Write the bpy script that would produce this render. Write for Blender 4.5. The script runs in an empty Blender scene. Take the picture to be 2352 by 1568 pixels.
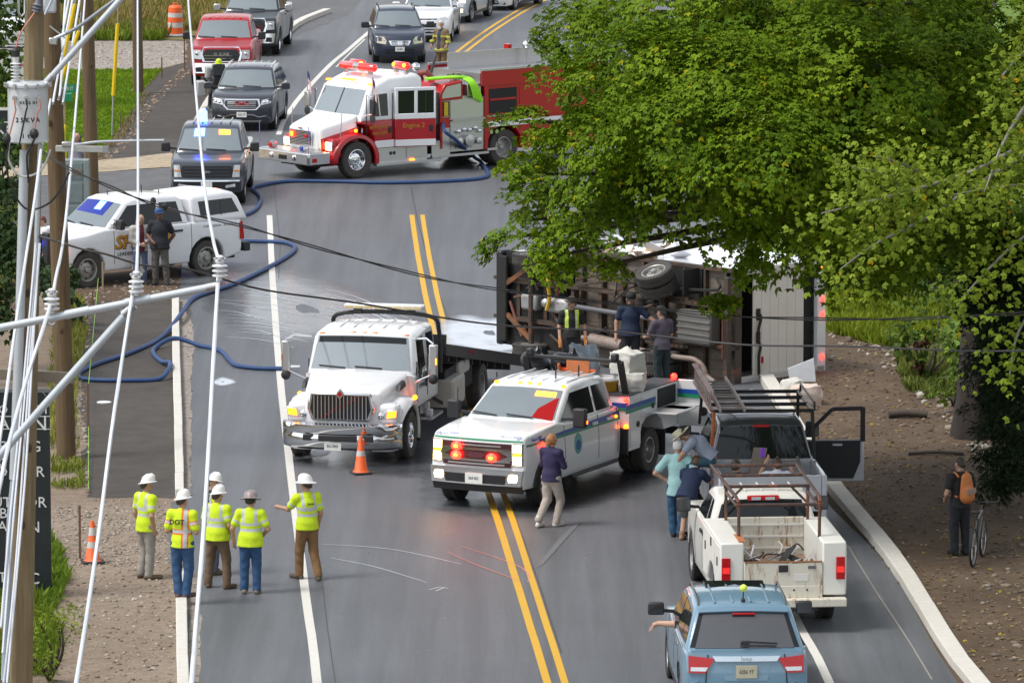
import bpy, bmesh, math, random
import numpy as np
from mathutils import Vector, Matrix, noise
random.seed(7); RNG = np.random.default_rng(11)
R = math.radians
scene = bpy.context.scene
C = scene.collection
# ---------------------------------------------------------------- camera, sky, sun, exposure
FPX = 13500.0; PITCH = math.atan(1934 / FPX); CAMH = 18.7
cam = bpy.data.cameras.new('camera'); camo = bpy.data.objects.new('camera', cam); C.objects.link(camo)
camo.location = (0, 0, CAMH); camo.rotation_euler = (R(90) - PITCH, 0, 0)
cam.sensor_width = 36; cam.lens = 36 * FPX / 2352; cam.clip_start = 1; cam.clip_end = 1500
scene.camera = camo
w = bpy.data.worlds.new('World'); scene.world = w; w.use_nodes = True
nt = w.node_tree; nt.nodes.clear()
sk = nt.nodes.new('ShaderNodeTexSky'); sk.sky_type = 'NISHITA'; sk.sun_disc = False
sk.sun_elevation = R(58); sk.sun_rotation = R(250); sk.dust_density = 1.0; sk.air_density = 1.0
hs = nt.nodes.new('ShaderNodeHueSaturation'); hs.inputs['Saturation'].default_value = .26
bg = nt.nodes.new('ShaderNodeBackground'); bg.inputs['Strength'].default_value = .125
wo = nt.nodes.new('ShaderNodeOutputWorld')
nt.links.new(sk.outputs[0], hs.inputs['Color']); nt.links.new(hs.outputs[0], bg.inputs[0]); nt.links.new(bg.outputs[0], wo.inputs[0])
sl = bpy.data.lights.new('sun', 'SUN'); sl.energy = 1.5; sl.angle = R(18); sl.color = (1, .96, .9)
so = bpy.data.objects.new('sun', sl); C.objects.link(so)
# sky sun_rotation 250 deg (clockwise from +Y): the sun stands behind and to the left of the viewer
sd = Vector((math.sin(R(250)) * math.cos(R(58)), math.cos(R(250)) * math.cos(R(58)), math.sin(R(58))))
so.rotation_euler = sd.to_track_quat('Z', 'Y').to_euler()
scene.view_settings.view_transform = 'Standard'; scene.view_settings.look = 'None'
scene.view_settings.gamma = 1; scene.view_settings.exposure = 0.95
scene.view_settings.use_curve_mapping = False
scene.cycles.max_bounces = 6; scene.cycles.use_denoising = True

def ray(x, y):
    dx = (x - 1176) / FPX; dy = -(y - 784) / FPX
    return Vector((dx, math.cos(PITCH) + dy * math.sin(PITCH), -math.sin(PITCH) + dy * math.cos(PITCH)))
def G(x, y, z=0.0):
    d = ray(x, y); t = (z - CAMH) / d.z
    return Vector((d.x * t, d.y * t, z))
def AT(x, y, Y):
    d = ray(x, y); t = Y / d.y
    return Vector((d.x * t, Y, CAMH + d.z * t))

# ---------------------------------------------------------------- tagging
def tag(o, label=None, cat=None, group=None, kind=None):
    if label: o['label'] = label
    if cat: o['category'] = cat
    if group: o['group'] = group
    if kind: o['kind'] = kind
    return o
def thing(name, label, cat, loc=(0, 0, 0), rz=0, group=None, M=None):
    o = bpy.data.objects.new(name, None); C.objects.link(o); o.empty_display_size = .2
    if M is not None: o.matrix_world = M
    else: o.location = loc; o.rotation_euler = (0, 0, rz)
    return tag(o, label, cat, group)
def kids(o): return [c for c in bpy.data.objects if c.parent == o]
def copy_tree(o, parent=None):
    c = o.copy(); C.objects.link(c)
    if parent is not None: c.parent = parent
    for ch in kids(o): copy_tree(ch, c)
    return c

# ---------------------------------------------------------------- materials
MATS = {}
def nd(t, ty, **k):
    n = t.nodes.new(ty)
    for a, b in k.items(): n.inputs[a].default_value = b
    return n
def mat(name, col, rough=.5, metal=0.0, var=.12, scale=6.0, coat=0.0, emit=0.0, bump=0.0, spec=.5, trans=0.0, col2=None, attr=None, ior=None, ecol=None):
    if name in MATS: return MATS[name]
    m = bpy.data.materials.new(name); m.use_nodes = True; t = m.node_tree
    b = t.nodes['Principled BSDF']
    b.inputs['Roughness'].default_value = rough; b.inputs['Metallic'].default_value = metal
    b.inputs['Specular IOR Level'].default_value = spec
    if ior: b.inputs['IOR'].default_value = ior
    if coat: b.inputs['Coat Weight'].default_value = coat; b.inputs['Coat Roughness'].default_value = .06
    tc = t.nodes.new('ShaderNodeTexCoord')
    nz = nd(t, 'ShaderNodeTexNoise', Scale=scale, Detail=5.0, Roughness=.6)
    t.links.new(tc.outputs['Object'], nz.inputs['Vector'])
    mx = t.nodes.new('ShaderNodeMix'); mx.data_type = 'RGBA'
    t.links.new(nz.outputs['Fac'], mx.inputs[0])
    c = Vector(col[:3]); 
    if attr:
        at = t.nodes.new('ShaderNodeVertexColor'); at.layer_name = attr
        mul = t.nodes.new('ShaderNodeMix'); mul.data_type = 'RGBA'; mul.blend_type = 'MULTIPLY'; mul.inputs[0].default_value = 1
        mx.inputs[6].default_value = (1 - var,) * 3 + (1,); mx.inputs[7].default_value = (1 + var,) * 3 + (1,)
        t.links.new(at.outputs[0], mul.inputs[6]); t.links.new(mx.outputs[2], mul.inputs[7])
        t.links.new(mul.outputs[2], b.inputs['Base Color'])
    else:
        a = c * (1 - var); d = Vector(col2) if col2 else c * (1 + var)
        mx.inputs[6].default_value = (*a, 1); mx.inputs[7].default_value = (*d, 1)
        t.links.new(mx.outputs[2], b.inputs['Base Color'])
    if emit:
        b.inputs['Emission Color'].default_value = (*(ecol or col[:3]), 1); b.inputs['Emission Strength'].default_value = emit
    if bump:
        bp = nd(t, 'ShaderNodeBump', Strength=bump, Distance=.02)
        t.links.new(nz.outputs['Fac'], bp.inputs['Height']); t.links.new(bp.outputs[0], b.inputs['Normal'])
    if trans:
        tr = t.nodes.new('ShaderNodeBsdfTranslucent'); ms = t.nodes.new('ShaderNodeMixShader'); ms.inputs[0].default_value = trans
        src = b.inputs['Base Color'].links[0].from_socket
        t.links.new(src, tr.inputs[0])
        t.links.new(b.outputs[0], ms.inputs[1]); t.links.new(tr.outputs[0], ms.inputs[2])
        t.links.new(ms.outputs[0], t.nodes['Material Output'].inputs[0])
    MATS[name] = m
    return m
def paint(name, col, dirt=.25, dcol=(.16, .13, .1), rough=.28, coat=.7):
    """car paint with a clear coat and blotchy road grime"""
    if name in MATS: return MATS[name]
    m = mat(name, col, rough, 0, .05, 1.5, coat=coat)
    t = m.node_tree; b = t.nodes['Principled BSDF']; src = b.inputs['Base Color'].links[0].from_socket
    tc = [n for n in t.nodes if n.type == 'TEX_COORD'][0]
    nz = nd(t, 'ShaderNodeTexNoise', Scale=2.2, Detail=8.0, Roughness=.72); t.links.new(tc.outputs['Object'], nz.inputs['Vector'])
    rp = t.nodes.new('ShaderNodeMapRange'); rp.inputs[1].default_value = .5; rp.inputs[2].default_value = .85; rp.inputs[4].default_value = dirt
    t.links.new(nz.outputs['Fac'], rp.inputs[0])
    mx = t.nodes.new('ShaderNodeMix'); mx.data_type = 'RGBA'; mx.inputs[7].default_value = (*dcol, 1)
    t.links.new(rp.outputs[0], mx.inputs[0]); t.links.new(src, mx.inputs[6]); t.links.new(mx.outputs[2], b.inputs['Base Color'])
    return m
def rusty(name, col, rust=(.2, .07, .025), amount=.55, edge=.12, rough=.5):
    m = mat(name, col, rough, 0, .08, 3)
    t = m.node_tree; b = t.nodes['Principled BSDF']; src = b.inputs['Base Color'].links[0].from_socket
    tc = [n for n in t.nodes if n.type == 'TEX_COORD'][0]
    mp = t.nodes.new('ShaderNodeMapping'); mp.inputs['Scale'].default_value = (3, 7, 1.6); t.links.new(tc.outputs['Object'], mp.inputs[0])
    nz = nd(t, 'ShaderNodeTexNoise', Scale=1.0, Detail=9.0, Roughness=.75); t.links.new(mp.outputs[0], nz.inputs['Vector'])
    rp = t.nodes.new('ShaderNodeMapRange'); rp.inputs[1].default_value = amount; rp.inputs[2].default_value = amount + edge
    t.links.new(nz.outputs['Fac'], rp.inputs[0])
    mx = t.nodes.new('ShaderNodeMix'); mx.data_type = 'RGBA'; mx.inputs[7].default_value = (*rust, 1)
    t.links.new(rp.outputs[0], mx.inputs[0]); t.links.new(src, mx.inputs[6]); t.links.new(mx.outputs[2], b.inputs['Base Color'])
    return m
WHITE = paint('white_paint', (.72, .73, .74), .18)
WHITE2 = paint('worn_white_paint', (.62, .61, .56), .5, (.25, .19, .12), .45)
GLASS = mat('tinted_glass', (.01, .013, .014), .04, 0, .1, 2, spec=.5, ior=1.45)
WGLASS = mat('windscreen_glass', (.1, .135, .145), .05, 0, .3, 1.1, spec=1.0, ior=2.2)
CHROME = mat('chrome', (.75, .76, .78), .1, 1, .05)
STEEL = mat('brushed_steel', (.5, .5, .5), .38, 1, .15, 20)
ALU = mat('aluminium_tread_plate', (.55, .55, .54), .35, .9, .2, 40)
BLACK = mat('black_plastic', (.018, .018, .02), .5, 0, .2)
DARK = mat('dark_recess', (.008, .008, .009), .7)
TYRE = mat('tyre_rubber', (.022, .021, .02), .8, 0, .3, 9)
TYREG = mat('dusty_tyre_rubber', (.055, .05, .045), .85, 0, .4, 7)
RIM = mat('rim_alloy', (.42, .42, .42), .3, .85, .2)
RIMD = mat('dirty_rim', (.36, .35, .33), .45, .6, .3)
LENS = mat('headlamp_lens', (.55, .58, .6), .08, .3, .3, 14, coat=1)
FOG = mat('hazy_headlamp', (.5, .47, .36), .3, 0, .1)
LIT = mat('lit_headlamp', (1, .78, .42), .3, emit=8, ecol=(1, .6, .2))
AMB = mat('amber_lens', (.75, .22, .02), .2, coat=1)
AMBL = mat('lit_amber', (1, .3, .02), .3, emit=6, ecol=(1, .11, .004))
REDL = mat('lit_red', (1, .04, .02), .3, emit=14, ecol=(1, .008, .004))
REDLENS = mat('red_lens', (.42, .005, .008), .2, coat=.15)
ORL = mat('lit_orange_bar', (1, .4, .05), .3, emit=16, ecol=(1, .12, .004))
BLUL = mat('lit_blue', (.1, .2, 1), .3, emit=20, ecol=(.02, .05, 1))
PLATE = mat('number_plate', (.72, .72, .68), .5)
INK = mat('plate_ink', (.03, .035, .05), .6)

# ---------------------------------------------------------------- mesh building
class MB:
    def __init__(s): s.v = []; s.f = []; s.m = []; s.M = None
    def add(s, vs, fs, mi=0):
        b = len(s.v)
        if s.M is not None: vs = [s.M @ Vector(p) for p in vs]
        s.v += [tuple(p) for p in vs]; s.f += [tuple(b + i for i in f) for f in fs]; s.m += [mi] * len(fs); return s
    def box(s, c, d, mi=0, rot=None):
        x, y, z = d[0] / 2, d[1] / 2, d[2] / 2
        vs = [Vector((i * x, j * y, k * z)) for k in (-1, 1) for j in (-1, 1) for i in (-1, 1)]
        if rot is not None: vs = [rot @ p for p in vs]
        c = Vector(c)
        return s.add([p + c for p in vs], [(0, 2, 3, 1), (4, 5, 7, 6), (0, 1, 5, 4), (2, 6, 7, 3), (0, 4, 6, 2), (1, 3, 7, 5)], mi)
    def bar(s, a, b, wd, ht=None, mi=0, up=(0, 0, 1)):
        a = Vector(a); b = Vector(b); x = (b - a); L = x.length; x.normalize(); y = Vector(up).cross(x)
        if y.length < 1e-4: y = Vector((0, 1, 0)).cross(x)
        y.normalize(); z = x.cross(y)
        return s.box((a + b) / 2, (L, wd, ht or wd), mi, Matrix((x, y, z)).transposed())
    def tube(s, pts, r, n=8, mi=0, closed=False):
        pts = [Vector(p) for p in pts]; N = len(pts); vs = []; fs = []; up = None
        for i, p in enumerate(pts):
            if closed: d = pts[(i + 1) % N] - pts[i - 1]
            else: d = pts[min(i + 1, N - 1)] - pts[max(i - 1, 0)]
            d.normalize()
            if up is None:
                up = Vector((0, 0, 1)) if abs(d.z) < .9 else Vector((1, 0, 0))
            a = d.cross(up)
            if a.length < 1e-5: a = d.orthogonal()
            a.normalize(); up = a.cross(d).normalized()
            rr = r[i] if isinstance(r, (list, tuple)) else r
            for k in range(n):
                th = 2 * math.pi * k / n; vs.append(p + (a * math.cos(th) + up * math.sin(th)) * rr)
        for i in range(N if closed else N - 1):
            j = (i + 1) % N
            for k in range(n): fs.append((i * n + k, i * n + (k + 1) % n, j * n + (k + 1) % n, j * n + k))
        if not closed: fs += [tuple(range(n))[::-1], tuple(range((N - 1) * n, N * n))]
        return s.add(vs, fs, mi)
    def lathe(s, prof, n=24, mi=0, M=None, a0=0, a1=2 * math.pi):
        vs = []; fs = []; full = abs(a1 - a0 - 2 * math.pi) < 1e-6; K = n if full else n + 1
        for r_, z_ in prof:
            for k in range(K):
                th = a0 + (a1 - a0) * k / n; vs.append(Vector((r_ * math.cos(th), r_ * math.sin(th), z_)))
        if M is not None: vs = [M @ p for p in vs]
        for i in range(len(prof) - 1):
            for k in range(n if full else n):
                k2 = (k + 1) % K; fs.append((i * K + k, i * K + k2, (i + 1) * K + k2, (i + 1) * K + k))
        if full:
            if prof[0][0] > 1e-6: fs.append(tuple(range(K))[::-1])
            if prof[-1][0] > 1e-6: fs.append(tuple(range((len(prof) - 1) * K, len(prof) * K)))
        return s.add(vs, fs, mi)
    def prism(s, poly, a, b, ax='y', mi=0):
        def P(u, v, t): return (u, t, v) if ax == 'y' else ((t, u, v) if ax == 'x' else (u, v, t))
        n = len(poly); vs = [P(u, v, a) for u, v in poly] + [P(u, v, b) for u, v in poly]
        return s.add(vs, [tuple(range(n))[::-1], tuple(range(n, 2 * n))] + [(i, (i + 1) % n, n + (i + 1) % n, n + i) for i in range(n)], mi)
    def ball(s, c, r, nu=10, nv=7, mi=0):
        if not isinstance(r, (tuple, list)): r = (r, r, r)
        prof = [(math.sin(math.pi * i / nv), -math.cos(math.pi * i / nv)) for i in range(nv + 1)]
        return s.lathe([(max(a, 1e-7), b) for a, b in prof], nu, mi, Matrix.Translation(c) @ Matrix.Diagonal((*r, 1)))
    def build(s, name, m, parent=None, loc=None, bev=0, seg=2, smooth=35, label=None, kind=None, recalc=True, mw=None):
        me = bpy.data.meshes.new(name); me.from_pydata(s.v, [], s.f)
        return finish(me, name, m, parent, loc, bev, seg, smooth, label, kind, recalc, s.m, mw)
def finish(me, name, m, parent=None, loc=None, bev=0, seg=2, smooth=35, label=None, kind=None, recalc=True, mi=None, mw=None):
    ms = m if isinstance(m, (list, tuple)) else [m]
    for q in ms: me.materials.append(q)
    if mi and len(ms) > 1: me.polygons.foreach_set('material_index', mi)
    if recalc:
        bm = bmesh.new(); bm.from_mesh(me); bmesh.ops.remove_doubles(bm, verts=bm.verts, dist=1e-5); bmesh.ops.recalc_face_normals(bm, faces=bm.faces); bm.to_mesh(me); bm.free()
    if smooth:
        me.shade_smooth(); me.set_sharp_from_angle(angle=R(smooth))
    o = bpy.data.objects.new(name, me); C.objects.link(o)
    if parent is not None: o.parent = parent
    if loc is not None: o.location = loc
    if mw is not None: o.matrix_world = mw
    if bev:
        b = o.modifiers.new('bevel', 'BEVEL'); b.width = bev; b.segments = seg; b.limit_method = 'ANGLE'; b.angle_limit = R(40); b.use_clamp_overlap = True
    if label: o['label'] = label
    if kind: o['kind'] = kind
    return o
def text(s, name, size, m, parent=None, M=None, label=None, extrude=.004, align='CENTER', sx=1.0, kind=None, bold=0.0):
    cu = bpy.data.curves.new(name, 'FONT'); cu.body = s; cu.size = size; cu.extrude = extrude; cu.align_x = align; cu.align_y = 'CENTER'
    cu.offset = bold; cu.materials.append(m); cu.resolution_u = 2
    o = bpy.data.objects.new(name, cu); C.objects.link(o)
    if parent is not None: o.parent = parent
    if M is not None: o.matrix_local = M @ Matrix.Diagonal((sx, 1, 1, 1))
    if label: o['label'] = label
    if kind: o['kind'] = kind
    return o
def frame(o, x, y):
    """matrix whose local X/Y axes are x and y, at o"""
    x = Vector(x).normalized(); y = Vector(y).normalized(); z = x.cross(y)
    M = Matrix((x, y, z)).transposed().to_4x4(); M.translation = Vector(o); return M
def npmesh(name, V, F, m, parent=None, kind=None, label=None, smooth=False, col=None, nper=4):
    me = bpy.data.meshes.new(name); V = np.asarray(V, np.float32); F = np.asarray(F, np.int32)
    me.vertices.add(len(V)); me.vertices.foreach_set('co', V.ravel())
    k = F.shape[1]; me.loops.add(F.size); me.loops.foreach_set('vertex_index', F.ravel())
    me.polygons.add(len(F)); me.polygons.foreach_set('loop_start', np.arange(0, F.size, k, dtype=np.int32))
    me.update(calc_edges=True)
    if col is not None:
        a = me.color_attributes.new('Col', 'FLOAT_COLOR', 'POINT'); a.data.foreach_set('color', np.asarray(col, np.float32).ravel())
    for q in (m if isinstance(m, (list, tuple)) else [m]): me.materials.append(q)
    if smooth: me.shade_smooth()
    o = bpy.data.objects.new(name, me); C.objects.link(o)
    if parent is not None: o.parent = parent
    if kind: o['kind'] = kind
    if label: o['label'] = label
    return o
# ---------------------------------------------------------------- ground, road, kerbs, markings
def world_tex(t, scale):
    tc = t.nodes.new('ShaderNodeTexCoord'); n = nd(t, 'ShaderNodeTexNoise', Scale=scale, Detail=8.0, Roughness=.65)
    t.links.new(tc.outputs['Object'], n.inputs['Vector']); return n
def ground_mat(name, c1, c2, c3, s1=.35, s2=5.0, s3=28.0, rough=.9, bump=.5, spec=.3, hi=.62, streak=False):
    m = bpy.data.materials.new(name); m.use_nodes = True; t = m.node_tree; b = t.nodes['Principled BSDF']
    a = world_tex(t, s1); f = world_tex(t, s2); g = world_tex(t, s3)
    if streak:
        mp = t.nodes.new('ShaderNodeMapping'); mp.inputs['Scale'].default_value = (2.2, .07, 1); tc = t.nodes.new('ShaderNodeTexCoord'); t.links.new(tc.outputs['Object'], mp.inputs[0]); t.links.new(mp.outputs[0], f.inputs['Vector']); f.inputs['Scale'].default_value = 1
    m1 = t.nodes.new('ShaderNodeMix'); m1.data_type = 'RGBA'; m1.inputs[6].default_value = (*c1, 1); m1.inputs[7].default_value = (*c2, 1)
    r1 = t.nodes.new('ShaderNodeMapRange'); r1.inputs[1].default_value = .35; r1.inputs[2].default_value = .65
    t.links.new(a.outputs['Fac'], r1.inputs[0]); t.links.new(r1.outputs[0], m1.inputs[0])
    m2 = t.nodes.new('ShaderNodeMix'); m2.data_type = 'RGBA'; m2.inputs[7].default_value = (*c3, 1)
    r2 = t.nodes.new('ShaderNodeMapRange'); r2.inputs[1].default_value = hi; r2.inputs[2].default_value = hi + .12
    t.links.new(g.outputs['Fac'], r2.inputs[0]); t.links.new(r2.outputs[0], m2.inputs[0]); t.links.new(m1.outputs[2], m2.inputs[6])
    m3 = t.nodes.new('ShaderNodeMix'); m3.data_type = 'RGBA'; m3.blend_type = 'MULTIPLY'; m3.inputs[0].default_value = 1
    r3 = t.nodes.new('ShaderNodeMapRange'); r3.inputs[1].default_value = .3; r3.inputs[2].default_value = .7; r3.inputs[3].default_value = .72; r3.inputs[4].default_value = 1.2
    t.links.new(f.outputs['Fac'], r3.inputs[0]); t.links.new(m2.outputs[2], m3.inputs[6]); t.links.new(r3.outputs[0], m3.inputs[7])
    t.links.new(m3.outputs[2], b.inputs['Base Color']); b.inputs['Roughness'].default_value = rough; b.inputs['Specular IOR Level'].default_value = spec
    if bump:
        bp = nd(t, 'ShaderNodeBump', Strength=bump, Distance=.03); t.links.new(g.outputs['Fac'], bp.inputs['Height']); t.links.new(bp.outputs[0], b.inputs['Normal'])
    return m
DIRT = ground_mat('dirt_ground', (.082, .054, .033), (.125, .087, .056), (.2, .155, .115), hi=.62)  # darker than the left verge dirt: tree shade put into the colour
ASPH = ground_mat('asphalt', (.09, .096, .105), (.112, .119, .129), (.19, .19, .19), .12, .9, 24, .56, .2, .5, .57, True)
NEWASPH = ground_mat('fresh_dark_asphalt', (.052, .044, .037), (.07, .06, .05), (.085, .075, .07), .3, 2, 40, .8, .4, .4, .6)
SIDE = ground_mat('side_street_asphalt', (.1, .1, .105), (.12, .12, .122), (.17, .17, .17), .2, 2, 50, .7, .15, .4)
GRAV = ground_mat('gravel_drive', (.26, .225, .195), (.32, .285, .25), (.42, .39, .36), .5, 4, 22, .9, .6)
TAN = ground_mat('tan_concrete_apron', (.36, .29, .2), (.4, .33, .24), (.46, .4, .32), .5, 4, 30, .9, .2)
TURF = ground_mat('lawn_soil', (.1, .17, .02), (.12, .2, .025), (.16, .22, .05), .5, 4, 20, .9, .5)
FIELD = ground_mat('meadow_soil', (.16, .15, .05), (.2, .17, .07), (.1, .14, .03), .3, 3, 12, .9, .5)
def sheet(name, pts, m, z, kind='structure', rag=0):
    if rag:
        q = []
        for a, b in zip(pts, list(pts[1:]) + [pts[0]]):
            a = Vector(a[:2]); b = Vector(b[:2]); k = max(1, min(90, int((b - a).length / .3)))
            for i in range(k): p = a.lerp(b, i / k); v = Vector((p.x, p.y, z * 50)); q.append((p.x + rag * (noise.noise(v * 1.1) + .6 * noise.noise(v * 4)), p.y + rag * 2 * noise.noise(v * 1.3 + Vector((9, 0, 0)))))
        pts = q
    mb = MB(); mb.add([(p[0], p[1], z) for p in pts], [tuple(range(len(pts)))])
    o = mb.build(name, m, smooth=0, recalc=False); o['kind'] = kind
    if o.data.polygons[0].normal.z < 0: o.data.flip_normals()
    return o
def P(*a): return [tuple(G(x, y))[:2] for x, y in a]
def smooth_path(pts, n=6):
    """Catmull-Rom through the points"""
    pts = [Vector(p) for p in pts]; out = []
    for i in range(len(pts) - 1):
        p0 = pts[max(i - 1, 0)]; p1 = pts[i]; p2 = pts[i + 1]; p3 = pts[min(i + 2, len(pts) - 1)]
        for k in range(n):
            t = k / n; out.append(.5 * ((2 * p1) + (p2 - p0) * t + (2 * p0 - 5 * p1 + 4 * p2 - p3) * t * t + (3 * p1 - p0 - 3 * p2 + p3) * t ** 3))
    return out + [pts[-1]]
sheet('ground', [(-400, 20), (400, 20), (400, 900), (-400, 900)], DIRT, 0)
LITDIRT = ground_mat('lit_gravelly_dirt', (.2, .15, .108), (.27, .215, .165), (.38, .33, .28), hi=.6)  # paler copy of the dirt, the left side's stronger light put into its colour
sheet('lit_gravel_verge', [(-4.2, 60), (-5.0, 80)] + P((432, 1568), (420, 1320), (418, 1140), (212, 1140), (196, 900), (205, 700), (150, 640), (60, 640), (-60, 900)) + [(-9, 60)], LITDIRT, .0025, rag=.06)
left_edge = [(-3.6, 60), (-4.6, 78), *P((428, 1568), (428, 1300), (420, 1140), (412, 700), (440, 480), (500, 330), (470, 250), (520, 190), (640, 100), (700, 40), (740, 0)), (-2.5, 232), (4, 260), (16, 300)]
right_edge = [(60, 290), (30, 252), (20, 225), (13, 200), (9, 180), (6.6, 155), (5.6, 130), *P((1775, 935), (1880, 1130), (2040, 1300), (2200, 1568)), (8.3, 78), (9.3, 60)]
le = [p.to_2d() for p in smooth_path([Vector((*p, 0)) for p in left_edge], 4)]
re_ = [p.to_2d() for p in smooth_path([Vector((*p, 0)) for p in right_edge], 4)]
sheet('road', le + re_, ASPH, .004)
sheet('sidewalk_base', P((205, 1142), (185, 900), (190, 760), (215, 690), (402, 690), (406, 1142)), NEWASPH, .009, rag=.13)
sheet('sidewalk_base', P((130, 690), (120, 610), (230, 560), (420, 560), (404, 690), (215, 694)), DIRT, .0125, rag=.06)
sheet('sidewalk_base', P((262, 372), (225, 352), (262, 318), (300, 262), (330, 205), (372, 160), (425, 148), (640, 62), (640, 100), (500, 200), (440, 320), (400, 350)), NEWASPH, .009, rag=.06)
sheet('side_street', P((-200, 480), (-200, 425), (215, 398), (400, 385), (430, 420), (420, 520), (300, 560), (140, 560)), SIDE, .0125, rag=.06)
sheet('concrete_apron', P((-200, 424), (-200, 395), (100, 378), (270, 366), (395, 352), (400, 384), (215, 397)), TAN, .016, rag=.06)
sheet('driveway', P((-400, 165), (-400, 86), (200, 86), (430, 96), (424, 145), (372, 158), (200, 162)), GRAV, .005, rag=.1)
sheet('lawn', P((-500, 372), (-500, 162), (372, 160), (330, 205), (300, 262), (262, 318), (225, 352), (190, 372)), TURF, .0075, rag=.1)
sheet('meadow', P((-900, 88), (-900, -160), (500, -160), (650, 20), (520, 75), (430, 92)), FIELD, .0055, rag=.1)
sheet('far_shoulder', P((640, 62), (650, 10), (700, -40), (900, -60), (840, -10), (800, 35), (650, 96)), SIDE, .0065, rag=.1)
sheet('lawn', [*P((1750, 880), (1900, 735), (2000, 762)), (11, 128), (14, 122), (60, 122), (60, 250), (9, 250), (7, 170)], TURF, .006, rag=.1)
PATCH = ground_mat('wet_asphalt', (.06, .064, .07), (.075, .08, .088), (.1, .105, .11), .3, 2, 50, .22, .05, .7)
# painted lines
YEL = rusty('yellow_line_paint', (.6, .34, .02), (.27, .2, .09), .6, .14, .6)
WLN = rusty('white_line_paint', (.62, .6, .55), (.3, .3, .3), .6, .12, .6)
def ribbon(name, pts, wd, m, z, off=0.0):
    pts = smooth_path([Vector((p[0], p[1], 0)) for p in pts], 8); mb = MB(); vs = []
    for i, p in enumerate(pts):
        d = pts[min(i + 1, len(pts) - 1)] - pts[max(i - 1, 0)]; d.normalize(); n = Vector((-d.y, d.x, 0))
        jit = .006 * noise.noise(p * 1.3)
        vs += [(*(p + n * (off + wd / 2 + jit)).to_2d(), z), (*(p + n * (off - wd / 2 + jit)).to_2d(), z)]
    fs = [(2 * i, 2 * i + 1, 2 * i + 3, 2 * i + 2) for i in range(len(pts) - 1)]
    o = mb.add(vs, fs).build(name, m, smooth=0, recalc=False); o['kind'] = 'structure'; return o
def P2(*a): return [tuple(G(x, y).to_2d()) for x, y in a]
ribbon('edge_line', [(-2.6, 80)] + P2((728, 1568), (700, 1350), (662, 1040), (640, 830), (626, 640), (619, 495)), .15, WLN, .009)
ribbon('edge_line', P2((640, 310), (652, 278), (680, 235), (710, 200), (760, 148), (800, 115), (836, 84), (880, 50), (960, 5)) + [(-2.2, 232)], .16, WLN, .009)
ribbon('edge_line', P2((772, 155), (806, 121), (838, 91)), .06, WLN, .009)
cl = [(1.3, 80)] + P2((1277, 1568), (1203, 1330), (1145, 1150), (1070, 950), (1010, 760), (975, 600), (958, 494))
ribbon('centre_line', cl, .13, YEL, .009, .14); ribbon('centre_line', cl, .12, YEL, .009, -.14)
cl = P2((985, 190), (1030, 145), (1080, 104), (1130, 68), (1190, 30), (1240, 3)) + [(2.6, 230), (6.5, 245)]
ribbon('centre_line', cl, .12, YEL, .009, .15); ribbon('centre_line', cl, .12, YEL, .009, -.15)
ribbon('edge_line', [(5.6, 78)] + P2((1905, 1568), (1870, 1495), (1838, 1440), (1790, 1340), (1700, 1150)), .15, WLN, .009)
# seams and cracks in the asphalt, spray left by the hose
SEAM = mat('asphalt_seam', (.05, .052, .056), .6)
ribbon('seam', P2((771, 1568), (752, 1440), (735, 1290)), .018, SEAM, .0075)
ribbon('seam', P2((1290, 1500), (1224, 1300), (1170, 1150)), .03, SEAM, .0075)
ribbon('seam', P2((1065, 830), (1040, 760), (1000, 650), (968, 540), (958, 500), (944, 430)), .03, SEAM, .0075)
ribbon('seam', P2((640, 640), (643, 560), (634, 470), (628, 400)), .02, SEAM, .0075)
ribbon('seam', P2((968, 1098), (1000, 1106)), .03, SEAM, .0075)
FOAM = mat('white_foam_film', (.5, .54, .6), .35, 0, .25, 2.5)
def soft(m, name):
    q = m.copy(); q.name = name; t = q.node_tree; b = t.nodes['Principled BSDF']; at = t.nodes.new('ShaderNodeVertexColor'); at.layer_name = 'Col'
    nz = world_tex(t, 1.6); ad = t.nodes.new('ShaderNodeMath'); ad.operation = 'MULTIPLY_ADD'; ad.inputs[1].default_value = 1.1; ad.inputs[2].default_value = -.55
    t.links.new(nz.outputs['Fac'], ad.inputs[0]); su = t.nodes.new('ShaderNodeMath'); su.use_clamp = True; t.links.new(ad.outputs[0], su.inputs[0]); t.links.new(at.outputs[0], su.inputs[1])
    t.links.new(su.outputs[0], b.inputs['Alpha']); return q
def soft_patch(name, px, m, z, inset=.5):
    pts = [p.to_2d() for p in smooth_path([G(*p) for p in px] + [G(*px[0])], 5)][:-1]; c = sum(pts, Vector((0, 0))) / len(pts)
    rings = [(1, 0), (1 - inset * .5, .6), (1 - inset, 1), (.1, 1)]; V = []; col = []; F = []; n = len(pts)
    for k, a in rings:
        for p in pts: q = c + (p - c) * k; V.append((q.x, q.y, z)); col.append((a, a, a, 1))
    for r_ in range(3):
        for i in range(n): F.append((r_ * n + i, r_ * n + (i + 1) % n, (r_ + 1) * n + (i + 1) % n, (r_ + 1) * n + i))
    return npmesh(name, V, F, m, kind='structure', col=col)
SFOAM = soft(FOAM, 'foam_film_edge'); SWET = soft(PATCH, 'wet_asphalt_edge')
soft_patch('foam_sheet', [(1000, 740), (1060, 722), (1120, 730), (1190, 725), (1240, 760), (1260, 830), (1120, 822), (1000, 790)], SFOAM, .0112, .35)
soft_patch('wet_patch', [(960, 372), (1090, 350), (1200, 362), (1190, 392), (1080, 392), (980, 388)], SWET, .0072)
soft_patch('wet_patch', [(460, 640), (600, 600), (760, 640), (960, 720), (990, 800), (800, 790), (620, 800), (470, 720)], SWET, .0072)
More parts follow.
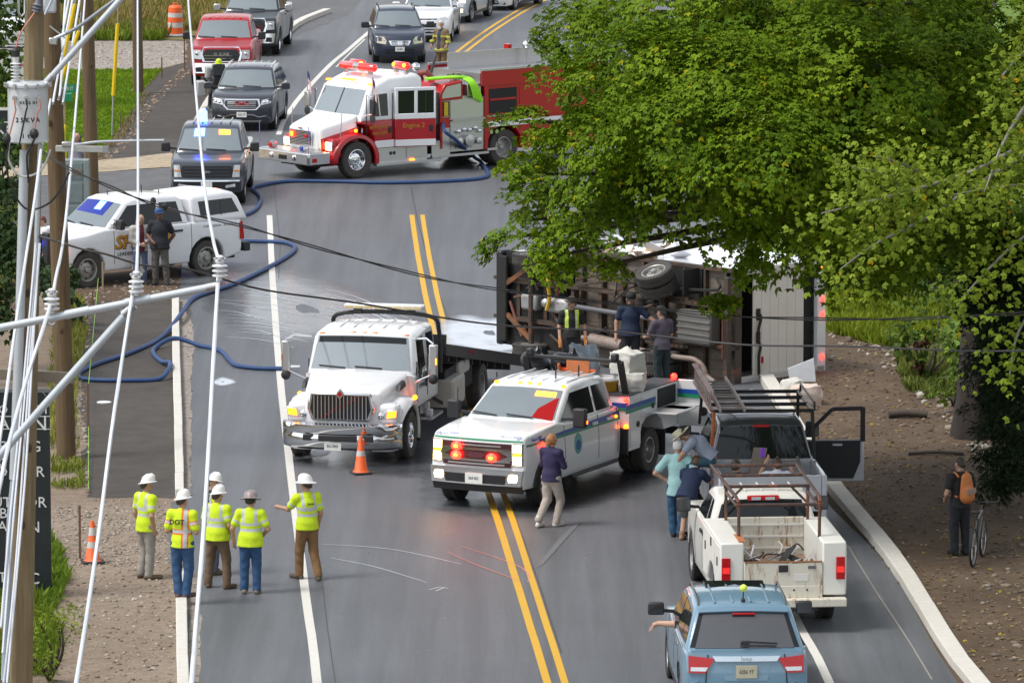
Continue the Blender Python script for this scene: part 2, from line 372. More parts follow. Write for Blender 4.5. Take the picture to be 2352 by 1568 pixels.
soft_patch('wet_patch', [(640, 950), (860, 960), (1010, 1040), (980, 1100), (760, 1080), (650, 1060)], SWET, .0072)
soft_patch('wet_patch', [(960, 1080), (1240, 1060), (1560, 1000), (1540, 1100), (1260, 1190), (990, 1170)], SWET, .0072)
soft_patch('foam_sheet', [(690, 1040), (720, 1025), (760, 1030), (750, 1048), (700, 1052)], SFOAM, .0112, .4)
soft_patch('foam_sheet', [(480, 880), (510, 866), (545, 878), (510, 888)], SFOAM, .0112, .4)
def streaks(lst, m, wd=.02, name='spray_streak'):
    mb = MB()
    for a in lst:
        pts = smooth_path([G(x, y) for x, y in a], 4)
        for i in range(len(pts) - 1):
            d = (pts[i + 1] - pts[i]).normalized(); n = Vector((-d.y, d.x, 0)) * wd * (.5 + .5 * math.sin(math.pi * (i + .5) / (len(pts) - 1))) / 2
            z = Vector((0, 0, .0125)); mb.add([pts[i] + n + z, pts[i] - n + z, pts[i + 1] - n + z, pts[i + 1] + n + z], [(0, 1, 2, 3)])
    return mb.build(name, m, smooth=0, kind='structure', recalc=False)
sp = []
for i in range(16):
    y0 = 645 + i * 8.5 + random.uniform(-2, 2); x0 = 505 + random.uniform(-10, 60) ; L = random.uniform(90, 190)
    sp.append([(x0, y0), (x0 + L * .5, y0 + 6 + random.uniform(-2, 3)), (x0 + L, y0 + 16 + i * .6)])
for i in range(9):
    x0 = 735 + random.uniform(-10, 30); y0 = 665 + i * 10; sp.append([(x0, y0), (x0 + 70, y0 + 18), (x0 + 140, y0 + 48), (x0 + 190, y0 + 66)])
streaks(sp, FOAM, .035)
streaks([[(660, 790), (664, 838)], [(760, 1282), (860, 1302), (980, 1338)], [(740, 1250), (900, 1262), (1060, 1296)], [(1700 / 1.7, 1358), (1020, 1350)], [(985, 1355), (1010, 1349), (1030, 1352)]], FOAM, .03)
streaks([[(1060, 1255), (1130, 1278), (1190, 1300), (1215, 1320), (1212, 1336)], [(1028, 1268), (1090, 1296), (1160, 1322), (1195, 1336)]], mat('pink_marking_paint', (.6, .2, .17), .5), .03)
ribbon('seam', P2((1945, 1250), (2020, 1370), (2080, 1460), (2140, 1560)), .03, mat('crack_grit', (.25, .23, .2), .9), .0085)
streaks([[(1240, 1300), (1290, 1240), (1330, 1200)]], mat('tyre_scrub', (.135, .14, .148), .6), .12)
o = sheet('manhole_cover', P((1130 / 1.0 - 395, 91), (760, 94), (745, 89)), SEAM, .008)
bpy.data.objects.remove(o)
# asphalt patch by the gap in the kerb
sheet('asphalt_patch', P((382, 1290), (388, 1215), (400, 1152), (436, 1152), (440, 1290), (412, 1300)), SIDE, .0082, rag=.06)
sheet('gravel_strip', P((414, 690), (436, 690), (446, 800), (440, 920), (436, 1140), (414, 1140)), GRAV, .0082, rag=.06)
sheet('gravel_strip', P((432, 1320), (462, 1310), (458, 1568), (434, 1568)), GRAV, .0082, rag=.06)
# kerbs: granite stones laid end to end
GRAN = mat('granite_kerb', (.58, .555, .5), .75, 0, .18, 9, bump=.15)
def kerb(pts, wd, ht, label, stone=1.9, name='kerb'):
    pts = smooth_path([Vector((p[0], p[1], 0)) for p in pts], 12)
    root = thing(name, label, 'kerb', pts[0]); root['kind'] = 'structure'
    # walk along at stone spacing
    L = [0]
    for a, b in zip(pts, pts[1:]): L.append(L[-1] + (b - a).length)
    def pt(s):
        for i in range(len(L) - 1):
            if s <= L[i + 1]: return pts[i].lerp(pts[i + 1], (s - L[i]) / max(L[i + 1] - L[i], 1e-6))
        return pts[-1]
    n = max(1, round(L[-1] / stone)); st = L[-1] / n
    for i in range(n):
        a = pt(i * st + .008); b = pt((i + 1) * st - .008); d = (b - a).normalized(); nn = Vector((-d.y, d.x, 0))
        h = ht + random.uniform(-.004, .004); j = random.uniform(-.004, .004)
        mb = MB().box(((a + b) / 2 + nn * j + Vector((0, 0, h / 2 - .06))) - pts[0], ((b - a).length, wd, h + .12), 0, Matrix((d, nn, (0, 0, 1))).transposed())
        mb.build('kerb_stone', GRAN, root, bev=.018, smooth=0)
    return root
kerb(P2((403, 692), (405, 820), (409, 960), (413, 1140)), .17, .15, 'white granite kerb beside the dark sidewalk strip under the wires')
kerb([P2((414, 1322))[0], P2((418, 1440))[0], P2((420, 1568))[0], (-4.7, 84)], .19, .15, 'near left granite kerb where the man in the DOT vest stands')
kerb(P2((440, 312), (455, 280), (480, 236), (505, 205)), .2, .15, 'granite kerb beside the dark crossover with the bar grille')
kerb(P2((655, 82), (672, 66), (700, 50), (752, 30)), .28, .17, 'short curved white kerb island at the far junction')
kerb([P2((1760, 875))[0], P2((1795, 930))[0], P2((1860, 1040))[0], P2((1915, 1125))[0], P2((2060, 1300))[0], P2((2235, 1568))[0], (8.5, 84)], .3, .16, 'long granite kerb along the right verge past the parked pickups', 2.4)
# ---------------------------------------------------------------- vehicle toolkit
def lerp1(x, xs, ys):
    return float(np.interp(x, xs, ys))
def bisect_all(bm, cuts):
    for co, no in cuts:
        g = bm.verts[:] + bm.edges[:] + bm.faces[:]
        bmesh.ops.bisect_plane(bm, geom=g, dist=1e-5, plane_co=co, plane_no=no)
def mpanel(name, poly, e, fn, m, parent, cu=(), cv=(), label=None, depth=.02, smooth=30):
    bm = bmesh.new(); n = len(poly)
    lo = [bm.verts.new((u, v, -depth)) for u, v in poly]; hi = [bm.verts.new((u, v, e)) for u, v in poly]
    bm.faces.new(lo[::-1]); bm.faces.new(hi)
    for i in range(n): bm.faces.new((lo[i], lo[(i + 1) % n], hi[(i + 1) % n], hi[i]))
    bisect_all(bm, [((c, 0, 0), (1, 0, 0)) for c in cu] + [((0, c, 0), (0, 1, 0)) for c in cv])
    for v in bm.verts: v.co = fn(*v.co)
    bmesh.ops.recalc_face_normals(bm, faces=bm.faces)
    me = bpy.data.meshes.new(name); bm.to_mesh(me); bm.free()
    return finish(me, name, m, parent, smooth=smooth, label=label, recalc=False)
WHEELS = {}
def wheel_mesh(r, wd, style, side):
    k = (r, wd, style)
    if k in WHEELS: return WHEELS[k]
    dusty = style in ('truck', 'steel', 'dual'); M = Matrix.Rotation(R(-90), 4, 'X')   # lathe z -> +y outward
    rr = r * (.58 if style in ('truck', 'dual') else .64)
    t = MB(); h = wd / 2
    t.lathe([(rr, -h * .8), (rr + .02, -h * .95), (r * .93, -h), (r * .985, -h * .8), (r, -h * .5), (r, -h * .18), (r * .975, -h * .16), (r * .975, -h * .1), (r, -h * .08), (r, h * .08), (r * .975, h * .1), (r * .975, h * .16), (r, h * .18), (r, h * .5), (r * .985, h * .8), (r * .93, h), (rr + .02, h * .95), (rr, h * .8), (rr, -h * .8)], 40, 0, M)
    for i in range(44):   # shoulder lugs
        a = 2 * math.pi * i / 44; rad = Vector((math.cos(a), 0, math.sin(a)))
        for sy in (-1, 1): t.box(rad * (r * .985) + Vector((0, sy * h * .72, 0)), (.03, h * .4, r * .06), 0, Matrix((rad, (0, 1, 0), rad.cross(Vector((0, 1, 0))))).transposed())
    tyre = t.build('tyre', TYREG if dusty else TYRE, smooth=40, recalc=False)
    b = MB(); d = -h * .1 if style == 'dual' else h * .45
    b.lathe([(rr + .004, -h * .8), (rr + .004, h * .82), (rr - .015, h * .86), (rr - .03, h * .78), (rr - .05, -h * .2)], 32, 0, M)
    b.lathe([(0.001, d - .07), (rr - .03, d - .07)], 32, 1, M)
    if style in ('truck', 'dual', 'steel'):
        b.lathe([(.001, d), (rr * .45, d), (rr * .62, d - .015), (rr * .86, d - .06), (rr * .95, d - .1)], 32, 0, M)
        nh = 10 if style != 'steel' else 8
        for i in range(nh):
            a = 2 * math.pi * i / nh; p = Vector((math.cos(a), 0, math.sin(a))) * rr * .72
            b.lathe([(.001, .0), (rr * .085, 0)], 10, 1, Matrix.Translation(p + Vector((0, d - .018, 0))) @ M)
            b.lathe([(rr * .05, -.02), (rr * .05, .02), (.001, .025)], 6, 0, Matrix.Translation(p * .55 + Vector((0, d, 0))) @ M)
        b.lathe([(rr * .26, 0), (rr * .26, .05), (rr * .2, .07), (.001, .075)], 16, 0, Matrix.Translation((0, d, 0)) @ M)
    else:
        ns = 5 if style == 'alloy5' else 6
        for i in range(ns):
            a = 2 * math.pi * i / ns + .3; rad = Vector((math.cos(a), 0, math.sin(a))); tan = rad.cross(Vector((0, 1, 0)))
            b.box(rad * rr * .55 + Vector((0, d - .01, 0)), (rr * .85, .03, rr * .3), 0, Matrix((rad, (0, 1, 0), tan)).transposed())
        b.lathe([(rr * .3, d - .03), (rr * .3, d + .012), (.001, d + .018)], 16, 0, M)
    rim = b.build('rim', [CHROME if style in ('truck', 'chrome') else (RIMD if style in ('dual', 'steel') else RIM), DARK], smooth=40, recalc=False)
    for o in (tyre, rim): C.objects.unlink(o)
    WHEELS[k] = (tyre.data, rim.data); return WHEELS[k]
class Car:
    def __init__(s, name, label, origin, heading, hw, cat='car', group=None, M=None, **k):
        s.root = thing(name, label, cat, origin, R(heading), group, M)
        s.hw = hw; s.kf = k.get('kf', .14); s.kr = k.get('kr', .08); s.bulge = k.get('bulge', .03); s.zm = k.get('zm', .72)
        s.px = k.get('px', .07); s.kw = k.get('kw', .1); s.x0 = k.get('x0', 1.0); s.x1 = k.get('x1', -4)
    # lower body -----------------------------------------------------------
    def surf(s, x, z):
        t = s.bulge * min(1.6, ((z - s.zm) / .42) ** 2)
        f = max(0, (x - (s.x0 - .75)) / .75) ** 2 * s.px + max(0, ((s.x1 + .6) - x) / .6) ** 2 * s.px * .6
        return s.hw - t - f
    def D(s, x, y, z):
        u = y / s.hw
        return Vector((x - s.kf * u * u * min(1, max(0, (x - s.x0 + .9) / .9)) + s.kr * u * u * min(1, max(0, (s.x1 + .7 - x) / .7)), u * s.surf(x, z), z))
    def body(s, top, wheels, r_arch, zb, m, name='body', bev=.05, xe=None, arch_z=None):
        """top: side profile from the front lower corner over the top to the rear lower corner"""
        prof = list(top)
        for wx, wr in sorted(wheels):
            a0 = math.asin(max(-1, min(1, (zb - wr) / r_arch)))
            for i in range(11):
                a = math.pi - a0 - (math.pi - 2 * a0) * i / 10
                prof.append((wx + r_arch * math.cos(a), wr + r_arch * math.sin(a)))
        bm = bmesh.new(); n = len(prof)
        A = [bm.verts.new((x, -s.hw, z)) for x, z in prof]; B = [bm.verts.new((x, s.hw, z)) for x, z in prof]
        fa = bm.faces.new(A); fb = bm.faces.new(B[::-1])
        for i in range(n): bm.faces.new((A[i], B[i], B[(i + 1) % n], A[(i + 1) % n]))
        bmesh.ops.recalc_face_normals(bm, faces=bm.faces)
        ed = list(fa.edges) + list(fb.edges)
        bmesh.ops.bevel(bm, geom=ed, offset=bev, segments=3, profile=.5, affect='EDGES', clamp_overlap=False)
        xs = [p[0] for p in prof]; zs = [p[1] for p in prof]
        cuts = [((x, 0, 0), (1, 0, 0)) for x in np.arange(min(xs) + .3, max(xs), .45)] + [((0, 0, z), (0, 0, 1)) for z in np.arange(min(zs) + .12, max(zs), .16)]
        cuts += [((0, y * s.hw, 0), (0, 1, 0)) for y in (-.85, -.6, -.3, 0, .3, .6, .85)]
        bisect_all(bm, cuts)
        for v in bm.verts: v.co = s.D(*v.co)
        me = bpy.data.meshes.new(name); bm.to_mesh(me); bm.free()
        return finish(me, name, m, s.root, smooth=38, recalc=False)
    def front_x(s, fc):
        s.fc = sorted(fc, key=lambda p: p[1])
    def rear_x(s, rc):
        s.rc = sorted(rc, key=lambda p: p[1])
    def Fp(s, y, z, wv):
        x = lerp1(z, [p[1] for p in s.fc], [p[0] for p in s.fc]); u = y / s.hw
        return Vector((x - s.kf * u * u + wv, y * s.surf(x, z) / s.hw, z))
    def Rp(s, y, z, wv):
        x = lerp1(z, [p[1] for p in s.rc], [p[0] for p in s.rc]); u = y / s.hw
        return Vector((x + s.kr * u * u - wv, y * s.surf(x, z) / s.hw, z))
    def fpanel(s, name, poly, m, e=.012, both=False, parent=None, label=None, rear=False, depth=.02):
        f = s.Rp if rear else s.Fp; cu = [y * s.hw for y in (-.8, -.6, -.4, -.2, 0, .2, .4, .6, .8)]
        out = []
        for sg in ((1, -1) if both else (1,)):
            out.append(mpanel(name, [(sg * y, z) for y, z in poly], e, lambda u, v, wv: f(u, v, wv), m, parent or s.root, cu, (), label, depth))
        return out
    def spanel(s, name, poly, m, e=.01, sides=(1, -1), parent=None, label=None, depth=.02):
        out = []
        for sg in sides:
            out.append(mpanel(name, poly, e, lambda x, z, wv: Vector((x, sg * (s.surf(x, z) + wv), z)), m, parent or s.root, np.arange(-9, 3, .4), np.arange(.3, 3, .2), label, depth))
        return out
    # greenhouse -----------------------------------------------------------
    def gh(s, prof, g0, g1, z0, z1, m, name='cab_roof', bev=.07):
        s.g = (g0, g1, z0, z1); s.gx = (max(p[0] for p in prof), min(p[0] for p in prof))
        bm = bmesh.new(); n = len(prof)
        A = [bm.verts.new((x, -1, z)) for x, z in prof]; B = [bm.verts.new((x, 1, z)) for x, z in prof]
        fa = bm.faces.new(A); fb = bm.faces.new(B[::-1])
        for i in range(n): bm.faces.new((A[i], B[i], B[(i + 1) % n], A[(i + 1) % n]))
        bmesh.ops.recalc_face_normals(bm, faces=bm.faces)
        bmesh.ops.bevel(bm, geom=list(fa.edges) + list(fb.edges), offset=bev, segments=3, profile=.5, affect='EDGES', clamp_overlap=False)
        bisect_all(bm, [((0, y, 0), (0, 1, 0)) for y in (-.7, -.35, 0, .35, .7)])
        for v in bm.verts: v.co = s.Gd(*v.co)
        me = bpy.data.meshes.new(name); bm.to_mesh(me); bm.free()
        return finish(me, name, m, s.root, smooth=38, recalc=False)
    def gs(s, z):
        g0, g1, z0, z1 = s.g; return g0 + (g1 - g0) * (z - z0) / (z1 - z0)
    def Gd(s, x, u, z):
        c = (s.gx[0] + s.gx[1]) / 2; t = (x - c) / ((s.gx[0] - s.gx[1]) / 2)
        cr = .035 * (1 - u * u) if z > s.g[3] - .12 else 0
        return Vector((x - s.kw * u * u * max(-.5, min(1, t)), u * s.gs(z), z + cr))
    def gside(s, name, poly, m=None, e=.008, sides=(1, -1), parent=None):
        out = []
        for sg in sides:
            def fn(x, z, wv, sg=sg):
                p = s.Gd(x, sg, z); p.y += sg * wv; return p
            out.append(mpanel(name, poly, e, fn, m or GLASS, parent or s.root, (), np.arange(.6, 3.2, .15), None))
        return out
    def gend(s, name, a, b, m=None, e=.008, uw=.93, vlo=.06, vhi=.93, poly=None, parent=None, label=None):
        """a pane on the windscreen or the rear window plane between profile points a (low) and b (high)"""
        a = Vector((a[0], 0, a[1])); b = Vector((b[0], 0, b[1])); d = (b - a)
        nrm = Vector((d.z, 0, -d.x)).normalized()
        if (a.x + b.x) / 2 < (s.gx[0] + s.gx[1]) / 2: nrm = -nrm
        if nrm.z < -.1: nrm = -nrm
        poly = poly or [(-uw, vlo), (uw, vlo), (uw * .965, vhi), (-uw * .965, vhi)]
        def fn(u, v, wv):
            p = a + d * v; q = s.Gd(p.x, u, min(p.z, s.g[3] - .13)); q.z = p.z + (.035 * (1 - u * u) * v if b.z > s.g[3] - .12 else 0)
            return q + nrm * wv
        return mpanel(name, poly, e, fn, m or WGLASS, parent or s.root, (-.7, -.35, 0, .35, .7), (.3, .6), label)
    # fittings -------------------------------------------------------------
    def wheel(s, x, y, r, wd, style='alloy', dual=False):
        sg = 1 if y > 0 else -1
        ty, rm = wheel_mesh(r, wd, style, sg)
        t = bpy.data.objects.new('wheel', ty); C.objects.link(t); t.parent = s.root
        t.location = (x, y - sg * wd / 2, r); t.rotation_euler = (0, 0.3 * x, 0 if sg > 0 else math.pi)
        q = bpy.data.objects.new('rim', rm); C.objects.link(q); q.parent = t
        return t
    def part(s, name, mb, m, parent=None, bev=0, label=None, **k):
        return mb.build(name, m, parent or s.root, bev=bev, label=label, **k)
    def bx(s, name, c, d, m, bev=.01, parent=None, label=None, both=False):
        o = None
        for sg in ((1, -1) if both else (1,)):
            o = MB().box((c[0], sg * c[1], c[2]), d).build(name, m, parent or s.root, bev=bev, label=label)
        return o
    def mirror(s, x, y, z, m, sz=(.12, .26, .2), glass=True, arm=.12):
        for sg in (1, -1):
            mb = MB().box((x, sg * (y + arm + sz[1] / 2), z), sz); o = mb.build('wing_mirror', m, s.root, bev=.03)
            MB().bar((x, sg * (y - .04), z - .05), (x, sg * (y + arm + .05), z - .03), .05).build('mirror_arm', BLACK, o)
            if glass: MB().box((x - sz[0] / 2 - .003, sg * (y + arm + sz[1] / 2), z), (.006, sz[1] * .86, sz[2] * .82)).build('mirror_glass', mat('mirror_glass', (.1, .11, .12), .12, .8), o)
    def underside(s, x0, x1, z0=.28, z1=.62, hw=None):
        MB().box(((x0 + x1) / 2, 0, (z0 + z1) / 2), (abs(x1 - x0), 2 * (hw or s.hw - .18), z1 - z0)).build('underbody', DARK, s.root)
    def plate(s, x, z, txt, rear=False, y=0, tilt=0, col=None, w_=.31, h_=.155):
        sg = -1 if rear else 1
        o = MB().box((x, y, z), (.012, w_, h_)).build('number_plate', col or PLATE, s.root, bev=.004)
        M = frame((x + sg * .008, y, z), (0, sg, 0), (0, 0, 1))
        t = text(txt, 'plate_characters', .085, INK, s.root, M, sx=.75, extrude=.002); t.parent = o
        return o
    def wipers(s, a, b, n=2):
        for i in range(n):
            y = (.45 - .75 * i)
            p = s.Gd(a[0] + (b[0] - a[0]) * .08, y / s.gs(a[1]), a[1] + .04); q = s.Gd(a[0] + (b[0] - a[0]) * .12, (y - .55) / s.gs(a[1]), a[1] + .07)
            MB().bar(p + Vector((.03, 0, .02)), q + Vector((.03, 0, .02)), .025, .02).build('wiper', BLACK, s.root)
def roof_ribs(c, x0, x1, z, ys, m):
    mb = MB()
    for y in ys: mb.box(((x0 + x1) / 2, y, z), (abs(x1 - x0), .035, .02))
    return mb.build('roof_rib', m, c.root, bev=.008)

def suv(name, label, origin, heading, m, P, rim='alloy', cat='suv', group=None, rails=True, dark_trim=True):
    """road car or people carrier seen from the front, all round windows, lamps and wheels"""
    hw, wb, fo, ro, r = P['hw'], P['wb'], P['fo'], P['ro'], P['r']; zb = P.get('zb', .26)
    hz, cz, cx, bz, rz = P['hz'], P['cz'], P['cx'], P['bz'], P['rz']; tx = P['tx']; rx, rbx = P['rx'], P['rbx']
    c = Car(name, label, origin, heading, hw, cat, group, x0=fo, x1=-wb - ro, kf=P.get('kf', .16), kw=.1)
    xe = -wb - ro
    fc = [(fo - .1, zb), (fo - .01, zb + .16), (fo, zb + .32), (fo - .03, hz - .2), (fo - .1, hz - .07), (fo - .2, hz)]
    c.front_x(fc); rc = [(xe + .05, bz), (xe, bz - .3), (xe - .01, .6), (xe + .02, .45), (xe + .1, zb)]; c.rear_x(rc)
    c.body(fc + [(fo - .6, hz + (cz - hz) * .55), (cx, cz), (cx - .7, bz), (-wb, bz + .02)] + rc, [(0, r), (-wb, r)], r + .075, zb, m, bev=.055)
    gp = [(cx + .05, bz - .06), (cx + .02, cz), (tx, rz - .07), (tx - .25, rz - .015), ((tx + rx) / 2, rz), (rx + .15, rz - .03), (rx, rz - .09), (rbx, bz), (rbx - .02, bz - .06)]
    c.gh(gp, hw - .06, hw - .25, bz, rz, m, 'roof')
    c.gend('windscreen', (cx + .02, cz), (tx, rz - .07)); c.gend('rear_window', (rbx, bz), (rx, rz - .09), GLASS)
    L = tx - rx; k0 = cx + .02; wz0 = bz + .045; wz1 = rz - .13
    def fx(z): return k0 + (tx - k0) * (z - cz) / (rz - .07 - cz)
    def bxx(z): return rbx + (rx - rbx) * (z - bz) / (rz - .09 - bz)
    m1 = tx - L * .33; m2 = tx - L * .7
    c.gside('side_window', [(fx(wz0) - .16, wz0), (fx(wz1) - .14, wz1), (m1, wz1 + .02), (m1, wz0)])
    c.gside('side_window', [(m1 - .07, wz0), (m1 - .07, wz1 + .02), (m2, wz1 + .01), (m2 - .05, wz0)])
    c.gside('side_window', [(m2 - .13, wz0), (m2 - .08, wz1), (bxx(wz1) + .16, wz1 - .03), (bxx(wz0) + .16, wz0 + .03)])
    c.wipers((cx + .02, cz), (tx, rz))
    for x in (0, -wb):
        for y in (hw - .015, -hw + .015): c.wheel(x, y, r, .235, rim)
    c.underside(fo - .2, xe + .2, .24, .6)
    c.mirror(cx - .25, hw - .05, bz + .1, P.get('mir', m))
    for x in (m1 + .1, m2 + .1): c.spanel('door_handle', [(x, bz - .14), (x + .18, bz - .14), (x + .18, bz - .1), (x, bz - .1)], P.get('hand', m), .025)
    for x in (cx - .15, m1 - .03, m2 - .02):
        c.spanel('door_seam', [(x, zb + .25), (x + .012, zb + .25), (x + .012, bz - .02), (x, bz - .02)], DARK, .003)
    if dark_trim:
        c.fpanel('lower_grille', [(-hw * .62, zb + .07), (hw * .62, zb + .07), (hw * .56, zb + .22), (-hw * .56, zb + .22)], BLACK, .01)
    c.bx('sill', (-wb / 2, hw - .05, zb + .06), (wb - 2 * r - .2, .06, .12), BLACK, both=True)
    if rails:
        for sg in (1, -1):
            MB().tube([(tx - .15, sg * (hw - .3), rz - .03), (tx - .3, sg * (hw - .3), rz + .05), (rx + .4, sg * (hw - .3), rz + .05), (rx + .2, sg * (hw - .3), rz - .03)], .018, 6).build('roof_rail', P.get('rail', CHROME), c.root)
    if P.get('ribs'): roof_ribs(c, tx - .35, rx + .3, rz + .016, (-.45, -.22, 0, .22, .45), m)
    return c
def lamp(c, poly, m=LENS, e=.014, inner=None):
    for o in c.fpanel('headlight', poly, m, e, both=True):
        if inner:
            sg = 1 if o.data.vertices[0].co.y > 0 else -1
            for (y, z, r_, mm) in inner:
                p = c.Fp(sg * y, z, e + .004)
                MB().ball(p, (.02, r_, r_ * .8), 10, 6).build('lamp_bulb', mm, o)
# ---- cars waiting beyond the fire engine
blue = paint('dark_blue_paint', (.02, .03, .055), .1)
c = suv('parked_car', 'dark blue compact crossover with hazy oval headlights facing the fire engine', G(908, 146) + Vector((0.1, .6, 0)), -86, blue,
        dict(hw=.9, wb=2.62, fo=.88, ro=.95, r=.34, hz=.98, cz=1.12, cx=-.3, bz=1.1, rz=1.7, tx=-.95, rx=-3.2, rbx=-3.5, kf=.2, ribs=0, mir=BLACK, rail=BLACK), rim='alloy5')
lamp(c, [(.5, .66), (.83, .7), (.8, .86), (.72, .93), (.56, .9), (.48, .78)], FOG, .02)
o = c.fpanel('grille', [(-.4, .78), (.4, .78), (.32, .63), (-.32, .63)], CHROME, .02)[0]
for z in (.665, .71, .755): c.fpanel('grille_slot', [(-.3, z - .013), (.3, z - .013), (.32, z + .013), (-.32, z + .013)], DARK, .026)
c.fpanel('emblem', [(-.07, .66), (.07, .66), (.09, .76), (-.09, .76)], CHROME, .034)
text('H', 'emblem_letter', .09, BLACK, c.root, frame(c.Fp(0, .71, .037), (0, 1, 0), (0, 0, 1)), extrude=.002, sx=1.1)
c.plate(.9, .5, 'XJ 4821')
wp = paint('clean_white_paint', (.74, .75, .77), .05)
c = suv('parked_car', 'white crossover queued directly behind the dark blue one', G(978, 112) + Vector((0, 3.0, 0)), -94, wp,
        dict(hw=.93, wb=2.7, fo=.92, ro=.95, r=.36, hz=.98, cz=1.12, cx=-.35, bz=1.1, rz=1.68, tx=-1.1, rx=-3.1, rbx=-3.6, mir=wp), rim='alloy5')
lamp(c, [(.46, .76), (.86, .82), (.84, .92), (.55, .86)], LENS)
c.fpanel('grille', [(-.42, .55), (.42, .55), (.46, .84), (-.46, .84)], BLACK, .012)
sunr = MB().box((-1.75, 0, 1.705), (.8, .9, .02)).build('sunroof', GLASS, c.root, bev=.01)
sil = paint('silver_paint', (.42, .46, .5), .08)
c = suv('parked_car', 'silver hatchback crossover with black wheel arches and its headlight on', G(1052, 62) + Vector((-.35, 2.1, 0)), -104, sil,
        dict(hw=.9, wb=2.66, fo=.9, ro=.9, r=.36, hz=.96, cz=1.08, cx=-.35, bz=1.05, rz=1.6, tx=-1.1, rx=-3.0, rbx=-3.5, mir=BLACK), rim='alloy5')
lamp(c, [(.5, .72), (.86, .76), (.84, .88), (.6, .86)], LIT, .014); lamp(c, [(.62, .42), (.78, .42), (.78, .52), (.62, .52)], LIT, .014)
c.fpanel('grille', [(-.4, .6), (.4, .6), (.44, .82), (-.44, .82)], BLACK, .012)
for x in (0, -2.66):
    for sg in (1, -1):
        mb = MB(); pts = [(x + .44 * math.cos(a), sg * .895, .36 + .44 * math.sin(a)) for a in np.linspace(.05, math.pi - .05, 12)]
        mb.tube(pts, .045, 6); mb.build('wheel_arch_trim', BLACK, c.root)
c = suv('parked_car', 'white hatchback behind the silver crossover, topmost car of the queue', G(1142, 27) + Vector((-.1, 1.1, 0)), -110, wp,
        dict(hw=.87, wb=2.7, fo=.95, ro=.75, r=.32, zb=.18, hz=.82, cz=1.0, cx=-.2, bz=.95, rz=1.48, tx=-1.15, rx=-2.6, rbx=-3.3, kf=.24, mir=wp), rim='alloy', rails=False)
lamp(c, [(.5, .62), (.84, .72), (.82, .84), (.6, .72)], LENS)
c.plate(.955, .44, '8AB 91')
# ---- pickups parked on the left
def pickup_cab(c, m, hw, cz, cx, tx, rz, bz, rx, rbx, crew=True, slider=False):
    gp = [(cx + .05, bz - .06), (cx + .02, cz), (tx, rz - .08), (tx - .25, rz - .02), ((tx + rx) / 2, rz), (rx + .12, rz - .03), (rx, rz - .1), (rbx, bz), (rbx - .01, bz - .06)]
    c.gh(gp, hw - .07, hw - .24, bz, rz, m, 'cab_roof')
    c.gend('windscreen', (cx + .02, cz), (tx, rz - .08)); c.gend('rear_window', (rbx, bz), (rx, rz - .1), GLASS, uw=.86)
    wz0 = bz + .04; wz1 = rz - .15
    def fx(z): return cx + .02 + (tx - cx) * (z - cz) / (rz - .08 - cz)
    mid = (tx + rbx) / 2 - .05 if crew else rbx + .25
    c.gside('side_window', [(fx(wz0) - .2, wz0), (fx(wz1) - .16, wz1), (mid + .05, wz1 + .01), (mid + .05, wz0)])
    if crew: c.gside('side_window', [(mid - .06, wz0), (mid - .06, wz1 + .01), (rx - .0 + .16, wz1), (rbx + .2, wz0)])
    c.wipers((cx + .02, cz), (tx, rz))
    return mid
def pickup(name, label, origin, heading, m, P, rim='alloy', group=None):
    hw, wb, fo, ro, r = P['hw'], P['wb'], P['fo'], P['ro'], P['r']; zb = P.get('zb', .36)
    hz, cz, cx, bz, rz, tx, rx, rbx = (P[k] for k in ('hz', 'cz', 'cx', 'bz', 'rz', 'tx', 'rx', 'rbx'))
    c = Car(name, label, origin, heading, hw, 'pickup truck', group, x0=fo, x1=-wb - ro, kf=P.get('kf', .1), kw=.1, bulge=.025, zm=.85)
    xe = P.get('xe', -wb - ro)
    fc = [(fo - .06, zb), (fo, zb + .14), (fo, zb + .34), (fo - .05, zb + .4), (fo - .06, hz - .14), (fo - .1, hz - .04), (fo - .2, hz)]
    c.front_x(fc)
    rc = [(xe + .01, bz - .02), (xe, bz - .1), (xe, .62), (xe + .03, zb + .12)]; c.rear_x(rc)
    if P.get('cabonly'):
        top = fc + [(fo - .8, hz + .05), (cx, cz), (cx - .6, bz), (xe + .05, bz), (xe, bz - .06), (xe, zb)]; wl = [(0, r)]
    else:
        top = fc + [(fo - .8, hz + .05), (cx, cz), (cx - .6, bz), (rbx - .05, bz)] + rc; wl = [(0, r), (-wb, r)]
    c.body(top, wl, r + .09, zb, m, bev=.05)
    mid = pickup_cab(c, m, hw, cz, cx, tx, rz, bz, rx, rbx)
    for x in ((0, -wb) if P.get('rearwheels', True) else (0,)):
        for y in (hw - .01, -hw + .01): c.wheel(x, y, r, .27, rim)
    c.underside(fo - .25, xe + .2, .36, .72)
    c.mirror(cx - .3, hw - .04, bz + .14, P.get('mir', BLACK), P.get('mirsz', (.13, .24, .24)), arm=P.get('mirarm', .12))
    for x in (mid + .06, rbx + .3):
        c.spanel('door_handle', [(x, bz - .19), (x + .22, bz - .19), (x + .22, bz - .14), (x, bz - .14)], P.get('hand', m), .03)
    for x in (cx - .28, mid, rbx + .02):
        c.spanel('door_seam', [(x, zb + .16), (x + .014, zb + .16), (x + .014, bz - .02), (x, bz - .02)], DARK, .003)
    return c
F150 = dict(hw=1.0, wb=3.68, fo=.93, ro=1.2, r=.41, hz=1.2, cz=1.3, cx=-.45, bz=1.28, rz=1.96, tx=-1.25, rx=-2.95, rbx=-3.15)
dk = paint('dark_slate_paint', (.035, .045, .06), .1)
c = pickup('police_pickup', 'dark slate unmarked police pickup with blue and amber windscreen lights flashing', G(476, 474) + Vector((0, .9, 0)), -90.5, dk, F150)
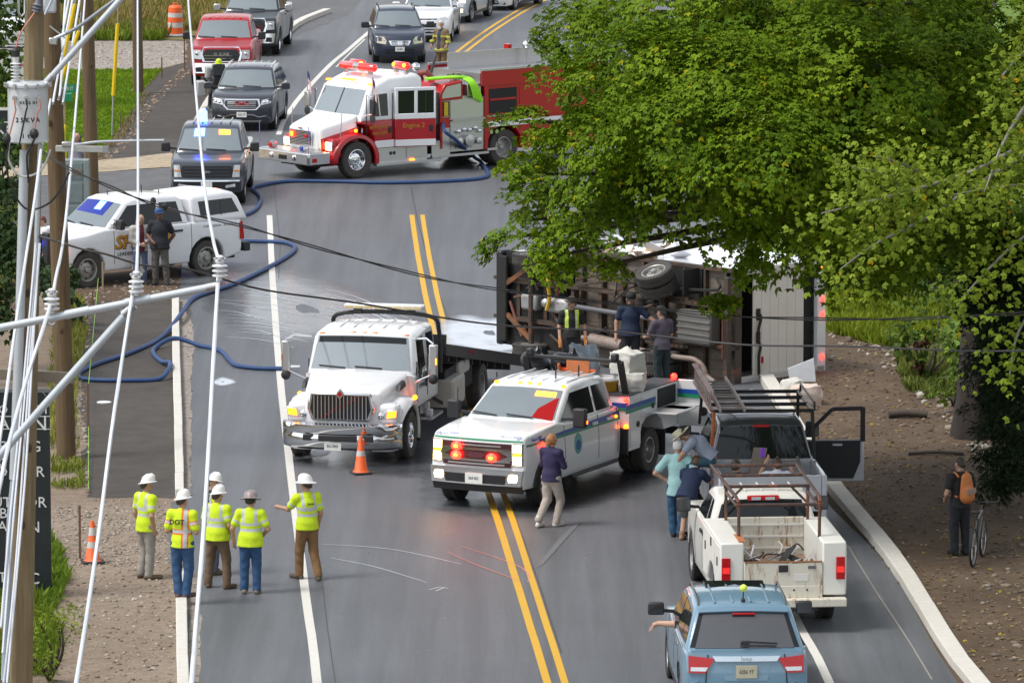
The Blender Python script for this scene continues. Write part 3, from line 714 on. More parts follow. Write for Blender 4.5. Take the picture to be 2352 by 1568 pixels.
c.fpanel('bumper', [(-.95, .45), (.95, .45), (.97, .7), (-.97, .7)], BLACK, .05)
o = c.fpanel('grille', [(-.7, .77), (.7, .77), (.76, .92), (.7, 1.08), (-.7, 1.08), (-.76, .92)], BLACK, .02)[0]
for z in (.83, .92, 1.01): c.fpanel('grille_bar', [(-.66, z - .012), (.66, z - .012), (.66, z + .012), (-.66, z + .012)], dk, .035)
c.fpanel('emblem', [(-.13, .92), (-.08, .885), (.08, .885), (.13, .92), (.08, .955), (-.08, .955)], CHROME, .045)
lamp(c, [(.72, .78), (.93, .78), (.95, 1.1), (.78, 1.1)], LENS, .03)
lamp(c, [(.77, .93), (.93, .93), (.93, .97), (.77, .97)], AMB, .036)
lamp(c, [(.55, .5), (.84, .53), (.82, .61), (.55, .57)], LENS, .056)
c.fpanel('bumper_trim', [(-.95, .67), (.95, .67), (.95, .71), (-.95, .71)], CHROME, .056)
c.plate(.985, .58, '', w_=.3)
def ws_light(c, a, b, u0, u1, v0, v1, m, name='windscreen_light_glow'):
    return c.gend(name, a, b, m, .02, poly=[(u0, v0), (u1, v0), (u1, v1), (u0, v1)])
A_, B_ = (-.43, 1.3), (-1.25, 1.88)
ws_light(c, A_, B_, -.54, -.2, .62, .92, BLUL); ws_light(c, A_, B_, .28, .64, .7, .86, ORL)
MB().lathe([(.12, 0), (.12, .26), (.06, .34), (.001, .34)], 10, 0, Matrix.Translation((-1.75, -.25, 2.0))).build('roof_beacon', BLUL, c.root)
roof_ribs(c, -1.5, -2.8, 1.995, (-.5, -.25, 0, .25, .5), dk)
RAMP = dict(hw=1.02, wb=3.79, fo=.98, ro=1.25, r=.43, hz=1.3, cz=1.43, cx=-.45, bz=1.38, rz=2.06, tx=-1.2, rx=-3.0, rbx=-3.2, kf=.08)
red = paint('red_paint', (.36, .008, .014), .06, coat=.3)
def ram_face(c, lens=LENS):
    c.fpanel('bumper', [(-.98, .46), (.98, .46), (1.0, .78), (-1.0, .78)], CHROME, .06)
    c.fpanel('bumper_opening', [(-.52, .49), (.52, .49), (.56, .66), (-.56, .66)], BLACK, .066)
    lamp(c, [(.66, .5), (.9, .5), (.9, .64), (.7, .66)], BLACK, .066)
    c.fpanel('grille_surround', [(-.64, .82), (.64, .82), (.72, 1.1), (.6, 1.3), (-.6, 1.3), (-.72, 1.1)], CHROME, .05)
    c.fpanel('grille', [(-.56, .85), (.56, .85), (.63, 1.08), (.53, 1.22), (-.53, 1.22), (-.63, 1.08)], BLACK, .056)
    for z, wd in ((.93, .58), (1.02, .6)): c.fpanel('grille_bar', [(-wd, z - .013), (wd, z - .013), (wd, z + .013), (-wd, z + .013)], CHROME, .066)
    lamp(c, [(.68, .9), (.96, .92), (.97, 1.2), (.72, 1.2)], lens, .03, [(.84, 1.08, .07, CHROME)])
c = pickup('parked_pickup', 'red heavy pickup with a big chrome framed grille parked on the left verge', G(505, 203) + Vector((.05, 1.2, 0)), -90.5, red, RAMP, 'chrome')
ram_face(c)
text('RAM', 'grille_letters', .16, CHROME, c.root, frame(c.Fp(0, 1.06, .07), (0, 1, 0), (0, 0, 1)), extrude=.01, sx=1.5, bold=.006)
for i in range(5): MB().ball((-1.28 - .02 * abs(i - 2), -.5 + .25 * i, 2.05), (.05, .045, .02), 8, 5).build('clearance_light', AMB, c.root)
blk = paint('black_paint', (.015, .017, .022), .1)
c = pickup('parked_pickup', 'black heavy pickup with chrome mirrors parked behind the red one', G(552, 132) + Vector((.3, 1.2, 0)), -93.5, blk, dict(RAMP, mir=STEEL), 'chrome')
ram_face(c)
for sg in (1,): MB().box((-3.1, .7, 2.05), (.08, .12, .06)).build('marker_light', AMBL, c.root)
# dark crossover behind the police pickup
ac = paint('charcoal_paint', (.022, .028, .04), .1)
c = suv('parked_car', 'charcoal crossover with a wide chrome bar grille standing behind the police pickup', G(560, 303) + Vector((0, .9, 0)), -93.5, ac,
        dict(hw=.97, wb=2.86, fo=.96, ro=1.05, r=.38, hz=1.04, cz=1.17, cx=-.35, bz=1.14, rz=1.75, tx=-1.05, rx=-3.3, rbx=-3.75, kf=.14, ribs=1), rim='alloy')
c.fpanel('grille_surround', [(-.47, .66), (.47, .66), (.6, .78), (.55, .98), (-.55, .98), (-.6, .78)], CHROME, .02)
c.fpanel('grille', [(-.44, .69), (.44, .69), (.55, .79), (.5, .94), (-.5, .94), (-.55, .79)], BLACK, .026)
for z in (.74, .79, .84, .89): c.fpanel('grille_bar', [(-.46, z - .008), (.46, z - .008), (.46, z + .008), (-.46, z + .008)], STEEL, .036)
text('GMC', 'grille_letters', .14, mat('red_badge', (.45, .03, .04), .3), c.root, frame(c.Fp(0, .85, .04), (0, 1, 0), (0, 0, 1)), extrude=.008, sx=1.4, bold=.004)
lamp(c, [(.6, .8), (.93, .86), (.92, 1.0), (.64, .95)], LENS, .02, [(.72, .88, .05, CHROME), (.84, .9, .05, CHROME)])
c.fpanel('bumper_trim', [(-.36, .5), (.36, .5), (.56, .43), (.8, .47), (.8, .5), (.56, .46), (.36, .53), (-.36, .53), (-.56, .46), (-.8, .5), (-.8, .47), (-.56, .43)], CHROME, .02)
c.fpanel('skid_plate', [(-.6, .29), (.6, .29), (.66, .35), (-.66, .35)], STEEL, .02)
c.plate(.985, .52, '5522 YT', w_=.3)
# ---------------------------------------------------------------- white sheriff pickup with a cap, seen from its left side
def place(fl, rl, track):
    """front axle centre and heading from the outer contact points of the two left wheels"""
    a = G(*fl); b = G(*rl); d = (a - b).normalized(); lft = Vector((-d.y, d.x, 0))
    return a - lft * track, math.degrees(math.atan2(d.y, d.x))
o_, h_ = place((205, 662), (456, 636), 1.02)
wh = paint('patrol_white_paint', (.76, .77, .79), .1)
c = pickup('sheriff_pickup', 'white sheriff pickup with a fibreglass cap standing on the verge behind two onlookers', o_, h_, wh,
           dict(hw=1.0, wb=3.55, fo=.84, ro=1.15, r=.43, hz=1.22, cz=1.36, cx=-.5, bz=1.34, rz=2.02, tx=-1.2, rx=-2.95, rbx=-3.1, kf=.1, mir=BLACK, hand=BLACK), 'steel')
SHG = c
top = [(-3.08, 1.3), (-3.02, 1.88), (-3.15, 1.955), (-4.2, 2.0), (-4.5, 1.96), (-4.62, 1.86), (-4.86, 1.3)]
g_keep = c.g, c.gx
c.gh(top, .97, .84, 1.34, 2.0, wh, 'cap_shell', .09)
c.gside('cap_window', [(-3.32, 1.46), (-3.28, 1.82), (-4.42, 1.84), (-4.6, 1.5)])
c.gside('window_divider', [(-4.0, 1.46), (-4.0, 1.83), (-4.03, 1.83), (-4.03, 1.46)], BLACK, .012)
c.gend('cap_rear_window', (-4.86, 1.3), (-4.62, 1.9), GLASS, vlo=.2, vhi=.9, uw=.85)
c.g, c.gx = g_keep
ram_face(c)
MB().box((.96, 0, .95), (.12, .9, .75)).box((.96, .62, .95), (.1, .25, .85)).box((.96, -.62, .95), (.1, .25, .85)).build('push_bumper', BLACK, c.root, bev=.03)
for sg in (1, -1):
    MB().ball((1.05, sg * .35, 1.1), (.04, .1, .06)).build('grille_strobe', BLUL, c.root)
    c.spanel('tail_light', [(-4.68, .82), (-4.55, .82), (-4.55, 1.22), (-4.64, 1.26)], REDLENS, .02, (sg,))
    MB().ball((.66, sg * .97, .93), (.06, .05, .05)).build('marker_light', AMBL, c.root)
c.gend('windscreen_light_glow', (-.48, 1.36), (-1.2, 1.94), BLUL, .02, poly=[(-.05, .62), (.25, .62), (.25, .9), (-.05, .9)])
c.gend('windscreen_light_glow', (-.48, 1.36), (-1.2, 1.94), mat('blue_strobe_glow', (.004, .012, .1), .06, emit=.16, ecol=(.02, .06, 1)), .014, poly=[(-.85, .5), (.5, .45), (.55, .93), (-.8, .93)])  # strobe glow over the glass painted as a dim blue pane
MB().lathe([(.001, .1), (.07, .08), (.1, 0), (.09, -.06), (.001, -.1)], 12, 0, Matrix.Translation((-.75, 1.04, 1.52)) @ Matrix.Rotation(R(70), 4, 'Y')).build('spotlight', CHROME, c.root)
for x, y, h in ((-1.5, -.3, .16), (-1.9, .4, .12), (-2.3, 0, .25), (-2.6, .3, .14)):
    MB().tube([(x, y, 1.98), (x, y, 1.98 + h)], .014, 5).build('antenna', BLACK, c.root)
c.bx('rear_bumper', (-4.78, 0, .62), (.2, 1.94, .22), BLACK, .03)
GOLD = mat('gold_lettering', (.5, .24, .02), .4); DKL = mat('black_lettering', (.02, .02, .02), .4)
def side_text(c, s, x, z, size, m, sg=1, sx=1.0, e=.014, name='lettering', bold=0.0, shear=0.0, ext=.003):
    y = sg * (c.surf(x, z) + e); o = text(s, name, size, m, c.root, frame((x, y, z), (-sg, 0, 0), (0, 0, 1)), sx=sx, extrude=ext, bold=bold)
    o.data.shear = shear; return o
for sg in (1, -1):
    side_text(c, 'SHERIFF', -1.62, 1.02, .44, GOLD, sg, 1.12, bold=.014, shear=.2); side_text(c, 'SHERIFF', -1.635, 1.005, .44, DKL, sg, 1.12, .008, bold=.02, shear=.2, name='lettering_shadow')
    side_text(c, 'LEADERSHIP', -1.2, .74, .13, DKL, sg, 1.0)
    side_text(c, 'COMPASSION - INTEGRITY', -3.95, 1.21, .085, mat('grey_lettering', (.2, .22, .25), .5), sg, 1.0)
    c.spanel('fuel_door', [(-3.55, .98), (-3.37, .98), (-3.37, 1.14), (-3.55, 1.14)], wh, .014, (sg,))
# ---------------------------------------------------------------- red and white fire engine
o_, h_ = place((822, 410), (1151, 380), 1.2)
RED = paint('engine_red_paint', (.4, .008, .016), .05, coat=.25); EWH = paint('engine_white_paint', (.78, .79, .8), .05)
c = Car('fire_engine', 'red and white fire engine with red light bars lit, broadside on the wet road', o_, h_, 1.2, 'fire engine', x0=1.1, x1=-3, kf=.12, bulge=.0, px=.16, kw=.06)
E = c
hood = [(1.05, .62), (1.08, 1.0), (1.05, 1.38), (.9, 1.46), (-.1, 1.72)]
c.front_x(hood[:3])
# bonnet: white upper, narrower than the fenders
def taper_shell(name, prof, hwf, m, bev=.06, zs=()):
    bm = bmesh.new(); n = len(prof)
    A = [bm.verts.new((x, -1, z)) for x, z in prof]; B = [bm.verts.new((x, 1, z)) for x, z in prof]
    fa = bm.faces.new(A); fb = bm.faces.new(B[::-1])
    for i in range(n): bm.faces.new((A[i], B[i], B[(i + 1) % n], A[(i + 1) % n]))
    bmesh.ops.recalc_face_normals(bm, faces=bm.faces)
    bmesh.ops.bevel(bm, geom=list(fa.edges) + list(fb.edges), offset=bev, segments=3, profile=.5, affect='EDGES', clamp_overlap=False)
    bisect_all(bm, [((x, 0, 0), (1, 0, 0)) for x in np.arange(-3, 1.2, .3)] + [((0, y, 0), (0, 1, 0)) for y in (-.6, -.3, 0, .3, .6)] + [((0, 0, z), (0, 0, 1)) for z in zs])
    for v in bm.verts: v.co = hwf(*v.co)
    me = bpy.data.meshes.new(name); bm.to_mesh(me); bm.free(); return finish(me, name, m, c.root, smooth=38, recalc=False)
def hoodf(x, u, z):
    wd = lerp1(x, [-.3, 1.05], [1.06, .72]) - .05 * max(0, z - 1.3); return Vector((x - .1 * u * u * min(1, max(0, x)), u * wd, z))
taper_shell('bonnet', [(1.04, .72), (1.08, 1.0), (1.05, 1.36), (.9, 1.45), (.3, 1.6), (-.15, 1.74), (-.2, .7)], hoodf, EWH, .09)
taper_shell('bonnet_side', [(1.0, .72), (1.02, 1.12), (.5, 1.25), (-.16, 1.42), (-.16, .7)], lambda x, u, z: hoodf(x, u, z) + Vector((0, u * .014, 0)), RED, .02)
# flared red fenders
for sg in (1, -1):
    mb = MB(); n = 16; vs = []; fs = []
    prof = [(.74, .42), (.79, .62), (.78, .86), (.74, 1.0)]
    outer = []
    for i in range(n + 1):
        a = R(-6) + (R(200)) * i / n
        ca, sa = math.cos(a), math.sin(a)
        for k, (rad, y) in enumerate(((.6, 1.17), (.63, 1.22), (.72, 1.2), (.78, 1.0), (.74, .66))):
            rx = rad * (1.12 if ca > 0 else 1.0) * (1.06 if k >= 2 else 1)
            vs.append((rx * ca, sg * y, .51 + rad * sa * (.98)))
    for i in range(n):
        for k in range(4): fs.append((i * 5 + k, i * 5 + k + 1, (i + 1) * 5 + k + 1, (i + 1) * 5 + k))
    f = mb.add(vs, fs).build('fender', RED, c.root, smooth=50); sm = f.modifiers.new('solid', 'SOLIDIFY'); sm.thickness = .02
    MB().box((.66, sg * .93, .86), (.34, .42, .56)).build('fender_nose', RED, c.root, bev=.1, seg=3)
    h = MB().box((.83, sg * .95, .93), (.04, .27, .22)).build('headlight', LIT, c.root, bev=.02)
    MB().box((.822, sg * .95, .93), (.03, .33, .27)).build('bezel', CHROME, h, bev=.01)
    MB().ball((.05, sg * 1.18, 1.33), (.05, .04, .05)).build('marker_light', AMBL, c.root)
    MB().tube([(.55, sg * 1.12, 1.15), (.5, sg * 1.14, 1.85)], .012, 5).build('fender_rod', STEEL, c.root)
for x in (0, -5.25):
    for y in (1.19, -1.19): c.wheel(x, y, .51, .3 if x == 0 else .32, 'truck' if x == 0 else 'dual')
    if x: 
        for y in (.85, -.85): c.wheel(x, y, .51, .3, 'dual')
# grille
g = MB().box((1.085, 0, 1.12), (.03, 1.02, .44)).build('grille', CHROME, c.root, bev=.02)
MB().box((1.095, 0, 1.12), (.03, .96, .38)).build('grille_recess', DARK, g)
for i in range(9): MB().box((1.112, 0, .955 + .041 * i), (.015, .95, .016)).build('grille_slat', STEEL, g)
MB().box((1.09, 0, 1.39), (.03, .2, .05)).build('badge', CHROME, c.root, bev=.01)
MB().box((1.14, -.32, 1.21), (.05, .15, .13)).build('grille_strobe', AMBL, c.root, bev=.03); MB().box((1.14, -.32, 1.21), (.03, .19, .17)).build('grille_strobe', REDL, c.root, bev=.03)
MB().box((1.13, .3, 1.18), (.04, .14, .1)).build('grille_strobe', REDLENS, c.root, bev=.02)
MB().box((1.06, 0, .78), (.04, .7, .07)).build('air_slot', DARK, c.root)
# bumper
b = MB().box((1.66, 0, .63), (.1, 2.3, .32)).build('front_bumper', CHROME, c.root, bev=.03)
for sg in (1, -1):
    MB().box((1.32, sg * 1.16, .63), (.72, .06, .32)).build('bumper_end', CHROME, b, bev=.02)
    MB().ball((1.72, sg * .52, .63), (.03, .09, .09)).build('bumper_lamp', CHROME, b)
    MB().lathe([(.001, .12), (.09, .1), (.12, 0), (.1, -.08), (.001, -.1)], 14, 0, Matrix.Translation((1.5, sg * .72, .9)) @ Matrix.Rotation(R(90), 4, 'Y')).build('bumper_siren', CHROME if sg > 0 else STEEL, c.root)
    MB().lathe([(.001, .122), (.085, .105)], 14, 0, Matrix.Translation((1.505, sg * .72, .9)) @ Matrix.Rotation(R(90), 4, 'Y')).build('siren_lens', mat('blue_lens', (.03, .06, .35), .1, coat=1) if sg > 0 else REDLENS, c.root)
    MB().tube([(1.66, sg * 1.12, .78), (1.66, sg * 1.14, 1.55)], .012, 5).build('bumper_wand', mat('purple_wand', (.2, .15, .5), .3), c.root)
MB().box((1.36, 0, .8), (.6, 2.26, .02)).build('bumper_deck', ALU, c.root)
MB().box((1.715, 0, .62), (.02, .34, .12)).build('bumper_recess', DARK, b); MB().box((1.5, 1.195, .6), (.15, .02, .12)).build('side_marker', REDLENS, b)
MB().box((-.4, 0, .5), (3.2, 1.5, .3)).box((-4.2, 0, .55), (6.5, .9, .3)).build('chassis_frame', DARK, c.root)
# crew cab
cab = [(-.12, 1.55), (-.12, 1.7), (-.5, 2.45), (-.75, 2.58), (-1.2, 2.74), (-2.3, 2.76), (-2.42, 2.66), (-2.46, 1.5)]
c.gh(cab, 1.17, 1.06, 1.5, 2.76, EWH, 'cab_upper', .1)
c.gend('windscreen', (-.12, 1.7), (-.5, 2.45), None, uw=.88, vlo=.05, vhi=.95)
c.gend('windscreen_pillar', (-.12, 1.7), (-.5, 2.45), BLACK, .014, poly=[(-.02, .05), (.02, .05), (.02, .95), (-.02, .95)])
taper_shell('cab_lower', [(-.1, 1.56), (-2.46, 1.56), (-2.46, .78), (-.6, .78), (-.62, 1.1), (-.45, 1.4), (-.1, 1.52)], lambda x, u, z: Vector((x, u * 1.175, z)), RED, .03)
c.gside('side_window', [(-.42, 1.68), (-.62, 2.28), (-1.1, 2.3), (-1.1, 1.68)]); c.gside('window_post', [(-.78, 1.68), (-.74, 2.28), (-.77, 2.28), (-.81, 1.68)], EWH, .014)
c.gside('side_window', [(-1.42, 1.7), (-1.42, 2.3), (-2.3, 2.3), (-2.3, 1.7)])
def sidebox(name, x0, x1, z0, z1, m, y=1.185, sg=(1, -1), th=.02, bev=.004, parent=None):
    o = None
    for q in sg: o = MB().box(((x0 + x1) / 2, q * y, (z0 + z1) / 2), (abs(x1 - x0), th, z1 - z0)).build(name, m, parent or c.root, bev=bev)
    return o
sidebox('white_stripe', -.62, -2.44, .8, 1.0, EWH)
for x in (-.32, -1.24, -2.4): sidebox('door_seam', x, x - .014, .8, 2.3, DARK, 1.177, bev=0)
sidebox('door_handle', -1.1, -1.2, 1.2, 1.38, BLACK, 1.19)
for sg in (1, -1):
    o = text('BRIDGTON', 'door_lettering', .13, GOLD, c.root, frame((-.78, sg * 1.205, 1.38), (-sg, 0, 0), (0, 0, 1)), extrude=.003)
    o.data.body = 'BRANSPORT'; text('FIRE DEPT.', 'door_lettering', .12, GOLD, c.root, frame((-.8, sg * 1.205, 1.2), (-sg, 0, 0), (0, 0, 1)), extrude=.003)
    text('8', 'fender_numeral', .2, EWH, c.root, frame((-.24, sg * 1.09, 1.3), (-sg, 0, 0), (0, 0, 1)), extrude=.003, sx=.6)
# opened rear door: hinged at its front edge and swung out
dr = bpy.data.objects.new('crew_door', None); C.objects.link(dr); dr.parent = c.root; dr.location = (-1.3, 1.2, 0); dr.rotation_euler = (0, 0, R(-22))
door = MB(); door.box((-.6, 0, 1.18), (1.2, .07, .78)).build('door_skin', RED, dr, bev=.02)
MB().box((-.6, .006, 1.64), (1.2, .07, .16)).box((-.6, .006, 2.4), (1.2, .07, .1)).box((-.05, .006, 2.04), (.1, .07, .66)).box((-.62, .006, 2.04), (.1, .07, .66)).box((-1.17, .006, 2.04), (.06, .07, .66)).build('door_frame', EWH, dr, bev=.02, kind='stuff')
MB().box((-.34, 0, 2.03), (.5, .02, .66)).build('door_glass', GLASS, dr); MB().box((-.9, 0, 2.03), (.5, .02, .66)).build('door_glass', GLASS, dr)
MB().box((-.9, .02, 2.03), (.03, .03, .66)).build('window_post', BLACK, dr)
MB().box((-.6, .03, .9), (1.18, .03, .18)).build('white_stripe', EWH, dr, bev=.005); MB().box((-1.05, .05, 1.3), (.1, .03, .18)).build('door_handle', BLACK, dr, bev=.01)
text('Engine 2', 'door_lettering', .19, GOLD, dr, frame((-.55, .045, 1.38), (-1, 0, 0), (0, 0, 1)), extrude=.003)
# mirrors with flags
for sg in (1, -1):
    m_ = MB().box((-.3, sg * 1.5, 2.0), (.1, .2, .42)).build('wing_mirror', BLACK if sg > 0 else STEEL, c.root, bev=.03)
    MB().tube([(-.35, sg * 1.15, 2.3), (-.3, sg * 1.45, 2.25)], .018, 6).build('mirror_arm', CHROME, m_); MB().tube([(-.25, sg * 1.15, 1.72), (-.3, sg * 1.48, 1.8)], .018, 6).build('mirror_arm', CHROME, m_)
    MB().lathe([(.001, .03), (.12, .0), (.12, -.02), (.001, -.03)], 16, 0, Matrix.Translation((-.3, sg * 1.5, 1.66)) @ Matrix.Rotation(R(-90), 4, 'Y')).build('convex_mirror', BLACK, m_)
# light bars
def lightbar(x, y, L, m, lit=()):
    o = MB().tube([(x, y - L / 2, 2.98), (x, y - L / 2 + .05, 2.98), (x, y + L / 2 - .05, 2.98), (x, y + L / 2, 2.98)], [.06, .11, .11, .06], 12).build('light_bar', m, c.root, smooth=60)
    MB().box((x, y - L * .35, 2.83), (.12, .1, .1)).build('bar_bracket', STEEL, o); MB().box((x, y + L * .35, 2.83), (.12, .1, .1)).build('bar_bracket', STEEL, o)
    for q in lit: MB().ball((x + .08, y + q, 3.0), (.06, .07, .06)).build('rotating_lamp', AMBL if abs(q) < .3 else REDL, o)
    return o
RBAR = mat('red_bar_lens', (.55, .02, .02), .12, coat=1, emit=.35, ecol=(1, .03, .02))
o = lightbar(-.95, 0, 1.6, RBAR); MB().tube([(-.95, -.12, 2.98), (-.95, .12, 2.98)], .114, 12).build('speaker_grille', STEEL, o)
lightbar(-1.5, -.75, .62, RBAR, (.28,)); lightbar(-2.05, .55, .66, RBAR, (-.22, .24))
MB().ball((-2.25, .95, 2.95), (.13, .13, .13)).build('scene_lamp', CHROME, c.root)
for i, y in enumerate((-.95, -.22, 0, .22, .95)):
    MB().box((-.62 - .02 * abs(y), y, 2.62 + (.02 if abs(y) < .9 else -.05)), (.16, .08, .05)).build('clearance_light', AMBL, c.root, bev=.02)
# steps and boxes under the cab
sidebox('step_box', -.72, -2.5, .36, .78, ALU, 1.1, th=.1); sidebox('running_board', -.62, -2.95, .3, .37, ALU, 1.12, th=.3)
sidebox('battery_door', -1.75, -2.45, .46, .74, ALU, 1.16); MB().box((-1.95, 1.16, .38), (.14, .06, .06)).build('side_marker', AMBL, c.root)
for x in (-1.2, -1.32): MB().ball((x, 1.16, .62), (.05, .02, .05)).build('air_port', BLACK, c.root)
# pump house
P_ = lambda name, x0, x1, z0, z1, m, **k: sidebox(name, x0, x1, z0, z1, m, **k)
MB().box((-3.75, 0, 1.25), (1.65, 2.34, 1.5)).build('pump_house', STEEL, c.root, bev=.01)
MB().box((-2.72, 0, 1.75), (.46, 2.3, .9)).build('cab_gap_body', mat('dark_steel', (.09, .09, .09), .5, .6), c.root)
top = [(-2.92, 1.95), (-2.92, 2.15), (-3.12, 2.42), (-3.75, 2.5), (-3.75, 1.98)]
fr = MB().prism(top, -1.19, 1.19).build('pump_hood', RED, c.root, bev=.02)
for sg in (1, -1): MB().prism([(-3.0, 2.03), (-3.0, 2.14), (-3.16, 2.36), (-3.67, 2.43), (-3.67, 2.06)], sg * 1.192, sg * 1.204).build('tread_panel', ALU, fr)
P_('pump_frame', -2.92, -3.0, .62, 1.98, RED, th=.06); P_('pump_frame', -4.53, -4.6, .5, 2.3, RED, th=.06); P_('gauge_panel', -3.3, -4.48, 1.45, 1.96, ALU); P_('valve_panel', -3.3, -4.48, .58, 1.4, STEEL)
P_('red_panel', -3.0, -3.28, 1.2, 1.5, RED); P_('hose_tray', -3.03, -3.26, 1.52, 1.94, DARK)
P_('tread_door', -2.62, -3.28, .44, .86, ALU, th=.03); P_('rub_rail', -2.6, -4.65, .38, .45, STEEL, th=.1, y=1.2)
P_('shelf', -3.3, -4.48, 1.38, 1.42, STEEL, y=1.24, th=.12)
for k in range(7): MB().tube([(-3.06, 1.2, 1.56 + .055 * k), (-3.2, 1.2, 1.56 + .055 * k)], .027, 6).build('yellow_hose_fold', mat('yellow_hose', (.7, .52, .02), .6), c.root)
for x, z, r_ in ((-3.55, 1.08, .07), (-3.75, 1.12, .06), (-3.95, 1.1, .06), (-4.15, 1.14, .06), (-4.3, 1.05, .05)):
    MB().lathe([(r_, 0), (r_, .08), (r_ * .7, .1), (.001, .11)], 12, 0, Matrix.Translation((x, 1.2, z)) @ Matrix.Rotation(R(-90), 4, 'X')).build('pump_gauge', CHROME, c.root)
for x, z, r_ in ((-3.5, .8, .1), (-3.85, .82, .14), (-4.2, .78, .09)):
    MB().lathe([(r_, 0), (r_, .12), (r_ * 1.15, .13), (r_ * 1.15, .2), (.001, .22)], 14, 0, Matrix.Translation((x, 1.19, z)) @ Matrix.Rotation(R(-90), 4, 'X')).build('pump_outlet', STEEL, c.root)
text('DANSKIN', 'pump_lettering', .12, DKL, c.root, frame((-3.75, 1.205, .63), (-1, 0, 0), (0, 0, 1))).data.body = '2 WATER 2'
MB().box((-3.85, 0, 2.02), (1.4, 2.2, .06)).build('pump_deck', STEEL, c.root)
MB().box((-4.2, 0, 2.2), (.5, 2.3, .35)).build('deck_box', STEEL, c.root, bev=.02)
# deck gun, hoses, valves on the deck
rb = mat('red_brown_casting', (.22, .05, .035), .4)
o = MB().tube([(-3.45, -.25, 2.05), (-3.4, -.25, 2.4), (-3.3, -.2, 2.62), (-3.35, .05, 2.68), (-3.5, .1, 2.5), (-3.55, .08, 2.28)], .09, 10).build('deck_gun', rb, c.root, smooth=60)
MB().tube([(-3.5, -.05, 2.42), (-3.9, -.35, 2.8), (-4.15, -.52, 3.05)], [.06, .045, .03], 8).build('gun_barrel', BLACK, o)
lime = mat('lime_hose', (.3, .75, .02), .6)
for k in range(4): MB().tube(smooth_path([(-2.9 + .03 * k, .55 + .07 * k, 2.55), (-3.5, .7 + .07 * k, 2.57), (-3.85 - .05 * k, .85 + .06 * k, 2.56), (-3.95 - .06 * k, 1.2, 2.45), (-4.05 - .07 * k, 1.26, 2.2), (-4.12 - .09 * k, 1.25, 1.98 - .04 * k)], 4), .038, 7).build('lime_hose_line', lime, c.root)
for x in (-3.95, -4.15, -4.3): MB().tube([(x, .35, 2.4), (x, .35, 2.62)], .08, 10).build('deck_valve', CHROME, c.root)
# body
body = [(-4.6, .45), (-4.6, 2.62), (-9.0, 2.62), (-9.0, .45), (-5.85, .45), (-5.85, .8), (-5.62, 1.08), (-5.25, 1.15), (-4.88, 1.08), (-4.68, .8), (-4.66, .45)]
MB().prism(body, -1.2, 1.2).build('engine_body', RED, c.root, bev=.02)
P_('high_side', -4.4, -9.0, 2.3, 2.72, RED, y=1.215, th=.05); P_('side_cap', -4.4, -9.0, 2.72, 2.78, STEEL, y=1.2, th=.1)
MB().box((-6.7, 0, 2.5), (4.5, 2.2, .3)).build('hose_bed_cover', STEEL, c.root); MB().box((-6.7, -.55, 2.85), (4.2, .06, .5)).build('hose_bed_divider', STEEL, c.root)
P_('compartment', -4.68, -5.7, 1.5, 2.2, DARK, y=1.2); P_('compartment_shelf', -4.72, -5.66, 1.86, 1.92, RED, y=1.21); P_('body_panel', -5.8, -8.8, 1.35, 2.2, RED, y=1.205); P_('panel_seam', -5.0, -5.012, .6, 1.4, DARK, y=1.203)
P_('white_stripe', -4.62, -9.0, 1.12, 1.28, EWH, y=1.212); P_('rub_rail', -4.6, -4.95, .46, .53, STEEL, y=1.22, th=.06); P_('cabinet_trim', -4.62, -6.4, 1.4, 1.45, STEEL, y=1.21)
for x in (-4.75, -4.95): MB().lathe([(.06, 0), (.06, .02), (.001, .02)], 12, 0, Matrix.Translation((x, 1.215, .98)) @ Matrix.Rotation(R(-90), 4, 'X')).build('latch', CHROME, c.root)
MB().box((-7.0, -.8, 3.1), (.12, .2, .2)).build('rear_beacon', REDLENS, c.root); MB().tube([(-7, -.8, 2.7), (-7, -.8, 3.0)], .03, 6).build('beacon_post', STEEL, c.root)
MB().ball((-7.3, -.3, 3.2), (.13, .13, .13)).build('scene_lamp', CHROME, c.root); MB().tube([(-7.3, -.3, 2.7), (-7.3, -.3, 3.1)], .03, 6).build('lamp_post', STEEL, c.root)
# flags on the mirrors: things of their own
FST = None
def flag(base, h, label, root=None, M=None):
    f = thing('flag', label, 'flag', base, R(-60), 'small national flags')
    MB().tube([(0, 0, -.25), (0, 0, h + .02)], .012, 5).build('flag_pole', STEEL, f)
    n = 13; red_ = MB(); whi = MB(); 
    L, H = .42, .3
    for i in range(n):
        st = red_ if i % 2 == 0 else whi; z0 = h - H * (i + 1) / n; z1 = h - H * i / n
        for k in range(8):
            x0 = L * k / 8; x1 = L * (k + 1) / 8
            dr_ = lambda x: -x * .9; wv = lambda x: .03 * math.sin(x * 14)
            st.add([(x0 * .6, wv(x0), z0 + dr_(x0)), (x1 * .6, wv(x1), z0 + dr_(x1)), (x1 * .6, wv(x1), z1 + dr_(x1)), (x0 * .6, wv(x0), z1 + dr_(x0))], [(0, 1, 2, 3)])
    red_.build('red_stripes', mat('flag_red', (.45, .03, .05), .8), f, smooth=0, kind='stuff'); whi.build('white_stripes', mat('flag_white', (.75, .75, .75), .8), f, smooth=0, kind='stuff')
    can = MB()
    for sy in (-.006, .006): can.add([(-.002, sy, h + .01), (.1, sy + .02, h - .14), (.1, sy + .02, h - .3), (-.002, sy, h - .16)], [(0, 1, 2, 3)])
    can.build('blue_canton', mat('flag_blue', (.03, .04, .14), .8), f, smooth=0, kind='stuff')
    return f
Mw = E.root.matrix_world if False else Matrix.Translation(E.root.location) @ E.root.rotation_euler.to_matrix().to_4x4()
flag(Mw @ Vector((-.3, 1.5, 2.25)), .55, 'small striped flag on the mirror beside the fire engine crew door')
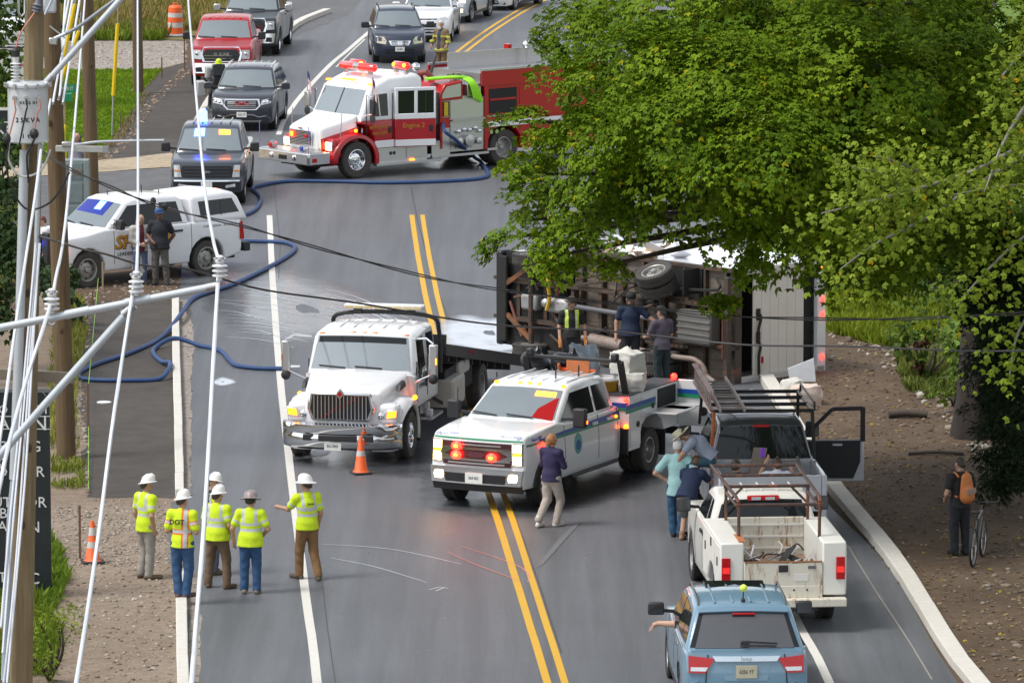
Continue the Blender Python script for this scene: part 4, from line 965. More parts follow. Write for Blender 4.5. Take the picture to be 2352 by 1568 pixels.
flag(Mw @ Vector((-.3, -1.5, 2.25)), .55, 'small striped flag on the far mirror of the fire engine')
# ---------------------------------------------------------------- white rollback tow truck
ax = (G(933, 1052) + G(690, 1046)) / 2 + Vector((0, .1, 0))
c = Car('tow_truck', 'white rollback tow truck with chrome slatted grille and its deck tilted back', ax, -102, 1.2, 'tow truck', x0=1.1, x1=-3, kf=.14, bulge=0, px=.1, kw=.1)
TW = paint('tow_white_paint', (.76, .77, .78), .06)
def hoodf(x, u, z):
    wd = lerp1(x, [-.6, 1.05], [1.04, .78]) - .07 * max(0, z - 1.2); return Vector((x - .12 * u * u * min(1, max(0, x)), u * wd, z - .05 * u * u * (1 if z > 1.3 else 0)))
taper_shell('bonnet', [(1.0, .7), (1.05, 1.0), (1.0, 1.42), (.85, 1.47), (.2, 1.57), (-.55, 1.66), (-.65, .7)], hoodf, TW, .1)
for sg in (1, -1):
    vs = []; fs = []; n = 16; RW = ((.56, 1.17), (.6, 1.215), (.7, 1.19), (.78, 1.04), (.8, .7))
    for i in range(n + 1):
        a = R(-15) + R(210) * i / n; ca, sa = math.cos(a), math.sin(a)
        for k, (rad, y) in enumerate(RW):
            vs.append((rad * ca * (1.25 if ca > 0 else 1.05), sg * (y - (.1 * max(0, ca) ** 2)), .47 + rad * sa))
    for i in range(n):
        for k in range(4): fs.append((i * 5 + k, i * 5 + k + 1, (i + 1) * 5 + k + 1, (i + 1) * 5 + k))
    f = MB().add(vs, fs).build('fender', TW, c.root, smooth=50); sm = f.modifiers.new('solid', 'SOLIDIFY'); sm.thickness = .02
    MB().box((.72, sg * .9, .98), (.4, .42, .44)).build('fender_nose', TW, c.root, bev=.1, seg=3)
    h = MB().prism([(sg * .64, .88), (sg * 1.1, .93), (sg * 1.12, 1.1), (sg * .9, 1.08)], .9, .935, 'x').build('headlight', LENS, c.root, bev=.015)
    MB().prism([(sg * .9, .93), (sg * 1.08, .95), (sg * 1.09, 1.07), (sg * .93, 1.06)], .936, .95, 'x').build('turn_signal', AMBL, h); MB().ball((.94, sg * .78, .97), (.02, .07, .06)).build('lamp_bulb', CHROME, h)
    MB().prism([(-.35, 1.38), (.2, 1.35), (.1, 1.47), (-.2, 1.52)], sg * .93, sg * 1.0).build('bonnet_vent', BLACK, c.root, bev=.01)
    MB().ball((-.35, sg * 1.17, 1.16), (.05, .05, .05)).build('marker_light', AMBL, c.root)
for x in (0, -6.6):
    for y in (1.19, -1.19): c.wheel(x, y, .47, .29, 'truck' if x == 0 else 'dual')
g = MB().prism([(-.58, .86), (.58, .86), (.68, 1.1), (.62, 1.42), (-.62, 1.42), (-.68, 1.1)], 1.0, 1.07, 'x').build('grille_surround', CHROME, c.root, bev=.03)
MB().prism([(-.53, .9), (.53, .9), (.61, 1.1), (.56, 1.37), (-.56, 1.37), (-.61, 1.1)], 1.05, 1.08, 'x').build('grille_recess', DARK, g)
for i in range(15):
    y = -.525 + .075 * i; MB().box((1.088, y, 1.135), (.02, .02, .46)).build('grille_slat', CHROME, g)
for i in range(9): MB().box((1.102, -.36 + .09 * i, .95 + .05 * i), (.012, .035, .02)).build('red_reflection_strip', REDLENS, g)
MB().add([(1.12, 0, 1.3), (1.12, .08, 1.4), (1.12, 0, 1.5), (1.12, -.08, 1.4), (1.05, 0, 1.3), (1.05, .08, 1.4), (1.05, 0, 1.5), (1.05, -.08, 1.4)], [(0, 1, 2, 3), (4, 7, 6, 5), (0, 4, 5, 1), (1, 5, 6, 2), (2, 6, 7, 3), (3, 7, 4, 0)]).build('emblem', CHROME, c.root)
MB().add([(1.125, 0, 1.34), (1.125, .05, 1.4), (1.125, 0, 1.46), (1.125, -.05, 1.4)], [(0, 1, 2, 3)]).build('emblem_core', REDLENS, c.root)
# chrome bumper, wrapped round
vs = []; fs = []; n = 14
for i in range(n + 1):
    t = -1 + 2 * i / n; y = 1.2 * t; x = 1.3 - .42 * abs(t) ** 3.2
    for dx, z in ((-.06, .32), (.0, .38), (.03, .55), (.0, .62), (.03, .66), (.02, .8), (-.05, .84)): vs.append((x + dx, y, z))
for i in range(n):
    for k in range(6): fs.append((i * 7 + k, i * 7 + k + 1, (i + 1) * 7 + k + 1, (i + 1) * 7 + k))
b = MB().add(vs, fs).build('front_bumper', CHROME, c.root, smooth=50); b.modifiers.new('s', 'SOLIDIFY').thickness = .03
for y, wd in ((0, .78), (.6, .22), (-.6, .22)): MB().box((1.3 - .42 * abs(y / 1.2) ** 3.2 + .02, y, .56), (.04, wd, .13)).build('bumper_opening', BLACK, b, bev=.02)
c.plate(1.31, .4, 'BX-7845', y=-.1, w_=.34, h_=.17)
cab = [(-.52, 1.5), (-.55, 1.62), (-.84, 2.27), (-1.05, 2.33), (-1.9, 2.37), (-2.6, 2.34), (-2.72, 2.24), (-2.76, 1.4)]
c.gh(cab, 1.1, 1.0, 1.5, 2.37, TW, 'cab_upper', .11)
taper_shell('cab_lower', [(-.5, 1.56), (-2.76, 1.56), (-2.76, .85), (-.72, .85), (-.6, 1.2)], lambda x, u, z: Vector((x, u * 1.1, z)), TW, .06)
c.gend('windscreen', (-.55, 1.62), (-.84, 2.27), None, uw=.93, vlo=.03, vhi=.97)
c.gend('sun_visor_strip', (-.55, 1.62), (-.84, 2.27), GLASS, .012, poly=[(-.87, .78), (.87, .78), (.865, .95), (-.865, .95)])
c.gside('side_window', [(-.95, 1.48), (-1.02, 2.2), (-1.62, 2.22), (-1.62, 1.62), (-1.3, 1.6), (-1.2, 1.48)]); c.gside('side_window', [(-1.95, 1.78), (-1.95, 2.22), (-2.5, 2.2), (-2.56, 1.78)])
c.wipers((-.55, 1.62), (-.84, 2.27))
def sbox(name, x0, x1, z0, z1, m, y=1.11, th=.02, sg=(1, -1), bev=.004):
    for q in sg: o = MB().box(((x0 + x1) / 2, q * y, (z0 + z1) / 2), (abs(x1 - x0), th, z1 - z0)).build(name, m, c.root, bev=bev)
    return o
for x in (-.82, -1.76): sbox('door_seam', x, x - .014, 1.0, 1.8, DARK, 1.1, bev=0)
sbox('door_handle', -1.56, -1.68, 1.2, 1.5, BLACK, 1.12)
for sg in (1, -1):
    text('BATCHELDER', 'door_lettering', .13, DKL, c.root, frame((-1.2, sg * 1.125, 1.28), (-sg, 0, 0), (0, 0, 1)), extrude=.002).data.body = 'TOWING'
    mb = MB()   # the pine trees and hills of the door picture
    for x, z, s_ in ((-1.0, 1.4, .2), (-1.12, 1.4, .26), (-1.42, 1.4, .16)):
        for k in range(3): mb.prism([(x - s_ * (.4 - .1 * k), z + s_ * .38 * k), (x + s_ * (.4 - .1 * k), z + s_ * .38 * k), (x, z + s_ * (.38 * k + .55))], sg * 1.112, sg * 1.116)
    mb.build('door_picture', DKL, c.root, smooth=0, kind='stuff')
    m_ = MB().box((-.55, sg * 1.5, 1.88), (.12, .17, .62)).build('wing_mirror', STEEL, c.root, bev=.03)
    MB().tube([(-.75, sg * 1.02, 2.26), (-.6, sg * 1.35, 2.3), (-.55, sg * 1.5, 2.2)], .02, 6).build('mirror_arm', CHROME, m_); MB().tube([(-.6, sg * 1.06, 1.4), (-.55, sg * 1.5, 1.6)], .02, 6).build('mirror_arm', CHROME, m_)
    MB().ball((-.53, sg * 1.5, 1.5), (.06, .1, .1)).build('convex_mirror', BLACK, m_); MB().box((-.48, sg * 1.57, 1.86), (.03, .02, .12)).build('turn_signal', AMBL if sg > 0 else AMB, m_)
for i, y in enumerate((-.85, -.22, 0, .22, .85)): MB().box((-.98, y, 2.325 - .03 * (abs(y) > .5)), (.12, .12, .04)).build('clearance_light', AMB, c.root, bev=.015)
roof_ribs(c, -1.3, -2.5, 2.395, (-.6, -.3, 0, .3, .6), TW)
MB().tube(smooth_path([(-2.85, -1.12, 1.3), (-2.85, -1.1, 2.1), (-2.75, -.85, 2.46), (-2.75, .85, 2.46), (-2.85, 1.1, 2.1), (-2.85, 1.12, 1.3)], 5), .045, 8).build('light_hoop', BLACK, c.root)
o = MB().box((-2.72, 0, 2.62), (.28, 1.62, .09)).build('light_bar', mat('clear_bar', (.6, .6, .55), .15, coat=1), c.root, bev=.03)
for y in (-.55, .55): MB().box((-2.72, y, 2.52), (.1, .16, .1)).build('bar_foot', BLACK, o)
for k in range(8): MB().box((-2.575, -.7 + .2 * k, 2.61), (.012, .15, .05)).build('bar_lens', mat('pale_amber', (.55, .42, .2), .2), o)
# chassis and tilted deck
MB().box((-4.75, 0, .92), (2.6, 2.15, .62)).build('under_deck_shade', DARK, c.root)  # dark block added in place of the deep shadow beneath the deck
MB().box((-3.6, 0, .75), (7.6, .9, .26)).build('chassis_frame', DARK, c.root)
RUSTD = rusty('dark_deck_steel', (.03, .028, .03), (.08, .03, .018), .55, .2)
deck = bpy.data.objects.new('tilt_deck', None); C.objects.link(deck); deck.parent = c.root; deck.location = (-2.95, 0, 1.72); deck.rotation_euler = (0, R(-9.8), 0)
MB().box((-3.8, 0, 0), (7.6, 2.4, .1)).build('deck_plate', RUSTD, deck); 
for sg in (1, -1): MB().box((-3.8, sg * 1.2, .02), (7.6, .06, .24)).build('deck_rail', RUSTD, deck, bev=.01)
MB().box((-.05, 0, .15), (.08, 2.4, .35)).build('headboard', RUSTD, deck)
for k in range(9): MB().box((-.6 - .75 * k, 0, -.13), (.09, 2.3, .16)).build('deck_beam', RUSTD, deck)
for x in (-2.2, -2.5): MB().box((x, 1.235, .05), (.12, .02, .06)).build('deck_marker', REDLENS, deck)
for sg in (1, -1): MB().box((-3.4, sg * .42, .98), (6.4, .14, .22)).build('subframe_rail', RUSTD, c.root)
for k in range(5): MB().bar((-3.3 - .9 * k, .3, 1.0), (-3.3 - .9 * k, .3, 1.45 - .12 * k), .12).build('deck_prop', RUSTD, c.root)
BOXM = rusty('toolbox_aluminium', (.42, .4, .36), (.2, .12, .07), .62, .2)
tb = MB().box((-3.85, 1.02, .78), (1.15, .5, .56)).build('toolbox', BOXM, c.root, bev=.02); MB().box((-3.85, 1.28, .8), (1.05, .02, .44)).build('toolbox_door', BOXM, tb, bev=.005); MB().box((-4.15, 1.295, .86), (.28, .01, .16)).build('toolbox_sticker', mat('sticker_white', (.6, .58, .55), .6, col2=(.5, .3, .25)), tb)
MB().box((-5.0, .8, 1.1), (1.0, .7, .3)).build('tool_tray', BOXM, c.root, bev=.05)
MB().box((-2.35, 1.0, .5), (1.0, .35, .05)).build('cab_step', ALU, c.root); MB().tube([(-2.2, .95, .56), (-2.2, .95, .8)], .1, 10).build('air_tank', STEEL, c.root)
MB().box((-2.1, 1.06, .59), (.16, .14, .14)).build('jug', mat('white_jug', (.6, .62, .65), .4), c.root, bev=.03)
for sg in (1, -1): MB().bar((-2.9, sg * .6, .95), (-3.35, sg * 1.12, .55), .06).build('hook_strut', BLACK, c.root)
for sg in (1, -1): MB().box((-.68, sg * 1.03, .55), (.04, .34, .6)).build('mud_flap', BLACK, c.root)
TOW = c
# ---------------------------------------------------------------- white utility truck with green and blue stripes
o_, h_ = place((1232, 1163), (1471, 1086), 1.03); o_ = o_ + Vector((.2, 0, 0)); h_ += 2.5
DW = paint('agency_white_paint', (.74, .75, .75), .08)
c = pickup('utility_truck', 'white striped utility truck with red grille strobes and bagged load behind the cab', o_, h_, DW,
           dict(hw=1.03, wb=4.45, fo=.98, ro=1.2, r=.43, zb=.42, hz=1.42, cz=1.51, cx=-.5, bz=1.44, rz=2.1, tx=-1.3, rx=-3.05, rbx=-3.2, cabonly=1, xe=-3.3, rearwheels=False, mirsz=(.14, .26, .36), mirarm=.2, kf=.06), 'chrome')
DEP = c
STG = mat('green_stripe', (.01, .22, .1), .4); STB = mat('blue_stripe', (.01, .06, .3), .4)
c.fpanel('bumper', [(-1.0, .5), (1.0, .5), (1.02, .8), (-1.02, .8)], CHROME, .08); c.fpanel('air_dam', [(-1.0, .36), (1.0, .36), (1.0, .5), (-1.0, .5)], BLACK, .05)
c.fpanel('bumper_opening', [(-.66, .53), (.66, .53), (.7, .7), (-.7, .7)], BLACK, .086)
g = c.fpanel('grille', [(-.74, .84), (.74, .84), (.78, 1.28), (-.78, 1.28)], mat('red_lit_grille', (.05, .012, .014), .35), .05)[0]  # red spill of the strobes put into the grille colour
c.fpanel('grille_bar', [(-.55, 1.22), (.55, 1.22), (.55, 1.245), (-.55, 1.245)], STEEL, .066); c.fpanel('grille_bar', [(-.62, .87), (.62, .87), (.62, .9), (-.62, .9)], STEEL, .066)
for z0, z1 in ((1.14, 1.18), (.93, .97)): c.fpanel('grille_bar', [(-.74, z0), (.74, z0), (.74, z1), (-.74, z1)], CHROME, .07)
for sg in (1, -1): c.fpanel('grille_bar', [(sg * .5, 1.14), (sg * .74, 1.18), (sg * .8, 1.06), (sg * .72, .93), (sg * .5, .97), (sg * .7, 1.05)], CHROME, .07)
c.fpanel('emblem', [(-.2, 1.05), (-.13, 1.0), (.13, 1.0), (.2, 1.05), (.13, 1.1), (-.13, 1.1)], mat('red_lit_emblem', (.1, .03, .04), .3), .076)  # emblem coloured with the same red strobe spill
for y, z in ((-.42, 1.2), (-.42, 1.03), (.36, 1.02)): MB().ball(c.Fp(y, z, .09), (.05, .11, .085)).build('grille_strobe', REDL, c.root)
for y, z in ((-.42, 1.2), (-.42, 1.03), (.36, 1.02)): MB().ball(c.Fp(y, z, .13), (.02, .045, .03)).build('strobe_core', ORL, c.root)
lamp(c, [(.78, .88), (1.0, .88), (1.02, 1.3), (.8, 1.3)], CHROME, .05)
lamp(c, [(.79, .9), (.97, .9), (.97, 1.06), (.79, 1.06)], LIT, .058); lamp(c, [(.79, 1.13), (.97, 1.13), (.98, 1.28), (.8, 1.28)], LIT, .058); lamp(c, [(.8, 1.07), (.97, 1.07), (.97, 1.12), (.8, 1.12)], AMBL, .058)
for o in c.fpanel('fog_light', [(.76, .58), (.9, .58), (.92, .65), (.9, .72), (.76, .72), (.74, .65)], LIT, .092, both=True): pass
c.plate(1.075, .62, '064 003', w_=.36, h_=.2)
c.fpanel('green_stripe', [(-1.0, 1.315), (1.0, 1.315), (1.0, 1.345), (-1.0, 1.345)], STG, .01)
for y in (-.72, .72): text('Maine DEP', 'bonnet_lettering', .1, STB, c.root, frame(c.Fp(y, 1.372, .0) + Vector((-.02, 0, .015)), (0, 1, 0), (-.6, 0, .8)), extrude=.002)
c.spanel('blue_stripe', [(.3, 1.31), (-3.28, 1.36), (-3.28, 1.24), (.3, 1.27)], STB, .006); c.spanel('green_stripe', [(.8, 1.27), (.3, 1.27), (-3.28, 1.235), (-3.28, 1.19), (.8, 1.23)], STG, .006)
for sg in (1, -1): side_text(c, 'Maine DEP', .45, 1.34, .1, STB, sg)
sl_ = c.spanel('door_seal', [(-1.35 + .17 * math.cos(a), 1.0 + .2 * math.sin(a)) for a in np.linspace(0, 6.283, 17)[:-1]], mat('seal_green', (.1, .35, .3), .5), .006); c.spanel('door_seal_core', [(-1.35 + .1 * math.cos(a), .97 + .1 * math.sin(a)) for a in np.linspace(0, 6.283, 13)[:-1]], STB, .01)
ws_light(c, (-.48, 1.51), (-1.3, 2.02), .3, .78, .72, .84, ORL)
c.gend('windscreen_light_glow', (-.48, 1.51), (-1.3, 2.02), mat('red_glow', (.07, .001, .001), .2, emit=.22, ecol=(1, .01, .01), spec=.2), .014, poly=[(.45, .1), (.9, .02), (.88, .7), (.8, .66), (.5, .35)])  # red reflection in the windscreen painted as a faintly glowing pane
for i, y in enumerate((-.7, -.2, 0, .2, .7)): MB().ball((-1.38, y, 2.08 - .02 * abs(y)), (.05, .045, .03)).build('clearance_light', AMBL, c.root)
roof_ribs(c, -1.6, -2.9, 2.12, (-.6, -.35, -.1, .15, .4, .65), DW)
for x, y, h in ((-1.9, .3, .25), (-1.7, -.85, .1), (-2.4, .55, .22)): MB().tube([(x, y, 2.1), (x, y, 2.1 + h)], .015, 5).build('antenna', BLACK, c.root)
MB().tube([(-.2, -.96, 1.42), (-.25, -.97, 2.1)], .01, 5).build('fender_antenna', BLACK, c.root)
MB().ball((.25, 1.03, 1.2), (.05, .05, .06)).build('fender_strobe', REDL, c.root); MB().ball((-3.05, 1.04, 1.28), (.04, .03, .03)).build('marker_light', AMBL, c.root)
for sg in (1, -1): MB().box((-.83, sg * 1.38, 1.5), (.02, .16, .06)).build('mirror_signal', AMBL if sg > 0 else AMB, c.root)
for x_ in (0,):
    for sg in (1, -1):
        MB().tube([(x_ + .55 * math.cos(a), sg * 1.01, .43 + .55 * math.sin(a)) for a in np.linspace(.05, math.pi - .05, 14)], .05, 6).build('wheel_arch_trim', BLACK, c.root)
# service body
SB = c.root
def sb(name, x0, x1, y0, y1, z0, z1, m=DW, bev=.012, parent=None, label=None): return MB().box(((x0 + x1) / 2, (y0 + y1) / 2, (z0 + z1) / 2), (abs(x1 - x0), abs(y1 - y0), abs(z1 - z0))).build(name, m, parent or SB, bev=bev, label=label)
GREY = mat('dark_liner', (.035, .036, .04), .7)
for sg in (1, -1):
    prof = [(-3.4, .55), (-3.4, 1.62), (-5.75, 1.62), (-5.75, .75), (-5.05, .75), (-4.92, .98), (-4.7, 1.1), (-4.45, 1.12), (-4.2, 1.1), (-4.0, .98), (-3.92, .8), (-3.92, .55)]
    cb = MB().prism(prof, sg * .62, sg * 1.16).build('side_cabinet', DW, SB, bev=.015)
    MB().prism([(-3.38, 1.625), (-5.77, 1.625), (-5.77, 1.64), (-3.38, 1.64)], sg * .6, sg * 1.17).build('cabinet_top', GREY, cb)
    for x0, x1, z0, z1 in ((-3.45, -3.9, .62, 1.56), (-3.95, -4.6, 1.16, 1.56)):
        d = MB().box(((x0 + x1) / 2, sg * 1.168, (z0 + z1) / 2), (abs(x1 - x0), .02, z1 - z0)).build('cabinet_door', DW, cb, bev=.006); MB().lathe([(.06, 0), (.06, .02), (.001, .025)], 12, 0, Matrix.Translation((x1 + .14, sg * 1.178, (z0 + z1) / 2 - .05)) @ Matrix.Rotation(R(-90 * sg), 4, 'X')).build('door_latch', BLACK, cb)
    MB().box((-3.9, sg * 1.181, 1.42), (1.4, .006, .09)).build('blue_stripe', STB, cb); MB().box((-3.9, sg * 1.181, 1.335), (1.4, .006, .07)).build('green_stripe', STG, cb)
    MB().box((-3.39, sg * .88, 1.44), (.008, .5, .09)).build('blue_stripe', STB, cb); MB().box((-3.39, sg * .88, 1.36), (.008, .5, .06)).build('green_stripe', STG, cb)
    MB().ball((-3.38, sg * 1.1, 1.55), (.05, .05, .05)).build('corner_strobe', REDL, cb); MB().ball((-3.38, sg * 1.1, 1.02), (.04, .05, .06)).build('corner_marker', AMBL, cb)
    MB().box((-5.15, sg * 1.165, 1.4), (.85, .02, .36)).build('open_bay', DARK, cb)
    MB().box((-3.36, sg * .9, .75), (.06, .5, .5)).build('gravel_guard', BLACK, cb)
MB().box((-4.7, 1.48, 1.2), (.95, .62, .03)).build('fold_down_shelf', DW, SB, bev=.005)
MB().box((-5.2, 1.48, 1.2), (.8, .5, .03)).build('fold_down_shelf', DW, SB, bev=.005)
d = MB().box((-5.72, 1.52, 1.2), (.035, .72, .9)).build('open_bay_door', DW, SB, bev=.02); MB().box((-5.7, 1.52, 1.42), (.006 + .035, .7, .09)).build('blue_stripe', STB, d); MB().box((-5.7, 1.52, 1.34), (.006 + .035, .7, .08)).build('green_stripe', STG, d)
MB().lathe([(.09, 0), (.09, .03), (.001, .035)], 14, 0, Matrix.Translation((-5.69, 1.72, 1.05)) @ Matrix.Rotation(R(90), 4, 'Y')).build('door_latch', BLACK, d)
MB().ball((-5.7, 1.08, 1.7), (.06, .06, .06)).build('rear_strobe', REDL, SB)
sb('load_floor', -3.35, -5.8, -.62, .62, .7, .78, GREY); sb('rear_bumper', -5.75, -5.95, -1.15, 1.15, .55, .7, BLACK)
MB().box((-4.6, 0, .55), (2.6, 1.0, .3)).build('chassis_frame', DARK, SB); MB().bar((-1.0, 1.0, .42), (-3.1, 1.0, .42), .16, .05).build('running_board', BLACK, SB); MB().bar((-1.0, -1.0, .42), (-3.1, -1.0, .42), .16, .05).build('running_board', BLACK, SB)
for sg in (1, -1):
    c.wheel(-4.45, sg * 1.14, .43, .25, 'dual'); c.wheel(-4.45, sg * .86, .43, .25, 'dual'); MB().box((-5.02, sg * 1.0, .5), (.03, .4, .5)).build('mud_flap', BLACK, SB)
# headache rack with light bar
hr = MB(); hr.bar((-3.32, -1.0, 2.3), (-3.32, 1.0, 2.3), .09, .06); hr.build('rack_crossbar', BLACK, SB, bev=.01)
for sg in (1, -1):
    MB().bar((-3.32, sg * 1.0, 2.3), (-3.55, sg * 1.02, 1.62), .12, .08).build('rack_upright', BLACK, SB, bev=.01); MB().box((-3.3, sg * .9, 2.38), (.14, .14, .14)).build('rack_lamp', BLACK, SB, bev=.03)
DEPM = Matrix.Translation(o_) @ Matrix.Rotation(R(h_), 4, 'Z')
# ---------------------------------------------------------------- box truck lying on its right side, underside towards the road
A0 = G(1690, 880); B0 = G(1890, 850); up_ = (B0 - A0); up_.z = 0; up_.normalize(); fw = Vector((-up_.y, up_.x, 0))
W2 = 1.22
org = A0 - up_ * .95 + Vector((0, 0, W2))
M = Matrix((fw, Vector((0, 0, 1)), up_)).transposed().to_4x4(); M.translation = org
BT = thing('overturned_box_truck', 'white box truck tipped over on its side with its dirty underside and wheels exposed', 'box truck', M=M)
def bt(name, c_, d, m, bev=.0, parent=None, label=None, rot=None, kind=None): return MB().box(c_, d, 0, rot).build(name, m, parent or BT, bev=bev, label=label, kind=kind)
DIRTY = rusty('underside_grime', (.065, .055, .045), (.13, .065, .03), .52, .18, .8); FRAME = rusty('rusty_frame_steel', (.05, .04, .032), (.15, .06, .025), .5, .15, .75); TANKM = rusty('grimy_tank_steel', (.13, .125, .115), (.09, .06, .04), .55, .2, .55)
DARKC = mat('black_grime', (.014, .013, .012), .8); WOODF = rusty('weathered_floor_planks', (.17, .14, .11), (.1, .075, .055), .5, .2, .85); BOXW = paint('box_side_white', (.72, .73, .76), .12)
L = 4.9
# box: side wall on top, roof, front wall, floor planks one by one
bt('side_wall', (L / 2 - .3, W2 - .02, 2.35), (L - .6, .04, 2.65), BOXW); bt('lower_side_wall', (L / 2, -W2 + .02, 2.35), (L, .04, 2.65), BOXW); bt('box_roof', (L / 2, 0, 3.66), (L, 2.44, .04), BOXW)
bt('front_wall', (L, 0, 2.3), (.04, 2.4, 2.6), BOXW); bt('inner_wall', (.9, 0, 2.3), (.03, 2.36, 2.6), DARKC)
for i in range(11): bt('floor_plank', (L / 2, -1.1 + .22 * i, 1.01 + random.uniform(-.004, .004)), (L, .212, .05), WOODF)
for i in range(8): bt('floor_crossmember', (.25 + .62 * i, 0, .93), (.06, 2.36, .11), FRAME)
bt('box_side_rail', (L / 2, W2 - .03, .95), (L, .07, .16), FRAME); bt('box_side_rail', (L / 2, -W2 + .03, .95), (L, .07, .16), FRAME)
# torn wood and sheet metal at the front top corner
SPL = mat('splintered_plywood', (.48, .32, .17), .8, 0, .3, 14)
for i in range(26):
    x = 2.6 + random.uniform(0, 1.8); a = Vector((x, W2 + random.uniform(-.06, .06), 1.0 + random.uniform(0, .35))); d = Vector((random.uniform(-.5, .5), random.uniform(.02, .3), random.uniform(-.25, .3)))
    MB().bar(a, a + d, random.uniform(.06, .16), .012, 0, (random.uniform(-1, 1), 1, .5)).build('plywood_splinter', SPL if i % 3 else WOODF, BT)
for i in range(14):
    a = Vector((2.2 + random.uniform(0, 2.8), W2 + random.uniform(0, .12), 1.1 + random.uniform(0, 1.2))); d = Vector((random.uniform(-.6, .6), random.uniform(-.05, .28), random.uniform(-.3, .3)))
    MB().bar(a, a + d, random.uniform(.1, .4), .01, 0, (random.uniform(-1, 1), 1, random.uniform(-1, 1))).build('torn_sheet_metal', BOXW, BT)
# rear end
for y in (-W2 + .06, W2 - .06): bt('rear_post', (-.02, y, 2.3), (.1, .12, 2.7), rusty('rear_frame_white', (.55, .53, .5), (.2, .1, .05), .6, .2))
bt('rear_header', (-.02, 0, 3.55), (.1, 2.44, .26), BOXW); bt('rear_sill', (-.03, 0, .93), (.12, 2.44, .2), FRAME)
dm = mat('roll_door_white', (.66, .61, .55), .55, 0, .1, 2)
rd = thing('roll_up_door', None, None); C.objects.unlink(rd); bpy.data.objects.remove(rd)
for i in range(6): bt('door_slat', (.03, 0, 1.62 + .265 * i), (.035, 2.2, .258), dm, .006)
bt('door_gap_top', (.1, 0, 3.3), (.02, 2.2, .25), DARKC); 
for z in (1.72, 1.78): bt('reflector', (.005, .92 if z < 1.75 else -.8, z), (.02, .14, .05), REDLENS)
STRAP = mat('door_strap', (.02, .018, .016), .8)
MB().tube(smooth_path([(.0, .25, 1.58), (-.06, .15, 1.66), (-.05, -.1, 1.6), (-.06, -.35, 1.58), (-.05, -.5, 1.66), (-.06, -.7, 1.6), (-.05, -1.2, 1.62)], 4), .035, 6).build('pull_strap', STRAP, BT)
bt('door_latch', (-.01, -.3, 1.63), (.06, .25, .09), STRAP, .01); bt('door_latch', (-.01, .2, 1.63), (.06, .25, .09), STRAP, .01)
for y in (1.05, .35, .02, -.9): MB().ball((-.08, y, 3.58), (.03, .05, .045)).build('rear_marker', REDL if y < 1 else AMBL, BT)
# chassis
for y in (.43, -.43): bt('frame_rail', (3.6, y, .72), (7.0, .08, .24), FRAME, .01)
for i in range(8): bt('frame_crossmember', (.4 + .85 * i, 0, .72), (.1, .86, .16), FRAME)
MB().tube([(1.75, -1.0, .5), (1.75, 1.0, .5)], .08, 10).build('rear_axle', FRAME, BT); MB().ball((1.75, 0, .48), (.24, .2, .2)).build('differential', FRAME, BT)
MB().tube([(1.9, 0, .52), (4.6, .02, .62)], .06, 10).build('drive_shaft', mat('shaft_steel', (.16, .16, .17), .5, .6), BT)
MB().tube([(5.75, -.95, .45), (5.75, .95, .45)], .06, 8).build('front_axle', FRAME, BT)
def btw(x, y, r, sgn, style='dual'):
    ty, rm = wheel_mesh(r, .24, style, 1); t = bpy.data.objects.new('wheel', ty); C.objects.link(t); t.parent = BT; t.location = (x, y, .42); t.rotation_euler = (0, .4, 0 if sgn > 0 else math.pi)
    q = bpy.data.objects.new('rim', rm); C.objects.link(q); q.parent = t; return t
for y, s_ in ((1.02, 1), (.76, -1), (-1.02, -1), (-.76, 1)):
    q = btw(1.75, y, .42, s_, 'steel' if y > 1 else 'dual')
    if y > 0: q.rotation_euler = (R(-24 if s_ > 0 else 24), 0, 0 if s_ > 0 else math.pi); q.location.z = .36 - (y - .76) * .44
btw(5.75, -1.02, .39, -1); btw(5.75, .98, .39, 1)
for sg in (1, -1):
    for k in range(4): bt('leaf_spring', (1.75, sg * .52, .62 - .02 * k), (1.3 - .25 * k, .07, .016), FRAME)
    MB().tube([(2.5, sg * .3, .75), (1.9, sg * .42, .42)], .04, 8).build('shock_absorber', DARKC, BT)
bt('mud_flap', (1.05, .9, .7), (.03, .55, .6), DARKC); bt('wheel_well_liner', (1.4, .75, .9), (.9, .8, .04), DARKC)
tk = bt('fuel_tank', (1.0 + 1.9, -.05 - .66, .62), (.01, .01, .01), DARKC); bpy.data.objects.remove(tk)
tk = bt('fuel_tank', (.75, -.05, .58), (1.0, .72, .34), TANKM, .05)
for k in range(5): bt('tank_rib', (.75, -.33 + .14 * k, .405), (.98, .05, .03), TANKM, .01, tk)
RB = mat('red_brown_ribs', (.16, .055, .04), .7)
for k in range(6): bt('liftgate_rib', (-.02 + .03 * k - .02, -.15 + .0 * k, .5 + .07 * k), (.02, 1.0, .045), RB)
bt('rear_bumper_beam', (-.06, 0, .62), (.12, 2.2, .12), FRAME, .01); bt('bumper_upright', (-.04, .45, .78), (.1, .08, .4), FRAME); bt('bumper_upright', (-.04, -.45, .78), (.1, .08, .4), FRAME)
EXH = rusty('exhaust_pipe_rust', (.25, .2, .17), (.14, .06, .03), .5, .2)
MB().tube(smooth_path([(4.2, -.62, .5), (2.6, -.68, .42), (1.2, -.72, .38), (.7, -.72, .38), (.45, -.85, .4), (.35, -1.05, .42), (.15, -1.15, .44)], 4), .06, 10).build('exhaust_pipe', EXH, BT, smooth=60); MB().tube([(3.9, -.62, .48), (2.9, -.66, .45)], .13, 12).build('muffler', EXH, BT)
